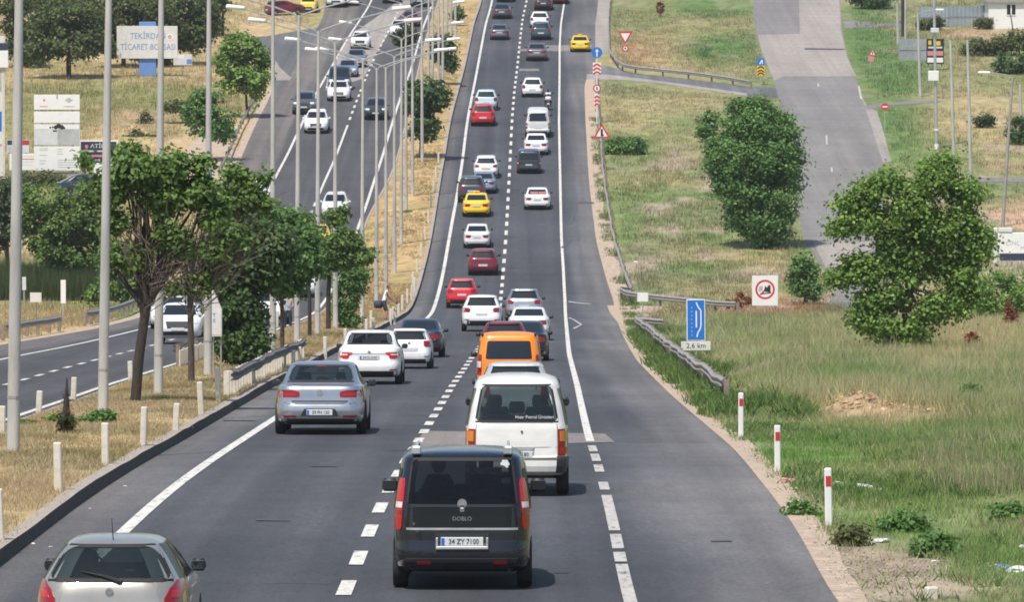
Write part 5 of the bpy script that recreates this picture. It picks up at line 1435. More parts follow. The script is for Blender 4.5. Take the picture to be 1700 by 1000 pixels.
mb = MB(); mb.disc(0, Zp(146), 6.6 / s, -.02, 0, 24); d_ = mb.build('limit_disc', 'white', r); mb = MB(); mb.ring(0, Zp(146), 4.6 / s, 6.7 / s, -.026, -.02, 24); mb.build('red_ring', 'red', d_)
mb = MB(); mb.bar((0, Zp(148.5)), (0, Zp(143.5)), 2.2 / s, -.026, -.02); mb.build('symbol', 'black', d_)
# yield sign
s = scl(104); r = sign_root('yield_sign', 1038, 104, 'red bordered yield triangle above a small round sign by the slip road rail'); post(r, (104 - 54) / s, .045)
Zp = lambda y: (104 - y) / s
mb = MB(); mb.prism(tri(0, Zp(59), 25 / s, False), -.02, 0); t = mb.build('triangle', 'red', r); mb = MB(); mb.prism(tri(0, Zp(59.5), 16 / s, False), -.026, -.02); mb.build('white_field', 'white', t)
mb = MB(); mb.disc(0, Zp(80), 5.2 / s, -.02, 0, 22); d_ = mb.build('limit_disc', 'white', r); mb = MB(); mb.ring(0, Zp(80), 3.4 / s, 5.3 / s, -.026, -.02, 22); mb.build('red_ring', 'red', d_); mb = MB(); mb.disc(0, Zp(80), 1.6 / s, -.026, -.02, 10); mb.build('symbol', 'black', d_)
# blue right arrow and yellow chevron
s = scl(141); r = sign_root('chevron_sign', 1263, 141, 'small blue arrow sign above a yellow and black chevron plate at the slip road end'); post(r, (141 - 98) / s, .045)
Zp = lambda y: (141 - y) / s
mb = MB(); mb.rbox(-6 / s, 6 / s, -.02, 0, Zp(108), Zp(96), .01); q = mb.build('panel', 'blue', r); mb = MB(); mb.bar((-2 / s, Zp(106)), (2.4 / s, Zp(99)), 2 / s, -.026, -.02); mb.bar((2.4 / s, Zp(99)), (2.4 / s, Zp(106)), 1.6 / s, -.0262, -.02); mb.build('arrow', 'white', q)
mb = MB(); mb.rbox(-6.5 / s, 6.5 / s, -.02, 0, Zp(125.5), Zp(109), .01); q = mb.build('chevron_plate', 'yellow', r)
mb = MB()
for zz in (113.5, 119.5, 124):
    mb.bar((-5.5 / s, Zp(zz)), (0, Zp(zz - 3.6)), 2.2 / s, -.026, -.02); mb.bar((0, Zp(zz - 3.6)), (5.5 / s, Zp(zz)), 2.2 / s, -.0262, -.02)
mb.build('chevrons', 'black', q)
# small hill-road signs
s = scl(214); r = sign_root('no_entry_sign', 1469, 214, 'round red no entry sign at the corner of the green patch'); post(r, (214 - 172) / s, .035)
zc = (214 - 177) / s; mb = MB(); mb.disc(0, zc, 6 / s, -.02, 0, 22); d_ = mb.build('disc', 'red', r); mb = MB(); mb.box(-4 / s, 4 / s, -.026, -.02, zc - 1.2 / s, zc + 1.2 / s); mb.build('bar', 'white', d_)
s = scl(113); r = sign_root('warning_sign', 1444, 113, 'small tilted red warning triangle over a plate in the hill side grass', lean=10); post(r, (113 - 84) / s, .04)
zc = (113 - 88) / s; mb = MB(); mb.prism(tri(0, zc, 13 / s), -.02, 0); t = mb.build('triangle', 'red', r); mb = MB(); mb.prism(tri(0, zc, 8 / s), -.026, -.02); mb.build('white_field', 'white', t)
mb = MB(); mb.bar((0, zc - 2 / s), (0, zc + 3 / s), 1.6 / s, -.031, -.026); mb.build('symbol', 'black', t)
mb = MB(); mb.rbox(-5.5 / s, 4.5 / s, -.02, 0, (113 - 102) / s, (113 - 93.5) / s, .01); q = mb.build('plate', 'pink', r)
# left roadside small plates
s = scl(534); r = sign_root('small_sign', 60, 534, 'small cream plate on a wooden post beyond the opposite carriageway'); post(r, 1.1, .03, 'post_wood'); mb = MB(); mb.rbox(-10 / s, 9 / s, -.012, .012, (534 - 502) / s, (534 - 486) / s, .006); mb.build('plate', 'white_old', r)
s = scl(529); r = sign_root('narrow_sign', 105, 529, 'narrow tall white plate on a steel post beside the rail gap'); post(r, 1.7, .045); mb = MB(); mb.rbox(-4 / s, 4.5 / s, -.012, .012, (529 - 504) / s, (529 - 465) / s, .006); mb.build('plate', 'white', r)
s = scl(512); r = sign_root('narrow_sign', 40, 512, 'small grey plate partly hidden behind the thickest lamp post'); post(r, 1.4, .04); mb = MB(); mb.rbox(-3 / s, 3.5 / s, -.012, .012, (512 - 482) / s, (512 - 460) / s, .006); mb.build('plate', 'lightgrey', r)

# ------------------------------------------------------------------ hoardings
def board(name, label, px0, px1, pt, pb, pbase, mk='white', legs=2, group=None, cat='billboard', depth=.12):
    s = scl(pbase); pc = (px0 + px1) / 2
    r = empty(name, at(pc, pbase), label=label, cat=cat, group=group)
    w_ = (px1 - px0) / s; z0 = (pbase - pb) / s; z1 = (pbase - pt) / s
    mb = MB(); mb.rbox(-w_ / 2, w_ / 2, -depth / 2, depth / 2, z0, z1, .015); pn = mb.build('panel', mk, r)
    for k in range(legs):
        x = -w_ * .38 + w_ * .76 * k / max(legs - 1, 1) if legs > 1 else 0
        mb = MB(); mb.box(x - .06, x + .06, depth / 2 + .003, depth / 2 + .12, -.3, z1 - .1); mb.build('leg', 'galv_old', r)
    q = lambda x, y: ((x - pc) / s, (pbase - y) / s)
    return r, pn, s, q, -depth / 2
def prt(pn, q, y, rects, mk, name='print'):
    mb = MB()
    for (a, b, c, d) in rects:
        x0, z1 = q(a, b); x1, z0 = q(c, d); mb.box(x0, x1, y - .008, y - .002, z0, z1)
    return mb.build(name, mk, pn)
# big project board of four white sheets
s = scl(305); pc = 95; r = empty('project_board', at(95, 305), label='tall white project board of four sheets with a grey picture', cat='billboard')
q = lambda x, y: ((x - pc) / s, (305 - y) / s)
for (a, b, mk) in ((157, 182, 'white'), (185, 204, 'white'), (206, 241, 'lightgrey'), (243, 283, 'white')):
    x0, z1 = q(57, a); x1, z0 = q(133, b); mb = MB(); mb.rbox(x0, x1, -.06, .06, z0, z1, .01); pn = mb.build('sheet', mk, r)
    if a == 157:
        mb = MB(); x, z = q(115, 166); mb.disc(x, z, 4.2 / s, -.07, -.06, 8); mb.bar((x - 6.5 / s, z), (x + 6.5 / s, z), 1.6 / s, -.0705, -.06); mb.build('emblem', 'grey', pn)
        mb = MB(); x, z = q(74, 166); mb.disc(x, z, 2.0 / s, -.07, -.06, 10); mb.build('emblem', 'pink', pn)
        prt(pn, q, -.06, [(66, 176, 80, 177.2)], 'pink'); prt(pn, q, -.06, [(106, 176, 125, 177.2)], 'grey'); prt(pn, q, -.06, [(94, 156.5, 97, 164)], 'grey')
    if a == 206:
        prt(pn, q, -.06, [(58, 207, 132, 214)], 'white'); mb = MB()
        for x, y, rr in ((93, 211, 3.4), (98, 209, 4.2), (103, 211, 4), (107, 212.5, 2), (84, 211.5, 1.6), (88, 211, 1.6)):
            a_, b_ = q(x, y); mb.disc(a_, b_, rr / s, -.075 - .0004 * rr, -.068, 9)
        mb.build('picture_trees', 'black', pn); prt(pn, q, -.0665, [(96, 214, 131, 241)], 'grey', 'picture_slope'); prt(pn, q, -.069, [(88, 216, 95, 218)], 'black', 'picture_car')
    if a == 243:
        prt(pn, q, -.06, [(x0_, y_, x0_ + l_, y_ + 1.0) for (x0_, y_, l_) in ((66, 246, 14), (66, 249, 13), (96, 247, 7), (96, 251, 7), (96, 255, 9), (66, 257, 13), (66, 266, 11), (96, 265, 32), (96, 269, 33), (96, 273, 30), (96, 277, 32), (66, 271, 9))], 'grey', 'text_lines')
for x in (70, 121):
    a, b = q(x, 305); mb = MB(); mb.box(a - .09, a + .09, .062, .22, -.3, q(0, 160)[1]); mb.build('leg', 'galv_old', r)
mb = MB(); a, b = q(57, 0); mb.box(a + .1, q(131, 0)[0], .064, .16, q(0, 290)[1], q(0, 286)[1]); mb.build('cross_beam', 'galv_old', r)
# dark advertising board
r, pn, s, q, y = board('billboard', 'dark navy advertising board with white lettering beside the project board', 133.5, 197, 233, 270, 300, 'white')
mb = MB(); x0, z1 = q(134.5, 235); x1, z0 = q(193.5, 270); mb.box(x0, x1, y - .012, y - .003, z0, z1); pn = mb.build('field', 'navy', pn); y -= .012
lettering('ATİLLA', 9.5 / s, *[(lambda a: (a[0], y - .006, a[1]))(q(168, 242.5))][0], 'white', pn, sx=1.12)
prt(pn, q, y, [(138, 249.5, 189, 252)], 'lightgrey'); prt(pn, q, y, [(139, 257, 190, 260.5)], 'pink'); prt(pn, q, y, [(145, 264, 154, 267.5), (157, 264, 166, 267.5), (169, 264, 186, 267.5)], 'lightgrey')
mb = MB(); a, b = q(144, 243); mb.disc(a, b, 3.4 / s, y - .008, y - .002, 5); mb.build('emblem', 'pink', pn)
r, pn, s, q, y = board('billboard', 'white notice with lines of print left of the project board', 16, 62, 255, 282.5, 303, 'white')
prt(pn, q, y, [(24, 263.5, 61, 264.6)], 'red'); prt(pn, q, y, [(26, 259, 58, 259.8), (26, 268, 56, 268.8), (26, 273, 52, 273.8)], 'lightgrey')
r, pn, s, q, y = board('billboard', 'grey notice with maroon top strip above the white notice', 12, 49, 232, 254, 302, 'lightgrey'); prt(pn, q, y, [(12.5, 232.5, 48.5, 240.5)], 'navy'); prt(pn, q, y - .008, [(36, 233, 48, 240)], 'red'); prt(pn, q, y, [(13, 243, 19, 253)], 'grey')
r, pn, s, q, y = board('shop_sign', 'tall framed sign cut by the edge, white with blue panel', -12, 9, 60, 297, 300, 'white_old', 1); prt(pn, q, y, [(-11.5, 185, 3.5, 218)], 'blue'); prt(pn, q, y, [(-11.5, 116, 3.5, 152)], 'grey'); prt(pn, q, y, [(-11.5, 239, 3.5, 242)], 'pink'); prt(pn, q, y, [(5, 110, 8.6, 296)], 'concrete_post', 'frame')
mb = MB(); x0, z1 = q(-12, 84); x1, z0 = q(15, 112); mb.rbox(x0, x1, -.25, -.08, z0, z1, .02); mb.build('header_panel', 'white', r); mb = MB(); x0, z1 = q(-12, 71); x1, z0 = q(15.5, 82); mb.rbox(x0, x1, -.25, -.08, z0, z1, .02); mb.build('header_strip', 'navy', r)
r, pn, s, q, y = board('billboard', 'low white sheet half covered by the tree beside the sandy track', 205, 264, 264, 284, 296, 'white', 2)
prt(pn, q, y, [(211, 276, 222, 280), (240, 274, 252, 279)], 'lightgrey')
r, pn, s, q, y = board('billboard', 'white sheet with dark print behind the tree below the navy board', 156, 190, 271, 300, 303, 'white', 2)
prt(pn, q, y, [(160, 283, 166, 289), (176, 275, 182, 284), (169, 277, 172, 282)], 'navy')
# trade hall board on the blue pylon
s = scl(127); pc = 245; r = empty('name_board', at(pc, 127), label='white board lettered in blue on a blue pylon in front of dark trees', cat='billboard'); q = lambda x, y: ((x - pc) / s, (127 - y) / s)
mb = MB(); x0, z1 = q(231, 36); x1, z0 = q(259, 127); mb.rbox(x0, x1, .12, .5, z0 - .3, z1, .03); mb.build('pylon', 'pylon_blue', r)
mb = MB(); x0, z1 = q(194, 43); x1, z0 = q(295, 97); mb.rbox(x0, x1, -.06, .10, z0, z1, .02); pn = mb.build('panel', 'white_old', r)
a = q(246, 60); lettering('TEKİRDAĞ', 14 / s, a[0], -.066, a[1], 'pylon_blue', pn, sx=.86); a = q(246, 78); lettering('TİCARET BORSASI', 14 / s, a[0], -.066, a[1], 'pylon_blue', pn, sx=.80)
a = q(282, 61); mb = MB(); mb.disc(a[0], a[1], 5.5 / s, -.068, -.06, 20); e_ = mb.build('emblem', 'white', pn); mb = MB(); mb.ring(a[0], a[1], 1.0 / s, 3.2 / s, -.074, -.068, 14); mb.build('emblem_mark', 'pink', e_)
a = q(206, 62); mb = MB(); mb.ring(a[0], a[1], 3.6 / s, 5 / s, -.066, -.06, 20); mb.build('emblem', 'lightgrey', pn)
r, pn, s, q, y = board('billboard', 'small light blue board behind the blue pylon', 288, 319, 90, 108, 120, 'lightgrey', 1); prt(pn, q, y, [(310, 98, 318.5, 106)], 'pylon_blue'); prt(pn, q, y, [(290, 91, 306, 97)], 'white')
# right-hand boards
r, pn, s, q, y = board('billboard', 'black, red and white advertising board behind the pale pole', 1538, 1567, 64, 106, 116, 'black', 2)
prt(pn, q, y, [(1541, 67, 1546, 74), (1552, 68, 1561, 75)], 'yellow'); prt(pn, q, y, [(1541, 77, 1564, 80)], 'lightgrey'); prt(pn, q, y, [(1539.5, 84.5, 1565.5, 92)], 'pink'); prt(pn, q, y, [(1539.5, 95.5, 1565.5, 103.5)], 'white')
s = scl(436); pc = 1690; r = empty('roadside_wall_sign', at(pc, 436), label='white wall sign with a dark blue base strip at the sandy yard', cat='billboard'); q = lambda x, y: ((x - pc) / s, (436 - y) / s)
mb = MB(); x0, z1 = q(1655, 386); x1, z0 = q(1730, 421); mb.rbox(x0, x1, -.15, .15, z0, z1, .03); pn = mb.build('panel', 'white', r)
mb = MB(); x0, z1 = q(1660, 421.5); x1, z0 = q(1730, 432); mb.box(x0, x1, -.12, .12, z0, z1); mb.build('base_strip', 'navy', r)
mb = MB(); x0, z1 = q(1649, 378); x1, z0 = q(1656, 437); mb.rbox(x0, x1, -.2, .2, z0 - .2, z1, .04); mb.build('pillar', 'white_old', r)
mb = MB(); x0, z1 = q(1657, 378); x1, z0 = q(1680, 385.5); mb.rbox(x0, x1, -.2, .1, z0, z1, .03); mb.build('cap', 'white_old', r)
mb = MB(); x0, z1 = q(1657, 432.2); x1, z0 = q(1730, 440); mb.box(x0, x1, -.1, .1, z0 - .2, z1); mb.build('plinth', 'concrete', r)
for body, x, y in (('ÇİNÇ', 1681, 404), ('M', 1697, 412)):
    a = q(x, y); lettering(body, 9 / s, a[0], -.156, a[1], 'grey', pn)

# ------------------------------------------------------------------ yard on the right: hut, sheet fences, poles
M['sheet'] = mat('sheet_metal', (.40, .46, .50), .45, metal=.4, noise=.12, nscale=2); M['sheet2'] = mat('sheet_metal_grey', (.36, .38, .39), .5, metal=.4, noise=.15, nscale=2)
s = scl(48); pc = 1672; r = empty('hut', at(pc, 48), label='white flat roofed hut with a dark window beyond the sheet metal fence', cat='building'); q = lambda x, y: ((x - pc) / s, (48 - y) / s)
mb = MB(); x0, z1 = q(1641, 4); x1, _ = q(1730, 0); mb.box(x0, x1, 0, 6, -.5, z1); w_ = mb.build('wall', 'white', r)
mb = MB(); mb.box(x0 - .25, x1 + .2, -.3, 6.3, z1 + .003, z1 + .22); mb.build('roof', 'galv_old', r)
mb = MB(); a, b = q(1671.5, 24); c, d = q(1685.5, 7.5); mb.box(a, c, -.03, .05, b, d); wn = mb.build('window', 'glass', r); mb = MB(); mb.box((a + c) / 2 - .06, (a + c) / 2 + .06, -.06, -.032, b, d); mb.box(a - .05, c + .05, -.06, -.032, b - .08, b - .002); mb.build('frame', 'white', wn)
mb = MB(); a, b = q(1643, 40); c, d = q(1650, 28); mb.box(a, c, -.02, .05, b, d); mb.build('meter_box', 'grey', r)
def sheet_fence(label, pts, h, mk, every):
    P = [at(a, b) for a, b in pts]; r = empty('sheet_fence', P[0], label=label, cat='fence')
    for a, b in zip(P[:-1], P[1:]):
        L = (b - a).length; n = max(int(round(L / every)), 1); d = (b - a) / n; ang = math.atan2(d.y, d.x)
        for k in range(n):
            p = a + d * (k + .5) - P[0]; w_ = math.hypot(d.x, d.y)
            mb = MB(); m_ = 8; vs = []
            T = Matrix.Translation(p) @ Matrix.Rotation(ang, 4, 'Z')
            for i in range(m_ * 2 + 1):
                x = -w_ / 2 + .01 + (w_ - .02) * i / (m_ * 2); yy = .03 * (i % 2)
                for z in (-.3, h + .02 * (k % 3)): vs.append(T @ Vector((x, yy, z)))
            mb.add(vs, [(2 * i, 2 * i + 2, 2 * i + 3, 2 * i + 1) for i in range(m_ * 2)]); mb.build('panel', mk, r)
            mb = MB(); mb.box(-.04, .04, .04, .12, -.3, h + .1, 0, Matrix.Translation(a + d * k - P[0]) @ Matrix.Rotation(ang, 4, 'Z')); mb.build('post', 'galv_old', r)
        mb = MB(); mb.box(0, (b - a).length, -.03, -.006, h * .48, h * .48 + .06, 0, Matrix.Translation(a - P[0]) @ Matrix.Rotation(ang, 4, 'Z')); mb.build('rail', 'galv_old', r)
sheet_fence('pale blue sheet metal fence running up to the white hut', [(1527, 45), (1574, 44), (1628, 42), (1640, 41)], 1.95, 'sheet', 2.6)
sheet_fence('grey corrugated fence beside the black advertising board', [(1492, 100), (1515, 100), (1538, 101)], 1.95, 'sheet2', 1.1)
def pole(name, px, py, top, label, r0=.14, r1=.09, mk='concrete', lamp=0, box=False, lean=None, cat='pole', group='tall poles beside the hill road'):
    s = scl(py); p = at(px, py); h = (py - top[1]) / s; dx = (top[0] - px) / s
    r = empty(name, p, label=label, cat=cat, group=group)
    mb = MB(); mb.tube([(0, 0, -.4), (dx * .5, 0, h * .5), (dx, 0, h)], [r0, (r0 + r1) / 2, r1], 8); mb.build('shaft', mk, r, smooth=50)
    if lamp:
        mb = MB(); mb.tube([(dx, 0, h - .1), (dx + lamp * .4, 0, h + .15), (dx + lamp * 1.5, 0, h + .3)], .035, 6); a = mb.build('arm', 'galv', r, smooth=40)
        mb = MB(); x = dx + lamp * 1.8; mb.rbox(min(x, x + lamp * .1) - .35, max(x, x) + .35, -.15, .15, h + .22, h + .38, .05); mb.build('lamp_head', 'lampwhite', a)
    if box:
        mb = MB(); mb.rbox(-.62, -.12, -.3, .1, box, box + .9, .04); mb.build('transformer_box', 'white', r)
    return r
pole('lamp_pole', 1528, 160, (1523, 22), 'pale lamp pole standing on the green patch near the grey fence', lamp=1)
r = pole('utility_pole', 1555, 247, (1549, -30), 'grey steel pole with white boxes and a lower collar', .13, .10, 'galv', box=False)
s = scl(247)
for z_, w_, h_, mk in (((247 - 134) / s, .62, .75, 'white'), ((247 - 54) / s, .45, .35, 'lightgrey')):
    mb = MB(); mb.rbox(-w_ - .05, .12, -.34, -.14, z_, z_ + h_, .03); mb.build('box', mk, r)
mb = MB(); mb.tube([(0, 0, (247 - 217) / s), (0, 0, (247 - 214) / s)], .19, 8); mb.build('collar', 'white', r)
mb = MB(); mb.tube([(0, 0, 0), (0, 0, .35)], .17, 8); mb.build('base', 'white', r)
pole('lamp_pole', 1584, 269, (1577, 66), 'pale concrete pole in tan grass behind the tree top', lamp=0)
pole('lamp_pole', 1613, 337, (1605, 66), 'tall pale pole in front of the narrow path by the tree', lamp=0)
pole('lamp_pole', 1664, 376, (1680, 128), 'leaning weathered lamp pole in front of the sandy yard', .13, .08, 'galv_old', lamp=-1)
pole('utility_pole', 1697, 238, (1693, 140), 'pale pole with a small white plate at the picture edge', .12, .09)
pole('utility_pole', 1491, 72, (1489, -30), 'grey utility pole carrying a white transformer box', .15, .12, 'concrete', box=4.2)
pole('utility_pole', 1499, 60, (1498, -30), 'dark wooden pole beside the transformer pole', .17, .15, 'bark_dark')
pole('utility_pole', 1503, 92, (1503, -30), 'pale pole just in front of the dark wooden pole', .12, .10)
pole('utility_pole', 1683, 55, (1677, 22), 'thin dark pole in front of the white hut', .07, .05, 'bark')
pole('lamp_pole', 1476, 14, (1476, -40), 'pale blue post at the top edge beside the dark tree', .1, .08, 'galv')
# ------------------------------------------------------------------ plants
def np_mesh(name, V, nside, cols=None, m=None):
    """V: (n, nside, 3) separate faces"""
    n = len(V); me = bpy.data.meshes.new(name)
    me.vertices.add(n * nside); me.vertices.foreach_set('co', V.astype(np.float32).ravel())
    me.loops.add(n * nside); me.loops.foreach_set('vertex_index', np.arange(n * nside, dtype=np.int32))
    me.polygons.add(n); me.polygons.foreach_set('loop_start', np.arange(0, n * nside, nside, dtype=np.int32))
    me.update(calc_edges=True)
    if cols is not None: colour_attr(me, np.repeat(cols, nside, axis=0))
    if m: me.materials.append(M[m])
    return me
def leaf_cloud(C, size, cols, up=.7, out=None, asp=.62, rg=rng):
    n = len(C)
    nrm = rg.normal(size=(n, 3)); nrm[:, 2] = np.abs(nrm[:, 2]) * .8 + up * rg.random(n)
    if out is not None: nrm += out * .7
    nrm /= np.linalg.norm(nrm, axis=1)[:, None]
    t = rg.normal(size=(n, 3)); t -= (t * nrm).sum(1)[:, None] * nrm; t /= np.linalg.norm(t, axis=1)[:, None]
    b = np.cross(nrm, t)
    sz = (size * (0.65 + .7 * rg.random(n)))[:, None]
    V = np.stack([C - t * sz, C + b * sz * asp - t * sz * .15, C + t * sz, C - b * sz * asp - t * sz * .15], 1)
    return V
def crown_points(blobs, n, clump=.45, per=26, shell=.55, rg=rng, hole=.25, hf=.75):
    """blobs: (x,y,z,rx,ry,rz) -> leaf centres, outward directions, clump id"""
    vol = np.array([(b[3] * b[4] * b[5]) ** .72 for b in blobs]); vol /= vol.sum()
    P = []; O = []; I = []; ctr = []
    cid = 0
    for b, f in zip(blobs, vol):
        m = max(int(n * f / per), 3)
        d = rg.normal(size=(m, 3)); d /= np.linalg.norm(d, axis=1)[:, None]
        r = (shell + (1 - shell) * rg.random(m)) ** .8
        r = np.where(rg.random(m) < .22, r * (1.05 + .17 * rg.random(m)), r)
        c = np.array(b[:3]) + d * r[:, None] * np.array(b[3:6])
        # ragged outline: the boughs reach unevenly and leave holes
        lump = .78 + .46 * fbm(d[:, 0] * 1.9 + b[0] * 3.1 + 9, d[:, 2] * 1.9 + d[:, 1] * 1.3 + b[2] * 2.3 + 9, 13, 3)
        c = np.array(b[:3]) + d * (r * lump)[:, None] * np.array(b[3:6])
        hol = fbm(c[:, 0] * hf + 31, c[:, 2] * hf + c[:, 1] * hf * .6 + 17, 29, 2)
        ok = hol > np.quantile(hol, hole); c, d, r = c[ok], d[ok], r[ok]; m = len(c)
        if m == 0: continue
        k = rg.integers(int(per * .5), int(per * 1.5), m)
        cr = clump * (.6 + .8 * rg.random(m))
        for i in range(m):
            q = rg.normal(size=(k[i], 3)) * cr[i] * np.array((.6, .6, .42)); P.append(c[i] + q); O.append(np.repeat(d[i][None], k[i], 0) + q / (cr[i] + 1e-6) * .5); I.append(np.full(k[i], cid)); cid += 1
        ctr.append(c)
    return np.concatenate(P), np.concatenate(O), np.concatenate(I), np.concatenate(ctr)
LEAFC = {'lime': ((.23, .345, .075), (.075, .145, .030)), 'green': ((.155, .27, .070), (.06, .13, .036)), 'dark': ((.105, .165, .048), (.042, .08, .026)), 'pine': ((.13, .165, .05), (.04, .062, .022)), 'mid': ((.17, .26, .06), (.065, .12, .03)),
         'dull': ((.075, .10, .038), (.045, .065, .025)), 'olive': ((.11, .125, .04), (.07, .085, .028)), 'rust': ((.25, .085, .035), (.15, .045, .02))}
HOLES = {'broadleaf_tree': (.46, .7), 'round_tree': (.22, .6), 'forked_tree': (.40, 1.3), 'twiggy_tree': (.4, 1.3), 'spreading_tree': (.44, 1.1), 'umbrella_tree': (.30, 1.1), 'plane_tree': (.30, .8), 'evergreen_shrub': (.18, .9), 'weed': (0, 1), 'dock_plant': (0, 1), 'hill_tree': (.25, .5)}
LK = {'dock_plant': 2.0, 'weed': 4.5, 'broadleaf_tree': 6.5, 'round_tree': 4.2, 'hill_tree': 2.2}
def plant(name, px, py, label, cat, group, trunk, blobs, n, leaf, pal, clump=.45, per=26, bark='bark', limbs=8, twigs=0, shell=.55, seed=1, base_r=None, extra=None, asp=.62):
    rg = np.random.default_rng(seed); rd = random.Random(seed)
    s = scl(py); p = atm(px, py)
    r = empty(name, p, label=label, cat=cat, group=group)
    B = []
    for b in blobs:
        bx, by, rx, ry = b[:4]; dy = (b[4] if len(b) > 4 else 0) / s
        B.append(((bx - px) / s, dy, (py - by) / s, rx / s, rx / s * .85, ry / s))
    k_ = LK.get(name, 2.6); n = int(n * k_); leaf = leaf * (1.15 / math.sqrt(k_)); clump = clump * .86
    hole_, hf_ = HOLES.get(name, (.25, .75))
    P, O, I, ctr = crown_points(B, n, clump, per, shell, rg, hole_, hf_)
    P[:, 2] = np.maximum(P[:, 2], .03)
    c0, c1 = np.array(LEAFC[pal][0]) * 1.22, np.array(LEAFC[pal][1]) * 1.3
    t = rg.random(I.max() + 1)[I][:, None] * .6 + rg.random(len(P))[:, None] * .4
    cols = (c1 + (c0 - c1) * t) * (0.6 + .8 * rg.random(len(P)))[:, None]
    me = np_mesh('crown', leaf_cloud(P, leaf, cols, out=O, rg=rg, asp=asp), 4, cols, 'leaf')
    link('crown', me, r)
    if trunk:
        pts = [((a - px) / s, rd.uniform(-.05, .05), (py - b) / s) for a, b, _ in trunk]; rr = [q / s for _, _, q in trunk]
        pts[0] = (pts[0][0], 0, -.25)
        mb = MB(); mb.tube(pts, rr, 9); tr = mb.build('trunk', bark, r, smooth=60)
        top = Vector(pts[-1]); r0 = rr[-1]
        mb = MB()
        sel = rd.sample(range(len(ctr)), min(limbs, len(ctr)))
        for i in sel:
            e = Vector(ctr[i]); a = Vector(pts[-1 if rd.random() < .7 or len(pts) < 3 else -2]); m1 = a.lerp(e, .45) + Vector((rd.uniform(-.15, .15), rd.uniform(-.15, .15), rd.uniform(.05, .3) * (e - a).length * .4))
            q = r0 * rd.uniform(.45, .75); mb.tube([a, m1, e], [q, q * .6, .012], 6)
            for _ in range(2):
                e2 = e + Vector((rd.uniform(-1, 1), rd.uniform(-1, 1), rd.uniform(-.4, .9))) * clump * 1.6; mb.tube([m1.lerp(e, .5), e2], [q * .4, .008], 4)
        if limbs: mb.build('limbs', bark, r, smooth=60)
        if extra: extra(r, s, rd)
    return r
def bare_twigs(r, px, py, s, fans, rd, mk='twig', n=60, w=.012):
    """many thin leafless shoots: fans of (x0,y0,x1,y1,spread) in photograph points round the stem"""
    mb = MB()
    for (x0, y0, x1, y1, sp) in fans:
        for _ in range(n):
            f_ = rd.random() * .7
            a = Vector(((x0 + (x1 - x0) * f_ - px) / s + rd.gauss(0, .25) * (f_ + .2), rd.gauss(0, .3), (py - y0 - (y1 - y0) * f_) / s + rd.gauss(0, .25)))
            e = a + Vector(((x1 - x0) * .5 / s + rd.gauss(0, sp) / s, rd.gauss(0, sp) / s, (y0 - y1) * .45 / s + rd.gauss(0, sp) / s))
            m = a.lerp(e, .5) + Vector((rd.uniform(-.2, .2), rd.uniform(-.2, .2), rd.uniform(-.1, .35)))
            mb.tube([a, m, e], [w * 1.5, w, w * .4], 3, cap=False)
    o = mb.build('twigs', mk, r); o['kind'] = 'stuff'
# right side
plant('broadleaf_tree', 1506, 592, 'large open light green broadleaf tree in the dry meadow, leaves down to the grass', 'tree', 'trees on the meadow side',
      [(1506, 592, 9), (1503, 540, 8), (1508, 480, 6.5), (1512, 400, 4)],
      [(1530, 296, 46, 26), (1560, 272, 22, 14), (1470, 300, 34, 22), (1436, 315, 26, 20), (1410, 336, 22, 16), (1590, 320, 34, 26), (1500, 345, 50, 34), (1440, 365, 40, 22), (1400, 380, 22, 12), (1590, 372, 34, 26), (1540, 390, 50, 34), (1620, 400, 26, 18), (1622, 425, 14, 10),
       (1592, 425, 32, 28), (1480, 415, 36, 26), (1425, 440, 30, 14), (1390, 462, 24, 14), (1450, 455, 36, 22), (1520, 450, 44, 30), (1580, 465, 36, 26), (1440, 500, 26, 20), (1480, 495, 36, 28), (1545, 505, 34, 28), (1600, 500, 28, 24), (1470, 535, 36, 22), (1510, 545, 30, 26), (1430, 530, 18, 14), (1498, 575, 22, 16)], 17000, .165, 'lime', .46, 22, limbs=22, shell=.2, seed=3, asp=.75)
plant('round_tree', 1264, 412, 'dense dark green round topped tree beside the hill road', 'tree', 'trees on the meadow side',
      [(1264, 412, 6), (1264, 380, 5.5), (1262, 330, 4)],
      [(1240, 200, 46, 36), (1275, 215, 44, 36), (1250, 270, 74, 52), (1255, 310, 72, 44), (1262, 355, 56, 34), (1275, 385, 36, 22), (1220, 250, 44, 34), (1295, 265, 36, 40), (1240, 180, 24, 16), (1190, 245, 18, 20)], 15000, .20, 'green', .55, 26, limbs=8, shell=.55, seed=4)
plant('sapling', 1336, 506, 'slim leafy sapling between the prohibition board and the hill road', 'tree', 'trees on the meadow side', [(1336, 506, 2), (1336, 460, 1.4)],
      [(1335, 450, 22, 26), (1346, 440, 10, 20), (1328, 470, 18, 22), (1344, 480, 18, 22), (1318, 440, 8, 12)], 1800, .13, 'green', .28, 18, limbs=6, seed=5)
plant('bush', 1668, 535, 'loose green bush growing by the big meadow tree at the edge', 'bush', 'bushes on the meadow side', None,
      [(1660, 490, 34, 40), (1700, 480, 40, 40), (1640, 500, 24, 34), (1690, 520, 40, 24)], 3200, .13, 'lime', .35, 20, seed=6)
plant('bush', 1036, 256, 'low bright green bush below the warning triangle', 'bush', 'bushes on the meadow side', None, [(1040, 240, 28, 17), (1018, 246, 16, 12), (1058, 247, 16, 10)], 1700, .15, 'green', .35, 20, seed=7)
plant('bush', 1170, 236, 'green shrub leaning against the dense round tree', 'bush', 'bushes on the meadow side', None, [(1172, 212, 16, 20), (1180, 195, 10, 14)], 900, .17, 'green', .35, 20, seed=8)
plant('bush', 1452, 14, 'dark bush at the top edge beside the hill road', 'bush', 'bushes on the hill', None, [(1450, -4, 28, 15), (1432, -6, 18, 10)], 1500, .25, 'dark', .5, 22, seed=9)
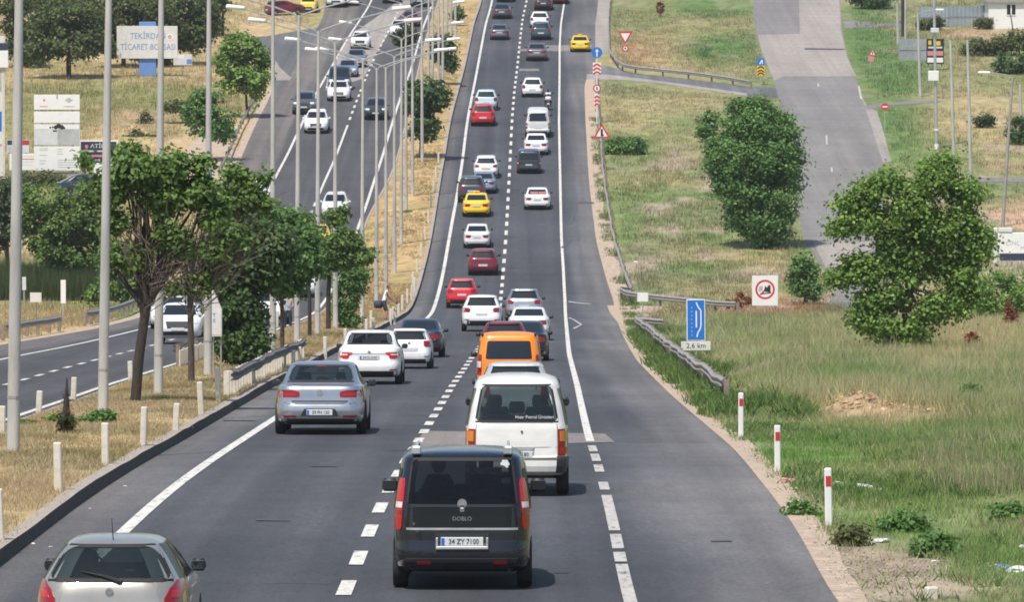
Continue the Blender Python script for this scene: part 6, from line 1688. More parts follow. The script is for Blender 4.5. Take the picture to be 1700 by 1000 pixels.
plant('bush', 1685, 122, 'dark green bush in the tan grass beside the lamp arm', 'bush', 'bushes on the hill', None, [(1685, 104, 30, 16), (1672, 112, 20, 10)], 1700, .22, 'dark', .45, 22, seed=10)
plant('bush', 1640, 92, 'dull olive scrub in front of the hut yard', 'bush', 'bushes on the hill', None, [(1640, 76, 34, 14), (1690, 70, 30, 14), (1620, 84, 24, 8)], 2000, .20, 'olive', .5, 22, seed=11)
plant('bush', 1546, 50, 'yellowish scrub in front of the pale blue sheet fence', 'bush', 'bushes on the hill', None, [(1546, 36, 15, 12), (1536, 42, 10, 8)], 700, .2, 'olive', .4, 20, seed=12)
plant('bush', 1632, 48, 'small scrub at the hut corner before the fence end', 'bush', 'bushes on the hill', None, [(1632, 38, 13, 10)], 500, .2, 'olive', .4, 20, seed=13)
plant('bush', 1690, 240, 'dark green bush behind the edge pole with the white plate', 'bush', 'bushes on the hill', None, [(1690, 218, 16, 22)], 800, .18, 'dark', .4, 20, seed=14)
plant('bush', 1630, 212, 'grey green shrub in the tan grass between two poles', 'bush', 'bushes on the hill', None, [(1632, 200, 14, 11)], 500, .16, 'dull', .35, 18, seed=15)
for i, (px, py, blobs, lab) in enumerate([
        (1226, 521, [(1226, 498, 9, 14), (1210, 505, 7, 9), (1242, 503, 7, 10)], 'rust brown dock plants just beside the prohibition board'),
        (1562, 536, [(1556, 505, 12, 22), (1568, 515, 12, 18), (1545, 520, 10, 12)], 'tall rust red dock plant in front of the big meadow tree'),
        (1676, 548, [(1675, 520, 5, 18), (1684, 528, 4, 12)], 'thin rust red dock plant in pale grass near the edge'),
        (1494, 551, [(1484, 548, 9, 4), (1494, 546, 8, 4)], 'low rust coloured weed at the foot of the big meadow tree'),
        (1618, 584, [(1612, 562, 7, 10), (1624, 572, 6, 10)], 'small rust coloured weed in the middle of the pale meadow'),
        (1096, 28, [(1096, 12, 7, 10)], 'dark brown dry weed high on the hill verge')]):
    plant('dock_plant', px, py, lab, 'weed', 'rust coloured dock plants', [(px, py, .8), (blobs[0][0], blobs[0][1], .5)], blobs, 420, .085, 'rust', .16, 14, limbs=5, seed=30 + i)
for i, (px, py, blobs, lab) in enumerate([
        (1500, 884, [(1500, 868, 20, 12), (1482, 874, 14, 9), (1520, 876, 16, 8)], 'leafy green weed clump in the grass behind the largest delineator'),
        (1552, 926, [(1552, 906, 22, 14), (1572, 915, 14, 10), (1535, 917, 14, 8)], 'largest leafy weed clump above the bare dirt patch'),
        (1415, 907, [(1415, 893, 12, 11), (1407, 900, 9, 7)], 'brownish weed tuft at the dirt edge beneath the largest delineator'),
        (1330, 857, [(1330, 850, 6, 5)], 'small thistle on the road edge between two delineators'),
        (1680, 868, [(1680, 856, 22, 12), (1664, 862, 12, 8)], 'weed clump in tall grass at the picture edge'),
        (1200, 668, [(1200, 656, 20, 12), (1220, 662, 16, 10), (1185, 660, 12, 8)], 'green weeds round the near end of the weathered guardrail'),
        (1612, 676, [(1612, 655, 12, 16), (1604, 668, 10, 10)], 'loose green weed in the pale meadow behind the dirt heap')]):
    plant('weed', px, py, lab, 'weed', 'leafy weeds on the meadow side', None, blobs, 420, .075, 'green' if i != 2 else 'olive', .16, 16, seed=50 + i)
# median trees
def ex_fork(r, s, rd):
    px, py = 223, 668
    mb = MB()
    for pts, w0 in (([(240, 520), (215, 490), (190, 450), (175, 420)], 5.5), ([(242, 515), (236, 450), (240, 380), (225, 320)], 5.5), ([(246, 515), (262, 460), (258, 390), (270, 330)], 6), ([(246, 512), (275, 470), (305, 430), (330, 360)], 5), ([(240, 470), (225, 400), (212, 340)], 4)):
        q = [((a - px) / s, rd.uniform(-.2, .2) if i else 0, (py - b) / s) for i, (a, b) in enumerate(pts)]
        mb.tube(q, [w0 / s * (1 - .75 * i / (len(q) - 1)) for i in range(len(q))], 7)
    mb.build('boughs', 'bark_dark', r, smooth=60)
    bare_twigs(r, px, py, s, [(244, 500, 310, 400, 22), (244, 480, 250, 370, 22), (250, 490, 300, 450, 16), (236, 480, 205, 390, 18)], rd, n=48, w=.010)
plant('forked_tree', 223, 668, 'slanting dark trunk forking into bare boughs with green tips, nearest tree in the median', 'tree', 'trees in the median',
      [(223, 668, 8.5), (230, 600, 8), (238, 545, 7.5), (243, 510, 8)],
      [(235, 300, 44, 26), (270, 300, 34, 28), (210, 330, 26, 34), (178, 335, 20, 22), (290, 345, 24, 20), (146, 288, 10, 9), (335, 340, 26, 26), (330, 300, 18, 12), (225, 280, 22, 12), (345, 375, 20, 22), (200, 400, 18, 20), (188, 440, 14, 18), (222, 440, 16, 20), (275, 405, 22, 20), (295, 435, 16, 14), (255, 355, 26, 22)], 10500, .105, 'mid', .26, 24, bark='bark_dark', limbs=10, seed=20, extra=ex_fork)
def ex_twig(r, s, rd): bare_twigs(r, 318, 636, s, [(316, 520, 330, 380, 26), (316, 520, 400, 420, 26), (316, 500, 290, 400, 22), (318, 490, 370, 350, 26), (318, 500, 430, 380, 24)], rd, n=62, w=.010)
plant('twiggy_tree', 318, 636, 'straight brown trunk below a bare twiggy crown, second tree in the median', 'tree', 'trees in the median', [(318, 636, 5.5), (317, 560, 5), (316, 500, 4.6), (322, 430, 3)],
      [(375, 330, 26, 26), (395, 360, 30, 20), (360, 345, 18, 18), (420, 330, 22, 16), (400, 310, 12, 8), (440, 315, 12, 10), (380, 300, 10, 8), (430, 350, 22, 16), (300, 420, 22, 16), (270, 450, 16, 14), (345, 430, 30, 24), (330, 480, 26, 18), (385, 400, 26, 22), (285, 490, 18, 12)], 5200, .11, 'mid', .24, 20, bark='bark', limbs=12, seed=21, extra=ex_twig)
plant('evergreen_shrub', 398, 610, 'tall dense dark evergreen shrub touching the ground in the median', 'tree', 'trees in the median', [(398, 610, 5), (400, 500, 4), (400, 400, 2.5)],
      [(398, 560, 36, 46), (400, 500, 42, 44), (420, 450, 54, 40), (400, 420, 44, 40), (440, 420, 46, 30), (380, 540, 22, 40), (415, 580, 26, 26)], 11000, .13, 'dark', .34, 26, bark='bark_dark', limbs=4, seed=22, shell=.6)
plant('spreading_tree', 460, 592, 'wide green tree behind the evergreen shrub, lamp posts passing through its crown', 'tree', 'trees in the median', [(468, 590, 3.6), (468, 520, 3.4), (462, 440, 2.5)],
      [(470, 430, 54, 40), (450, 390, 40, 28), (490, 455, 38, 36), (440, 470, 30, 36), (475, 490, 26, 16), (500, 410, 24, 20), (470, 375, 22, 12)], 8000, .12, 'green', .32, 24, limbs=8, seed=23)
plant('slim_tree', 514, 560, 'slim trunk with sparse leaves beside the third row of lamp posts', 'tree', 'trees in the median', [(514, 560, 3.4), (514, 500, 3), (510, 440, 2)],
      [(505, 400, 24, 22), (500, 375, 16, 10)], 1500, .13, 'mid', .3, 20, bark='bark_dark', limbs=5, seed=24)
plant('umbrella_tree', 545, 548, 'dark trunked tree with a flat layered crown reaching over the far carriageway', 'tree', 'trees in the median', [(545, 548, 4.2), (545, 500, 3.8), (547, 455, 3.2), (556, 420, 2)],
      [(560, 405, 34, 14), (545, 425, 26, 14), (590, 432, 30, 10), (570, 415, 30, 14), (552, 372, 16, 12), (540, 450, 16, 12), (560, 440, 28, 12), (566, 360, 8, 10), (610, 430, 10, 7)], 4800, .13, 'mid', .28, 22, bark='bark_dark', limbs=12, seed=25)
plant('sapling', 580, 545, 'crouching leafy sapling without visible trunk next to the umbrella shaped tree', 'tree', 'trees in the median', [(578, 545, 1.4), (580, 490, 1)],
      [(578, 480, 22, 34), (590, 470, 16, 28), (570, 510, 18, 24), (598, 455, 14, 14), (580, 530, 18, 12)], 2800, .11, 'green', .26, 18, limbs=6, seed=26)
for i, (px, py, tr, bl, n, lab) in enumerate([
        (697, 262, [(697, 262, 2.2), (700, 200, 1.8)], [(708, 160, 32, 26), (695, 175, 28, 24), (725, 170, 18, 18), (710, 205, 26, 12), (685, 150, 20, 16), (700, 225, 24, 8)], 3600, 'dark green tree in the median on the hill, widest crown among the far posts'),
        (733, 140, [(733, 140, 1.8), (734, 110, 1.4)], [(735, 80, 20, 16), (742, 96, 14, 12), (728, 70, 14, 10), (748, 110, 10, 7)], 2000, 'dark tree in the median above the wide hill tree'),
        (672, 95, [(672, 96, 1.6), (674, 70, 1.2)], [(676, 58, 14, 16), (668, 66, 12, 12)], 1200, 'dull green tree behind the white saloon beside the far posts'),
        (757, 42, [(757, 42, 1.4), (758, 26, 1.1)], [(758, 22, 6, 9)], 500, 'small dark tree at the top of the median')]):
    plant('median_tree', px, py, lab, 'tree', 'trees in the median', tr, bl, n, .20, 'dark' if i != 2 else 'dull', .42, 22, bark='bark_dark', limbs=4, seed=60 + i)
# burnt conifer
def burnt(r, s, rd): pass
p = atm(110, 720); r = empty('burnt_conifer', p, label='burnt black conical stump with a little green at its base between lamp posts', cat='tree'); s = scl(720)
mb = MB(); mb.tube([(-.02, 0, -.1), (-.01, 0, .25), (.0, 0, .55), (.02, 0, (720 - 633) / s)], [.13, .11, .07, .012], 7)
for k in range(46):
    a = random.uniform(0, 6.28); z = random.uniform(.02, .75); l = .20 * (1 - z) + .04; mb.tube([(0, 0, z), (l * math.cos(a), l * math.sin(a), z + .10)], [.018, .004], 4)
mb.build('trunk', 'bark_dark', r)
P, O, I, ctr = crown_points([(.05, 0, .28, .17, .17, .26)], 520, .10, 12, .4)
c = np.array(LEAFC['olive'][1]) * (.7 + .6 * rng.random(len(P)))[:, None]; link('crown', np_mesh('crown', leaf_cloud(P, .045, c), 4, c, 'leaf'), r)
plant('weed', 165, 702, 'flat broad leaved weeds round the second lamp post foot', 'weed', 'leafy weeds in the median', None, [(165, 694, 14, 6), (150, 700, 12, 5), (178, 692, 8, 5)], 500, .08, 'green', .14, 14, seed=70)
plant('weed', 95, 703, 'small green weeds beside the burnt conifer', 'weed', 'leafy weeds in the median', None, [(95, 698, 10, 5), (40, 708, 10, 4)], 320, .08, 'green', .14, 14, seed=71)
# left verge and hillside
plant('plane_tree', 116, 492, 'broad low green tree filling the space between the two thickest lamp posts', 'tree', 'trees beyond the opposite carriageway', [(112, 492, 5), (112, 440, 4.5), (110, 400, 3.5)],
      [(80, 330, 46, 26), (140, 325, 40, 24), (60, 370, 36, 30), (110, 370, 56, 40), (160, 370, 34, 44), (75, 410, 42, 26), (130, 415, 50, 28), (170, 420, 26, 30), (110, 440, 26, 14), (150, 318, 16, 14)], 11000, .15, 'mid', .40, 24, limbs=10, seed=40, shell=.5)
plant('grey_green_tree', 14, 450, 'dull green tree cut by the picture edge behind the thickest lamp post', 'tree', 'trees beyond the opposite carriageway', [(12, 450, 4), (12, 400, 3)], [(8, 330, 34, 34), (20, 360, 26, 28), (-6, 390, 30, 30), (34, 320, 16, 22)], 3800, .15, 'dull', .4, 22, limbs=6, seed=41)
plant('roadside_shrub', 206, 510, 'dark shrub between the second lamp post and the forked tree', 'bush', 'trees beyond the opposite carriageway', None, [(195, 450, 26, 44), (215, 470, 22, 34), (160, 488, 12, 14)], 3600, .15, 'mid', .36, 22, seed=42)
plant('roadside_shrub', 62, 308, 'pale green shrub below the white notice and project board', 'bush', 'trees beyond the opposite carriageway', None, [(66, 300, 30, 14), (95, 302, 24, 10), (40, 302, 20, 12)], 1700, .15, 'olive', .36, 20, seed=43)
plant('hill_tree', 405, 196, 'light green young tree leaning over the far roadside', 'tree', 'trees beyond the opposite carriageway', [(411, 196, 2.4), (408, 150, 2), (402, 110, 1.4)],
      [(400, 80, 34, 24), (420, 100, 28, 24), (385, 105, 28, 24), (410, 130, 36, 22), (385, 140, 18, 14), (425, 150, 14, 16), (440, 110, 12, 16)], 4200, .20, 'lime', .45, 22, bark='bark_dark', limbs=8, seed=44)
plant('hill_tree', 348, 268, 'young green tree beside the sandy track and tall lamp post', 'tree', 'trees beyond the opposite carriageway', [(348, 268, 2.2), (347, 230, 1.8), (346, 200, 1.4)],
      [(345, 175, 32, 22), (365, 195, 26, 22), (325, 190, 20, 20), (350, 215, 34, 18), (335, 165, 16, 14), (372, 225, 14, 12)], 3600, .17, 'green', .40, 22, bark='bark_dark', limbs=8, seed=45)
for i, (px, py, tr, bl, n, lab) in enumerate([
        (114, 130, [(114, 130, 4.5), (114, 90, 4), (112, 50, 3)], [(110, 40, 60, 30), (75, 55, 36, 26), (145, 60, 36, 26), (110, 72, 60, 24), (60, 80, 24, 18)], 7000, 'round dark tree with a visible trunk left of the name board'),
        (60, 112, [(58, 112, 3.5), (56, 70, 3)], [(40, 70, 26, 30), (55, 95, 20, 16), (30, 40, 24, 20), (20, 8, 30, 14)], 3000, 'dark tree at the left of the round trunked tree'),
        (205, 112, [(205, 112, 4), (205, 70, 3.5)], [(200, 20, 44, 26), (185, 60, 30, 34), (225, 70, 36, 30), (240, 25, 40, 26)], 6000, 'dark tree directly behind the name board left half'),
        (290, 108, [(290, 108, 4), (290, 70, 3.5)], [(300, 20, 44, 26), (285, 50, 40, 30), (320, 50, 34, 30), (340, 30, 24, 28), (270, 85, 24, 20)], 6000, 'dark tree behind the name board right half'),
        (370, 60, [(370, 60, 2.5), (370, 20, 2)], [(352, 0, 30, 24), (355, 40, 12, 20)], 1800, 'small dark tree right of the name board at the top edge'),
        (140, 40, [(140, 44, 3), (140, 10, 3)], [(130, 0, 60, 16), (60, 0, 40, 14)], 3000, 'dark crown at the top edge above the round trunked tree')]):
    plant('hill_tree', px, py, lab, 'tree', 'dark trees behind the name board', tr, bl, n, .22, 'pine', .6, 24, bark='bark_dark', limbs=5, seed=80 + i, shell=.6)
plant('scrub', 275, 226, 'low green scrub left of the sandy track', 'bush', 'trees beyond the opposite carriageway', None, [(225, 228, 16, 10), (262, 236, 14, 6)], 700, .16, 'olive', .4, 18, seed=90)
plant('scrub', 245, 205, 'olive bush on the slope below the name board', 'bush', 'trees beyond the opposite carriageway', None, [(240, 196, 9, 14), (300, 178, 30, 7)], 900, .16, 'olive', .4, 18, seed=91)
plant('bush', 680, 352, 'small green tuft in the straw median beside a lamp post foot', 'bush', 'leafy weeds in the median', None, [(675, 356, 6, 6)], 200, .10, 'green', .2, 14, seed=92)

# ------------------------------------------------------------------ grass and reeds
def blades(X, Y, h, wd, cols, lean=.35, rg=rng, zf=None):
    n = len(X); Z = np.array(CAMZ + zr(Y) + bump(X, Y)) if zf is None else zf(X, Y)
    a = rg.random(n) * 6.283; l = lean * h * (0.3 + rg.random(n))
    tip = np.stack([X + np.cos(a) * l, Y + np.sin(a) * l, Z + h], 1)
    b = rg.random(n) * 3.1416; wx = np.cos(b) * .8 + .2; wy = np.sin(b) * .6
    B0 = np.stack([X - wx * wd, Y - wy * wd, Z - .02], 1); B1 = np.stack([X + wx * wd, Y + wy * wd, Z - .02], 1)
    return np.stack([B0, B1, tip], 1), cols
def field(name, n, xr, yr, keep, hfun, wfun, colfun, lean=.35, zf=None, seed=5, tuft=5, spread=.10):
    rg = np.random.default_rng(seed); m = n // tuft
    u = rg.random(m)
    Y = yr[0] + (yr[1] - yr[0]) * u ** 1.25
    if callable(xr[0]): a, b = xr[0](Y), xr[1](Y); X = a + (b - a) * rg.random(m)
    else: X = xr[0] + (xr[1] - xr[0]) * rg.random(m)
    k = keep(X, Y, rg); X, Y = X[k], Y[k]
    cl = fbm(X * .6, Y * .3, 77, 3); ok = rg.random(len(X)) < sst(.25, .55, cl) * .9 + .1; X, Y = X[ok], Y[ok]
    X = np.repeat(X, tuft); Y = np.repeat(Y, tuft)
    sp = spread if not callable(spread) else spread(Y)
    X = X + rg.normal(size=len(X)) * sp; Y = Y + rg.normal(size=len(X)) * sp
    h = hfun(X, Y, rg); wd = wfun(Y); cols = colfun(X, Y, rg)
    V, c = blades(X, Y, h, wd, cols, lean, rg, zf)
    o = link(name, np_mesh(name, V, 3, c, 'grass')); o['kind'] = 'stuff'
    return o
def gcol(boost=1.0, straw=.3):
    def f(X, Y, rg):
        c = ground_col(X, Y) * boost
        t = (rg.random(len(X)) < straw * sst(.2, .7, fbm(X * .4, Y * .2, 41, 2)) * 1.6)[:, None]
        c = np.where(t, PALE * (.75 + .4 * rg.random(len(X)))[:, None], c)
        return c * (.72 + .5 * rg.random(len(X)))[:, None]
    return f
allk = lambda X, Y, rg: np.ones(len(X), bool)
reR = lambda Y: cx(RE, Y) + .25
def keep_dirt(X, Y, rg):
    D = dep(Y); px = CXP + X * FPX / D; py = CYP - FPX * (Y * ST + zr(Y) * CT) / D
    bare = ((px - 1450) / 130) ** 2 + ((py - 950) / 34) ** 2 < 1
    bare |= ((px - 1500) / 120) ** 2 + ((py - 985) / 26) ** 2 < 1
    heap = (((px - 1422) / 74) ** 2 + ((py - 682) / 25) ** 2 < 1) | (((px - 1510) / 66) ** 2 + ((py - 703) / 12) ** 2 < 1)
    bare = bare | heap
    edge = X - cx(RE, Y)
    ok = rg.random(len(X)) < sst(.2, 1.0, edge + .5 * fbm(X * 1.5, Y * .6, 8, 2))
    return (~bare | (rg.random(len(X)) < .06)) & ok
TALL = lambda X, Y, rg: (.05 + .13 * fbm(X * .5, Y * .25, 61, 2) + .32 * sst(.5, 3.5, X - cx(RE, Y) - 1.0) * sst(105, 150, Y) + .22 * sst(3.5, 7, X - cx(RE, Y)) * sst(84, 110, Y) * (1 - sst(105, 150, Y))) * (.5 + .8 * rg.random(len(X)))
field('meadow_grass', 330000, (reR, lambda Y: 0 * Y + 13.5), (64, 150), keep_dirt, TALL, lambda Y: .009 * Y / 90, gcol(np.array((1.28, 1.50, 1.2)), .20), seed=1, lean=.75)
field('meadow_grass', 300000, (reR, lambda Y: np.interp(Y, [150, 200, 300], [17, 21, 26.5])), (150, 303), keep_dirt, TALL, lambda Y: .011 * Y / 150, gcol(np.array((1.25, 1.48, 1.2)), .28), seed=2, lean=.7)
medl = lambda Y: cx(ORE, Y) + .28; medr = lambda Y: cx(KL, Y) - .28
zmed = lambda X, Y: CAMZ + zr(Y) + medz(X, Y)
field('median_grass', 150000, (medl, medr), (82, 160), allk, lambda X, Y, rg: (.035 + .08 * fbm(X * .9, Y * .4, 31, 2)) * (.5 + .9 * rg.random(len(X))), lambda Y: .008 * Y / 100, gcol(1.0, .45), zf=zmed, seed=3, lean=.8)
field('median_grass', 90000, (medl, medr), (160, 345), allk, lambda X, Y, rg: (.05 + .11 * fbm(X * .9, Y * .3, 31, 2)) * (.5 + .9 * rg.random(len(X))), lambda Y: .012 * Y / 180, gcol(1.0, .4), zf=zmed, seed=4, lean=.8)
field('median_grass', 30000, (medl, medr), (345, 600), lambda X, Y, rg: fbm(X * .5, Y * .1, 19, 2) > .5, lambda X, Y, rg: .10 * (.5 + rg.random(len(X))), lambda Y: .03, gcol(.95, .3), zf=zmed, seed=6, lean=.8)
hl = lambda Y: cx(RE, Y) + 1.6
def offroad(X, Y, rg):
    D = dep(Y); px = CXP + X * FPX / D; py = CYP - FPX * (Y * ST + zr(Y) * CT) / D
    return ~((py > 100) & (py < 168) & (py > 108 + (px - 1000) * .13 - 3) & (py < 136 + (px - 1000) * .12))
lft = [(1250, 0), (1262, 80), (1288, 150), (1310, 250), (1322, 340), (1335, 400), (1362, 440), (1388, 478)]
HL = curve(lft, 3); HR = curve([(1396, 0), (1408, 95), (1440, 176), (1466, 270), (1470, 330), (1462, 400), (1440, 450), (1428, 520)], 3)
field('hill_grass', 110000, (hl, lambda Y: cx(HL, Y) - .4), (300, 600), offroad, lambda X, Y, rg: (.12 + .25 * fbm(X * .3, Y * .1, 66, 2)) * (.5 + .9 * rg.random(len(X))), lambda Y: .022, gcol(1.0, .2), seed=8, spread=.2)
field('hill_grass', 110000, (lambda Y: cx(HR, Y) + 1.0, lambda Y: 0 * Y + 54), (325, 625), lambda X, Y, rg: ~((np.abs(Y - py2Y(172)) < 5) | (np.abs(Y - py2Y(299)) < 3)), lambda X, Y, rg: (.12 + .3 * fbm(X * .3, Y * .1, 67, 2)) * (.5 + .9 * rg.random(len(X))), lambda Y: .024, gcol(1.0, .15), seed=9, spread=.22)
def keepl(X, Y, rg):
    D = dep(Y); px = CXP + X * FPX / D; py = CYP - FPX * (Y * ST + zr(Y) * CT) / D
    bad = ((px > 262) & (py > 205) & (py < 325) & (px > 262 + (320 - py) * .4)) | ((px > 400) & (py > 40) & (py < 155))
    return ~bad
field('hill_grass', 200000, (lambda Y: 0 * Y - 53, lambda Y: cx(OLE, Y) - 1.2), (255, 620), keepl, lambda X, Y, rg: (.15 + .35 * fbm(X * .25, Y * .09, 68, 2)) * (.5 + .9 * rg.random(len(X))), lambda Y: .022, gcol(1.0, .18), seed=10, spread=.22)
# tall reeds beyond the opposite carriageway
ya, yb = float(py2Y(500)), float(py2Y(470))
field('reeds', 26000, (-36, lambda Y: 0 * Y - 19.8) if False else (lambda Y: 0 * Y - 33, lambda Y: 0 * Y - 20.6), (ya, yb), allk, lambda X, Y, rg: 1.1 + .9 * rg.random(len(X)), lambda Y: .022, lambda X, Y, rg: np.array((.085, .115, .045)) * (.5 + .9 * rg.random(len(X)))[:, None], lean=.2, seed=11, spread=.15)
WK = lambda X, Y, rg: (fbm(X * .55, Y * .22, 95, 3) > .57) & keep_dirt(X, Y, rg)
WC = lambda X, Y, rg: (np.array((.075, .145, .038)) + np.array((.09, .09, .03)) * rg.random(len(X))[:, None]) * (.7 + .6 * rg.random(len(X)))[:, None]
field('meadow_weeds', 120000, (reR, lambda Y: 0 * Y + 13), (66, 150), WK, lambda X, Y, rg: (.08 + .14 * rg.random(len(X))), lambda Y: .018 * Y / 90, WC, seed=14, lean=1.1, tuft=8, spread=.07)
field('meadow_weeds', 50000, (reR, lambda Y: cx(RE, Y) + 2.6), (140, 270), lambda X, Y, rg: fbm(X * .9, Y * .3, 96, 3) > .52, lambda X, Y, rg: (.14 + .34 * rg.random(len(X))), lambda Y: .03, WC, seed=15, lean=.9, tuft=8, spread=.13)
field('seed_grass', 60000, (lambda Y: cx(RE, Y) + 2.2, lambda Y: np.interp(Y, [150, 200, 300], [17, 21, 26.5])), (150, 303), lambda X, Y, rg: fbm(X * .22, Y * .08, 97, 3) > .44, lambda X, Y, rg: (.25 + .5 * rg.random(len(X))), lambda Y: .011 * Y / 150,
      lambda X, Y, rg: (np.array((.41, .42, .21)) * (.7 + .5 * rg.random(len(X)))[:, None]), seed=16, lean=.9, spread=.2)
# loose stones along the near verge and on the bare patch
rgs = np.random.default_rng(33); n = 2600
Y = 74 + 76 * rgs.random(n) ** 1.5; X = cx(RE, Y) + .02 + np.abs(rgs.normal(size=n)) * .55
k = rgs.random(n) < .35; X[k] = px2g(1460, 945)[0] + rgs.normal(size=k.sum()) * .9; Y[k] = px2g(1460, 945)[1] + rgs.normal(size=k.sum()) * 2.2
kk = X > cx(RE, Y) + .02; X, Y = X[kk], Y[kk]; n = len(X); sz = .008 + .022 * rgs.random(n) ** 3
Z = CAMZ + zr(Y) + bump(X, Y) + .02
o6 = np.array([(1, 0, 0), (0, 1, 0), (-1, 0, 0), (0, -1, 0), (0, 0, .7), (0, 0, -.6)]); F8 = [(0, 1, 4), (1, 2, 4), (2, 3, 4), (3, 0, 4), (1, 0, 5), (2, 1, 5), (3, 2, 5), (0, 3, 5)]
Vs = np.stack([X, Y, Z], 1)[:, None] + o6[None] * sz[:, None, None] * (.6 + .8 * rgs.random((n, 6, 1)))
T8 = np.stack([Vs[:, list(f)] for f in F8], 1).reshape(-1, 3, 3)
gcs = np.array((.33, .28, .23)) * (.5 + .9 * rgs.random(n))[:, None]
o = link('gravel', np_mesh('gravel', T8, 3, np.repeat(gcs, 8, axis=0), 'ground')); o['kind'] = 'stuff'
field('seed_grass', 30000, (lambda Y: cx(RE, Y) + 3.0, lambda Y: np.interp(Y, [95, 150, 200, 300], [9, 14, 20, 26])), (98, 300), lambda X, Y, rg: fbm(X * .5, Y * .22, 197, 3) > .56, lambda X, Y, rg: (.45 + .55 * rg.random(len(X))) * np.interp(Y, [98, 150], [.6, 1.0]), lambda Y: .008 * Y / 130,
      lambda X, Y, rg: np.where((rg.random(len(X)) < .3)[:, None], np.array((.20, .27, .09)), np.array((.47, .40, .25))) * (.6 + .6 * rg.random(len(X)))[:, None], seed=17, lean=.28, spread=.22, tuft=7)
nh = 420; hx, hy = HEAP
X = hx + rgs.normal(size=nh) * .75; Y = hy - 1.2 + rgs.normal(size=nh) * 1.6; tail = rgs.random(nh) < .35; X[tail] = hx + 1.3 + rgs.normal(size=tail.sum()) * .7; Y[tail] = hy - 2.4 + rgs.normal(size=tail.sum()) * 1.0
Z = CAMZ + zr(Y) + bump(X, Y); sz = .02 + .07 * rgs.random(nh) ** 2
Vs = np.stack([X, Y, Z], 1)[:, None] + o6[None] * sz[:, None, None] * (.5 + rgs.random((nh, 6, 1)))
T8 = np.stack([Vs[:, list(f)] for f in F8], 1).reshape(-1, 3, 3)
o = link('clods', np_mesh('clods', T8, 3, np.repeat(np.array((.40, .285, .175)) * (.55 + .8 * rgs.random(nh))[:, None], 8, axis=0), 'ground')); o['kind'] = 'stuff'
# weeds on the kerb lines of the main verge
field('verge_weeds', 24000, (lambda Y: cx(RE, Y) + .3, lambda Y: cx(RE, Y) + 1.2), (225, 470), lambda X, Y, rg: fbm(X * .5, Y * .2, 81, 2) > .45, lambda X, Y, rg: .18 * (.5 + rg.random(len(X))), lambda Y: .02, lambda X, Y, rg: GREEN * (.6 + .7 * rg.random(len(X)))[:, None], seed=12)

# ------------------------------------------------------------------ litter, stones, fallen post
LIT = [(1385, 806, 'torn white paper strip lying in the grass by the largest delineator', 'white', .10), (1432, 813, 'white crumpled sheet in the grass, longest piece of litter', 'white', .13), (1456, 817, 'white scrap at the tail of the longest piece of litter', 'white', .09), (1307, 800, 'white and pink wrapper at the foot of the middle delineator', 'pink', .09),
       (1462, 902, 'greyish plastic bag on the grass above the dirt patch', 'lightgrey', .10), (1664, 944, 'pale blue plastic sack in the grass near the corner', 'pylon_blue', .07), (1688, 951, 'white plastic sack beside the pale blue one', 'white', .12), (1698, 911, 'small white scrap at the picture edge', 'white', .07), (1552, 934, 'tiny white scrap under the largest weed clump', 'white', .04),
       (207, 809, 'white paper scrap on the asphalt by the kerb', 'white', .035), (55, 905, 'white scrap on the asphalt beside the kerb shadow', 'white', .035), (84, 910, 'second white scrap on the asphalt near the beige car', 'white', .03), (150, 846, 'small white scrap between kerb and edge line', 'white', .025),
       (1567, 532, 'white scrap in the meadow under the big tree', 'white', .10), (1056, 436, 'white scrap in the far meadow near the long guardrail', 'white', .13), (1061, 305, 'small white scrap in the green far meadow', 'white', .12), (685, 458, 'white scrap on the straw median beyond the bending man', 'white', .09)]
for i, (px, py, lab, mk, sz) in enumerate(LIT):
    rd = random.Random(i); p = atm(px, py); bm = bmesh.new(); bmesh.ops.create_icosphere(bm, subdivisions=2, radius=1)
    for v in bm.verts:
        f = .55 + .7 * rd.random(); v.co = Vector((v.co.x * sz * f * 1.3, v.co.y * sz * f, v.co.z * sz * f * .45 + sz * .25))
    me = bpy.data.meshes.new('litter'); bm.to_mesh(me); bm.free(); me.materials.append(M[mk]); o = link('litter', me); o.location = p; nm(o, lab, 'litter', 'scraps of litter')
p = at(1546, 996); r = empty('fallen_post', p, R(20), label='stub of a concrete post lying in the bare dirt at the bottom edge', cat='marker post'); mb = MB(); mb.rbox(-.08, .08, -.06, .06, -.1, .16, .02); mb.build('stub', 'concrete_post', r); mb = MB(); mb.rbox(.10, .36, -.08, .05, -.03, .06, .02); mb.build('broken_end', 'post_wood', r)
p = at(1449, 286); 

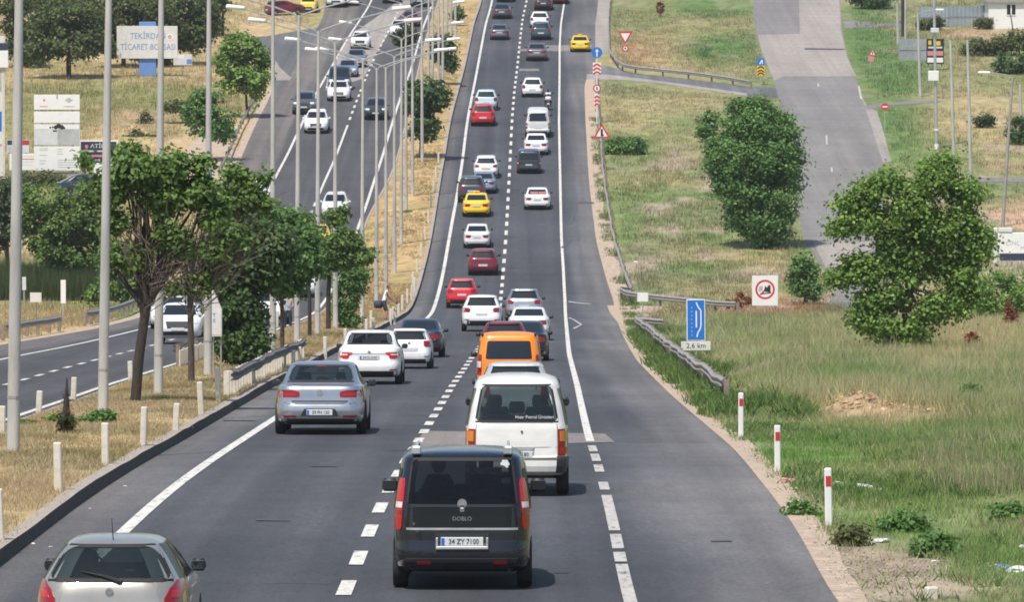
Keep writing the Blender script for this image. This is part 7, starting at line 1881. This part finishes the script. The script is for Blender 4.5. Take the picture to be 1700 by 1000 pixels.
# ------------------------------------------------------------------ people
M['skin'] = mat('skin', (.42, .24, .17), .6); M['hair'] = mat('hair', (.025, .018, .014), .6); M['shirt'] = mat('shirt_white', (.72, .73, .76), .8, noise=.06, nscale=8); M['shorts'] = mat('shorts_navy', (.035, .045, .085), .85, noise=.1, nscale=8)
M['bshirt'] = mat('shirt_blue', (.34, .43, .52), .85); M['trouser'] = mat('trousers_dark', (.03, .035, .05), .85); M['vest'] = mat('jacket_dark', (.025, .022, .026), .8); M['shoe'] = mat('shoe', (.05, .04, .04), .7)
def person(p, J, rz, label, group, kinds, scale=1.0):
    """J: joint name -> position (m); one continuous skinned figure, faces coloured by the nearest limb"""
    R_ = dict(pelvis=.145, waist=.13, chest=.155, neck=.058, jaw=.075, head=.105, crown=.085, sh=.075, el=.048, wr=.034, palm=.038, hip=.105, kn=.066, an=.045, toe=.042, heel=.045)
    E = [('pelvis', 'waist'), ('waist', 'chest'), ('chest', 'neck'), ('neck', 'jaw'), ('jaw', 'head'), ('head', 'crown')]
    for q in 'lr': E += [('chest', 'sh' + q), ('sh' + q, 'el' + q), ('el' + q, 'wr' + q), ('wr' + q, 'palm' + q), ('pelvis', 'hip' + q), ('hip' + q, 'kn' + q), ('kn' + q, 'an' + q), ('an' + q, 'toe' + q)]
    names = []; [names.append(n) for e in E for n in e if n not in names]
    names.sort(key=lambda n: n != 'pelvis')
    pos = [Vector(J[n]) for n in names]; rad = [R_.get(n, R_.get(n[:-1], .05)) for n in names]
    ed = [(names.index(a), names.index(b)) for a, b in E]; roots = [0]
    for q in 'lr':
        pl = Vector(J['palm' + q]); w0 = Vector(J['wr' + q]); d = (pl - w0).normalized(); sd = d.cross(Vector((0, 1, .2))).normalized()
        for k, ln in enumerate((.075, .085, .08, .062, .055)):
            b0 = len(pos); off = sd * (.030 - .020 * k) if k < 4 else sd * .04 - d * .02
            dr = d if k < 4 else (d * .6 + sd * .8).normalized()
            curl = Vector((0, -.3, -.2)) * .05
            a0 = pl + off * .8; pos += [a0, a0 + dr * (.045 + ln * .5), a0 + dr * (.045 + ln) + curl]; rad += [.010, .009, .008]; ed += [(b0, b0 + 1), (b0 + 1, b0 + 2)]; roots.append(b0)
    me = bpy.data.meshes.new('body'); me.from_pydata(pos, ed, [])
    o = bpy.data.objects.new('figure', me); COL.objects.link(o)
    md = o.modifiers.new('skin', 'SKIN'); md.use_smooth_shade = True
    sv = me.skin_vertices[0].data
    for i, r_ in enumerate(rad): sv[i].radius = (r_, r_ * (.82 if names[i] in ('chest', 'waist', 'pelvis') else 1) if i < len(names) else r_)
    for i in roots: sv[i].use_root = True
    sb = o.modifiers.new('sub', 'SUBSURF'); sb.levels = 1; sb.render_levels = 1
    dg = bpy.context.evaluated_depsgraph_get(); m2 = bpy.data.meshes.new_from_object(o.evaluated_get(dg)); bpy.data.objects.remove(o)
    mats_ = sorted(set(kinds.values())); m2.materials.clear()
    for m_ in mats_: m2.materials.append(M[m_])
    segs = [(Vector(J[a]), Vector(J[b]), a, b) for a, b in E]
    for f in m2.polygons:
        c = f.center; best = None; bd = 9
        for a, b, na, nb in segs:
            ab = b - a; t = max(0, min(1, (c - a).dot(ab) / max(ab.length_squared, 1e-9))); d_ = (c - a - ab * t).length
            if d_ < bd: bd = d_; best = (na, nb, t)
        key = best[1].rstrip('lr') if best[1][:-1] in R_ else best[1]
        if best[1] in ('head', 'crown', 'jaw'):
            back = (c - Vector(J['head'])).dot(Vector(J['face'])) < -.01
            key = 'hair' if (back and c.z > J['jaw'][2]) or c.z > J['head'][2] + .055 else 'face'
        mk = kinds.get(key) or kinds['default']
        f.material_index = mats_.index(mk)
    m2.name = 'person'
    r = empty('person', p, rz, label=label, cat='person', group=group, scale=scale)
    link('body', m2, r)
    # face: eyes, nose, mouth, ears
    fwd = Vector(J['face']).normalized(); hd = Vector(J['head']); up = Vector((0, 0, 1)); sd = fwd.cross(up).normalized()
    mb = MB()
    for a in (-1, 1): mb.rbox(-.011, .011, -.006, .006, -.007, .007, .003, 0, Matrix.Translation(hd + fwd * .098 + sd * a * .034 - up * .005))
    mb.build('eyes', 'hair', r)
    mb = MB(); mb.rbox(-.012, .012, -.018, .018, -.022, .02, .006, 0, Matrix.Translation(hd + fwd * .102 - up * .035))
    for a in (-1, 1): mb.rbox(-.012, .012, -.02, .02, -.03, .03, .008, 0, Matrix.Translation(hd + sd * a * .10 - up * .01))
    mb.build('nose_and_ears', 'skin', r)
    return r
J = dict(pelvis=(-.10, .02, .95), waist=(-.04, .02, 1.10), chest=(.05, .02, 1.33), neck=(.10, .03, 1.50), jaw=(.13, .04, 1.57), head=(.135, .03, 1.65), crown=(.125, .03, 1.74), shl=(.04, .19, 1.40), shr=(.06, -.15, 1.40), ell=(.20, .22, 1.14), elr=(.22, -.20, 1.13),
         wrl=(.40, .16, .98), wrr=(.42, -.18, .95), palml=(.48, .14, .94), palmr=(.50, -.17, .90), hipl=(-.10, .11, .90), hipr=(-.08, -.08, .90), knl=(.02, .14, .50), knr=(.06, -.12, .50), anl=(-.06, .12, .09), anr=(-.02, -.10, .09), toel=(.14, .12, .04), toer=(.18, -.12, .04), face=(1, -.1, -.1))
person(atm(640, 533), J, R(10), 'person in white shirt and dark shorts stooping by the kerb marker posts', 'people beside the road', dict(default='skin', waist='shirt', chest='shirt', sh='shirt', hip='shorts', kn='shorts', neck='skin', toe='shoe', hair='hair', face='skin', el='shirt'))
mb = MB(); q = atm(640, 533); mb.rbox(-.30, .16, -.16, .16, .62, 1.0, .12); bo = mb.build('bag', 'shorts', None, smooth=40); bo.location = q + Vector((-.28, .16, -.02)); nm(bo, 'dark blue bag hanging at the hip of the stooping person', 'bag')
mb = MB(); mb.rbox(-.07, .07, -.07, .07, -.08, .08, .03); hb = mb.build('bundle', 'bark_dark', None); hb.location = q + Vector((.55, 0.0, .90)); nm(hb, 'small dark bundle held out by the stooping person', 'bundle')
J2 = dict(pelvis=(0, 0, .95), waist=(0, 0, 1.10), chest=(0, .01, 1.35), neck=(0, .0, 1.52), jaw=(0, -.01, 1.59), head=(0, -.01, 1.67), crown=(0, 0, 1.76), shl=(-.18, 0, 1.42), shr=(.18, 0, 1.42), ell=(-.24, .02, 1.15), elr=(.25, -.03, 1.16), wrl=(-.20, -.12, .98), wrr=(.16, -.22, 1.10), palml=(-.19, -.18, .93), palmr=(.08, -.27, 1.12),
          hipl=(-.09, 0, .90), hipr=(.09, 0, .90), knl=(-.11, -.02, .50), knr=(.11, -.02, .50), anl=(-.12, .04, .09), anr=(.13, .04, .09), toel=(-.13, -.14, .04), toer=(.15, -.14, .04), face=(0, -1, 0))
person(atm(478, 549), J2, 0, 'person in light blue shirt and dark trousers standing under the median trees', 'people beside the road', dict(default='skin', waist='bshirt', chest='bshirt', sh='bshirt', el='bshirt', hip='trouser', kn='trouser', an='trouser', toe='shoe', hair='hair', face='skin'))
# motorcycle and rider
p = at(910, 183); p.z += .015; th = math.atan(slope(p.y))
r = empty('motorcycle', p, label='dark motorcycle with a white top box riding beside the white hatchback', cat='motorcycle'); r.rotation_euler = (th, 0, 0)
ty, rm = wheel_mesh(.30, .12)
for y in (0, 1.3):
    o = link('wheel', ty, r); o.location = (0, y, .30)
    if not ty.materials: ty.materials.append(M['tyre'])
mb = MB(); mb.rbox(-.12, .12, -.1, .9, .45, .78, .07); mb.rbox(-.16, .16, .5, 1.15, .40, .95, .1); mb.tube([(0, 1.3, .3), (0, 1.12, 1.0)], .05, 8); mb.rbox(-.07, .07, -.3, .1, .52, .62, .03); mb.build('frame', 'plastic', r, smooth=40)
mb = MB(); mb.tube([(-.38, .95, 1.08), (0, 1.08, 1.05), (.38, .95, 1.08)], .022, 6); mb.build('handlebar', 'plastic', r)
for sg in (-1, 1):
    mb = MB(); mb.tube([(sg * .30, 1.0, 1.08), (sg * .36, .98, 1.28)], .01, 5); mb.rbox(sg * .40 - .08, sg * .40 + .08, .95, 1.0, 1.24, 1.36, .03); mb.build('mirror', 'plastic', r)
mb = MB(); mb.rbox(-.22, .22, -.38, .02, .80, 1.10, .06); mb.build('top_box', 'white', r, smooth=40)
mb = MB(); mb.rbox(-.1, .1, -.42, -.37, .66, .74, .02); mb.build('tail_light', 'tail_on', r); mb = MB(); mb.box(-.1, .1, -.41, -.39, .48, .62); mb.build('number_plate', 'plate', r)
J3 = dict(pelvis=(0, .32, .86), waist=(0, .36, 1.0), chest=(0, .45, 1.25), neck=(0, .50, 1.42), jaw=(0, .53, 1.49), head=(0, .54, 1.57), crown=(0, .53, 1.66), shl=(-.18, .46, 1.33), shr=(.18, .46, 1.33), ell=(-.32, .62, 1.15), elr=(.32, .62, 1.15), wrl=(-.33, .88, 1.08), wrr=(.33, .88, 1.08), palml=(-.33, .95, 1.09), palmr=(.33, .95, 1.09),
          hipl=(-.10, .34, .82), hipr=(.10, .34, .82), knl=(-.24, .78, .66), knr=(.24, .78, .66), anl=(-.22, .62, .28), anr=(.22, .62, .28), toel=(-.22, .80, .24), toer=(.22, .80, .24), face=(0, 1, 0))
o = person(p, J3, 0, 'person in dark jacket and light sleeves riding the motorcycle', 'people beside the road', dict(default='skin', waist='vest', chest='vest', sh='shirt', el='shirt', wr='skin', hip='trouser', kn='trouser', an='trouser', toe='shoe', hair='hair', face='hair', neck='vest'))
o.rotation_euler = (th, 0, 0)

# ------------------------------------------------------------------ thin summer haze round the whole place
hz = bpy.data.materials.new('haze'); hz.use_nodes = True; n_ = hz.node_tree.nodes; n_.remove(n_['Principled BSDF'])
pv = n_.new('ShaderNodeVolumePrincipled'); pv.inputs['Color'].default_value = (.92, .95, 1.0, 1); pv.inputs['Density'].default_value = HAZE; pv.inputs['Anisotropy'].default_value = .2
hz.node_tree.links.new(pv.outputs[0], n_['Material Output'].inputs['Volume'])
mb = MB(); zlo = float(CAMZ + ZG.min()) - 3.0; zhi = float(CAMZ + ZG.max()) + 40.0
mb.box(-905, 905, -60, 2905, zlo, zhi); hb_ = mb.build('haze', hz); hb_['kind'] = 'stuff'
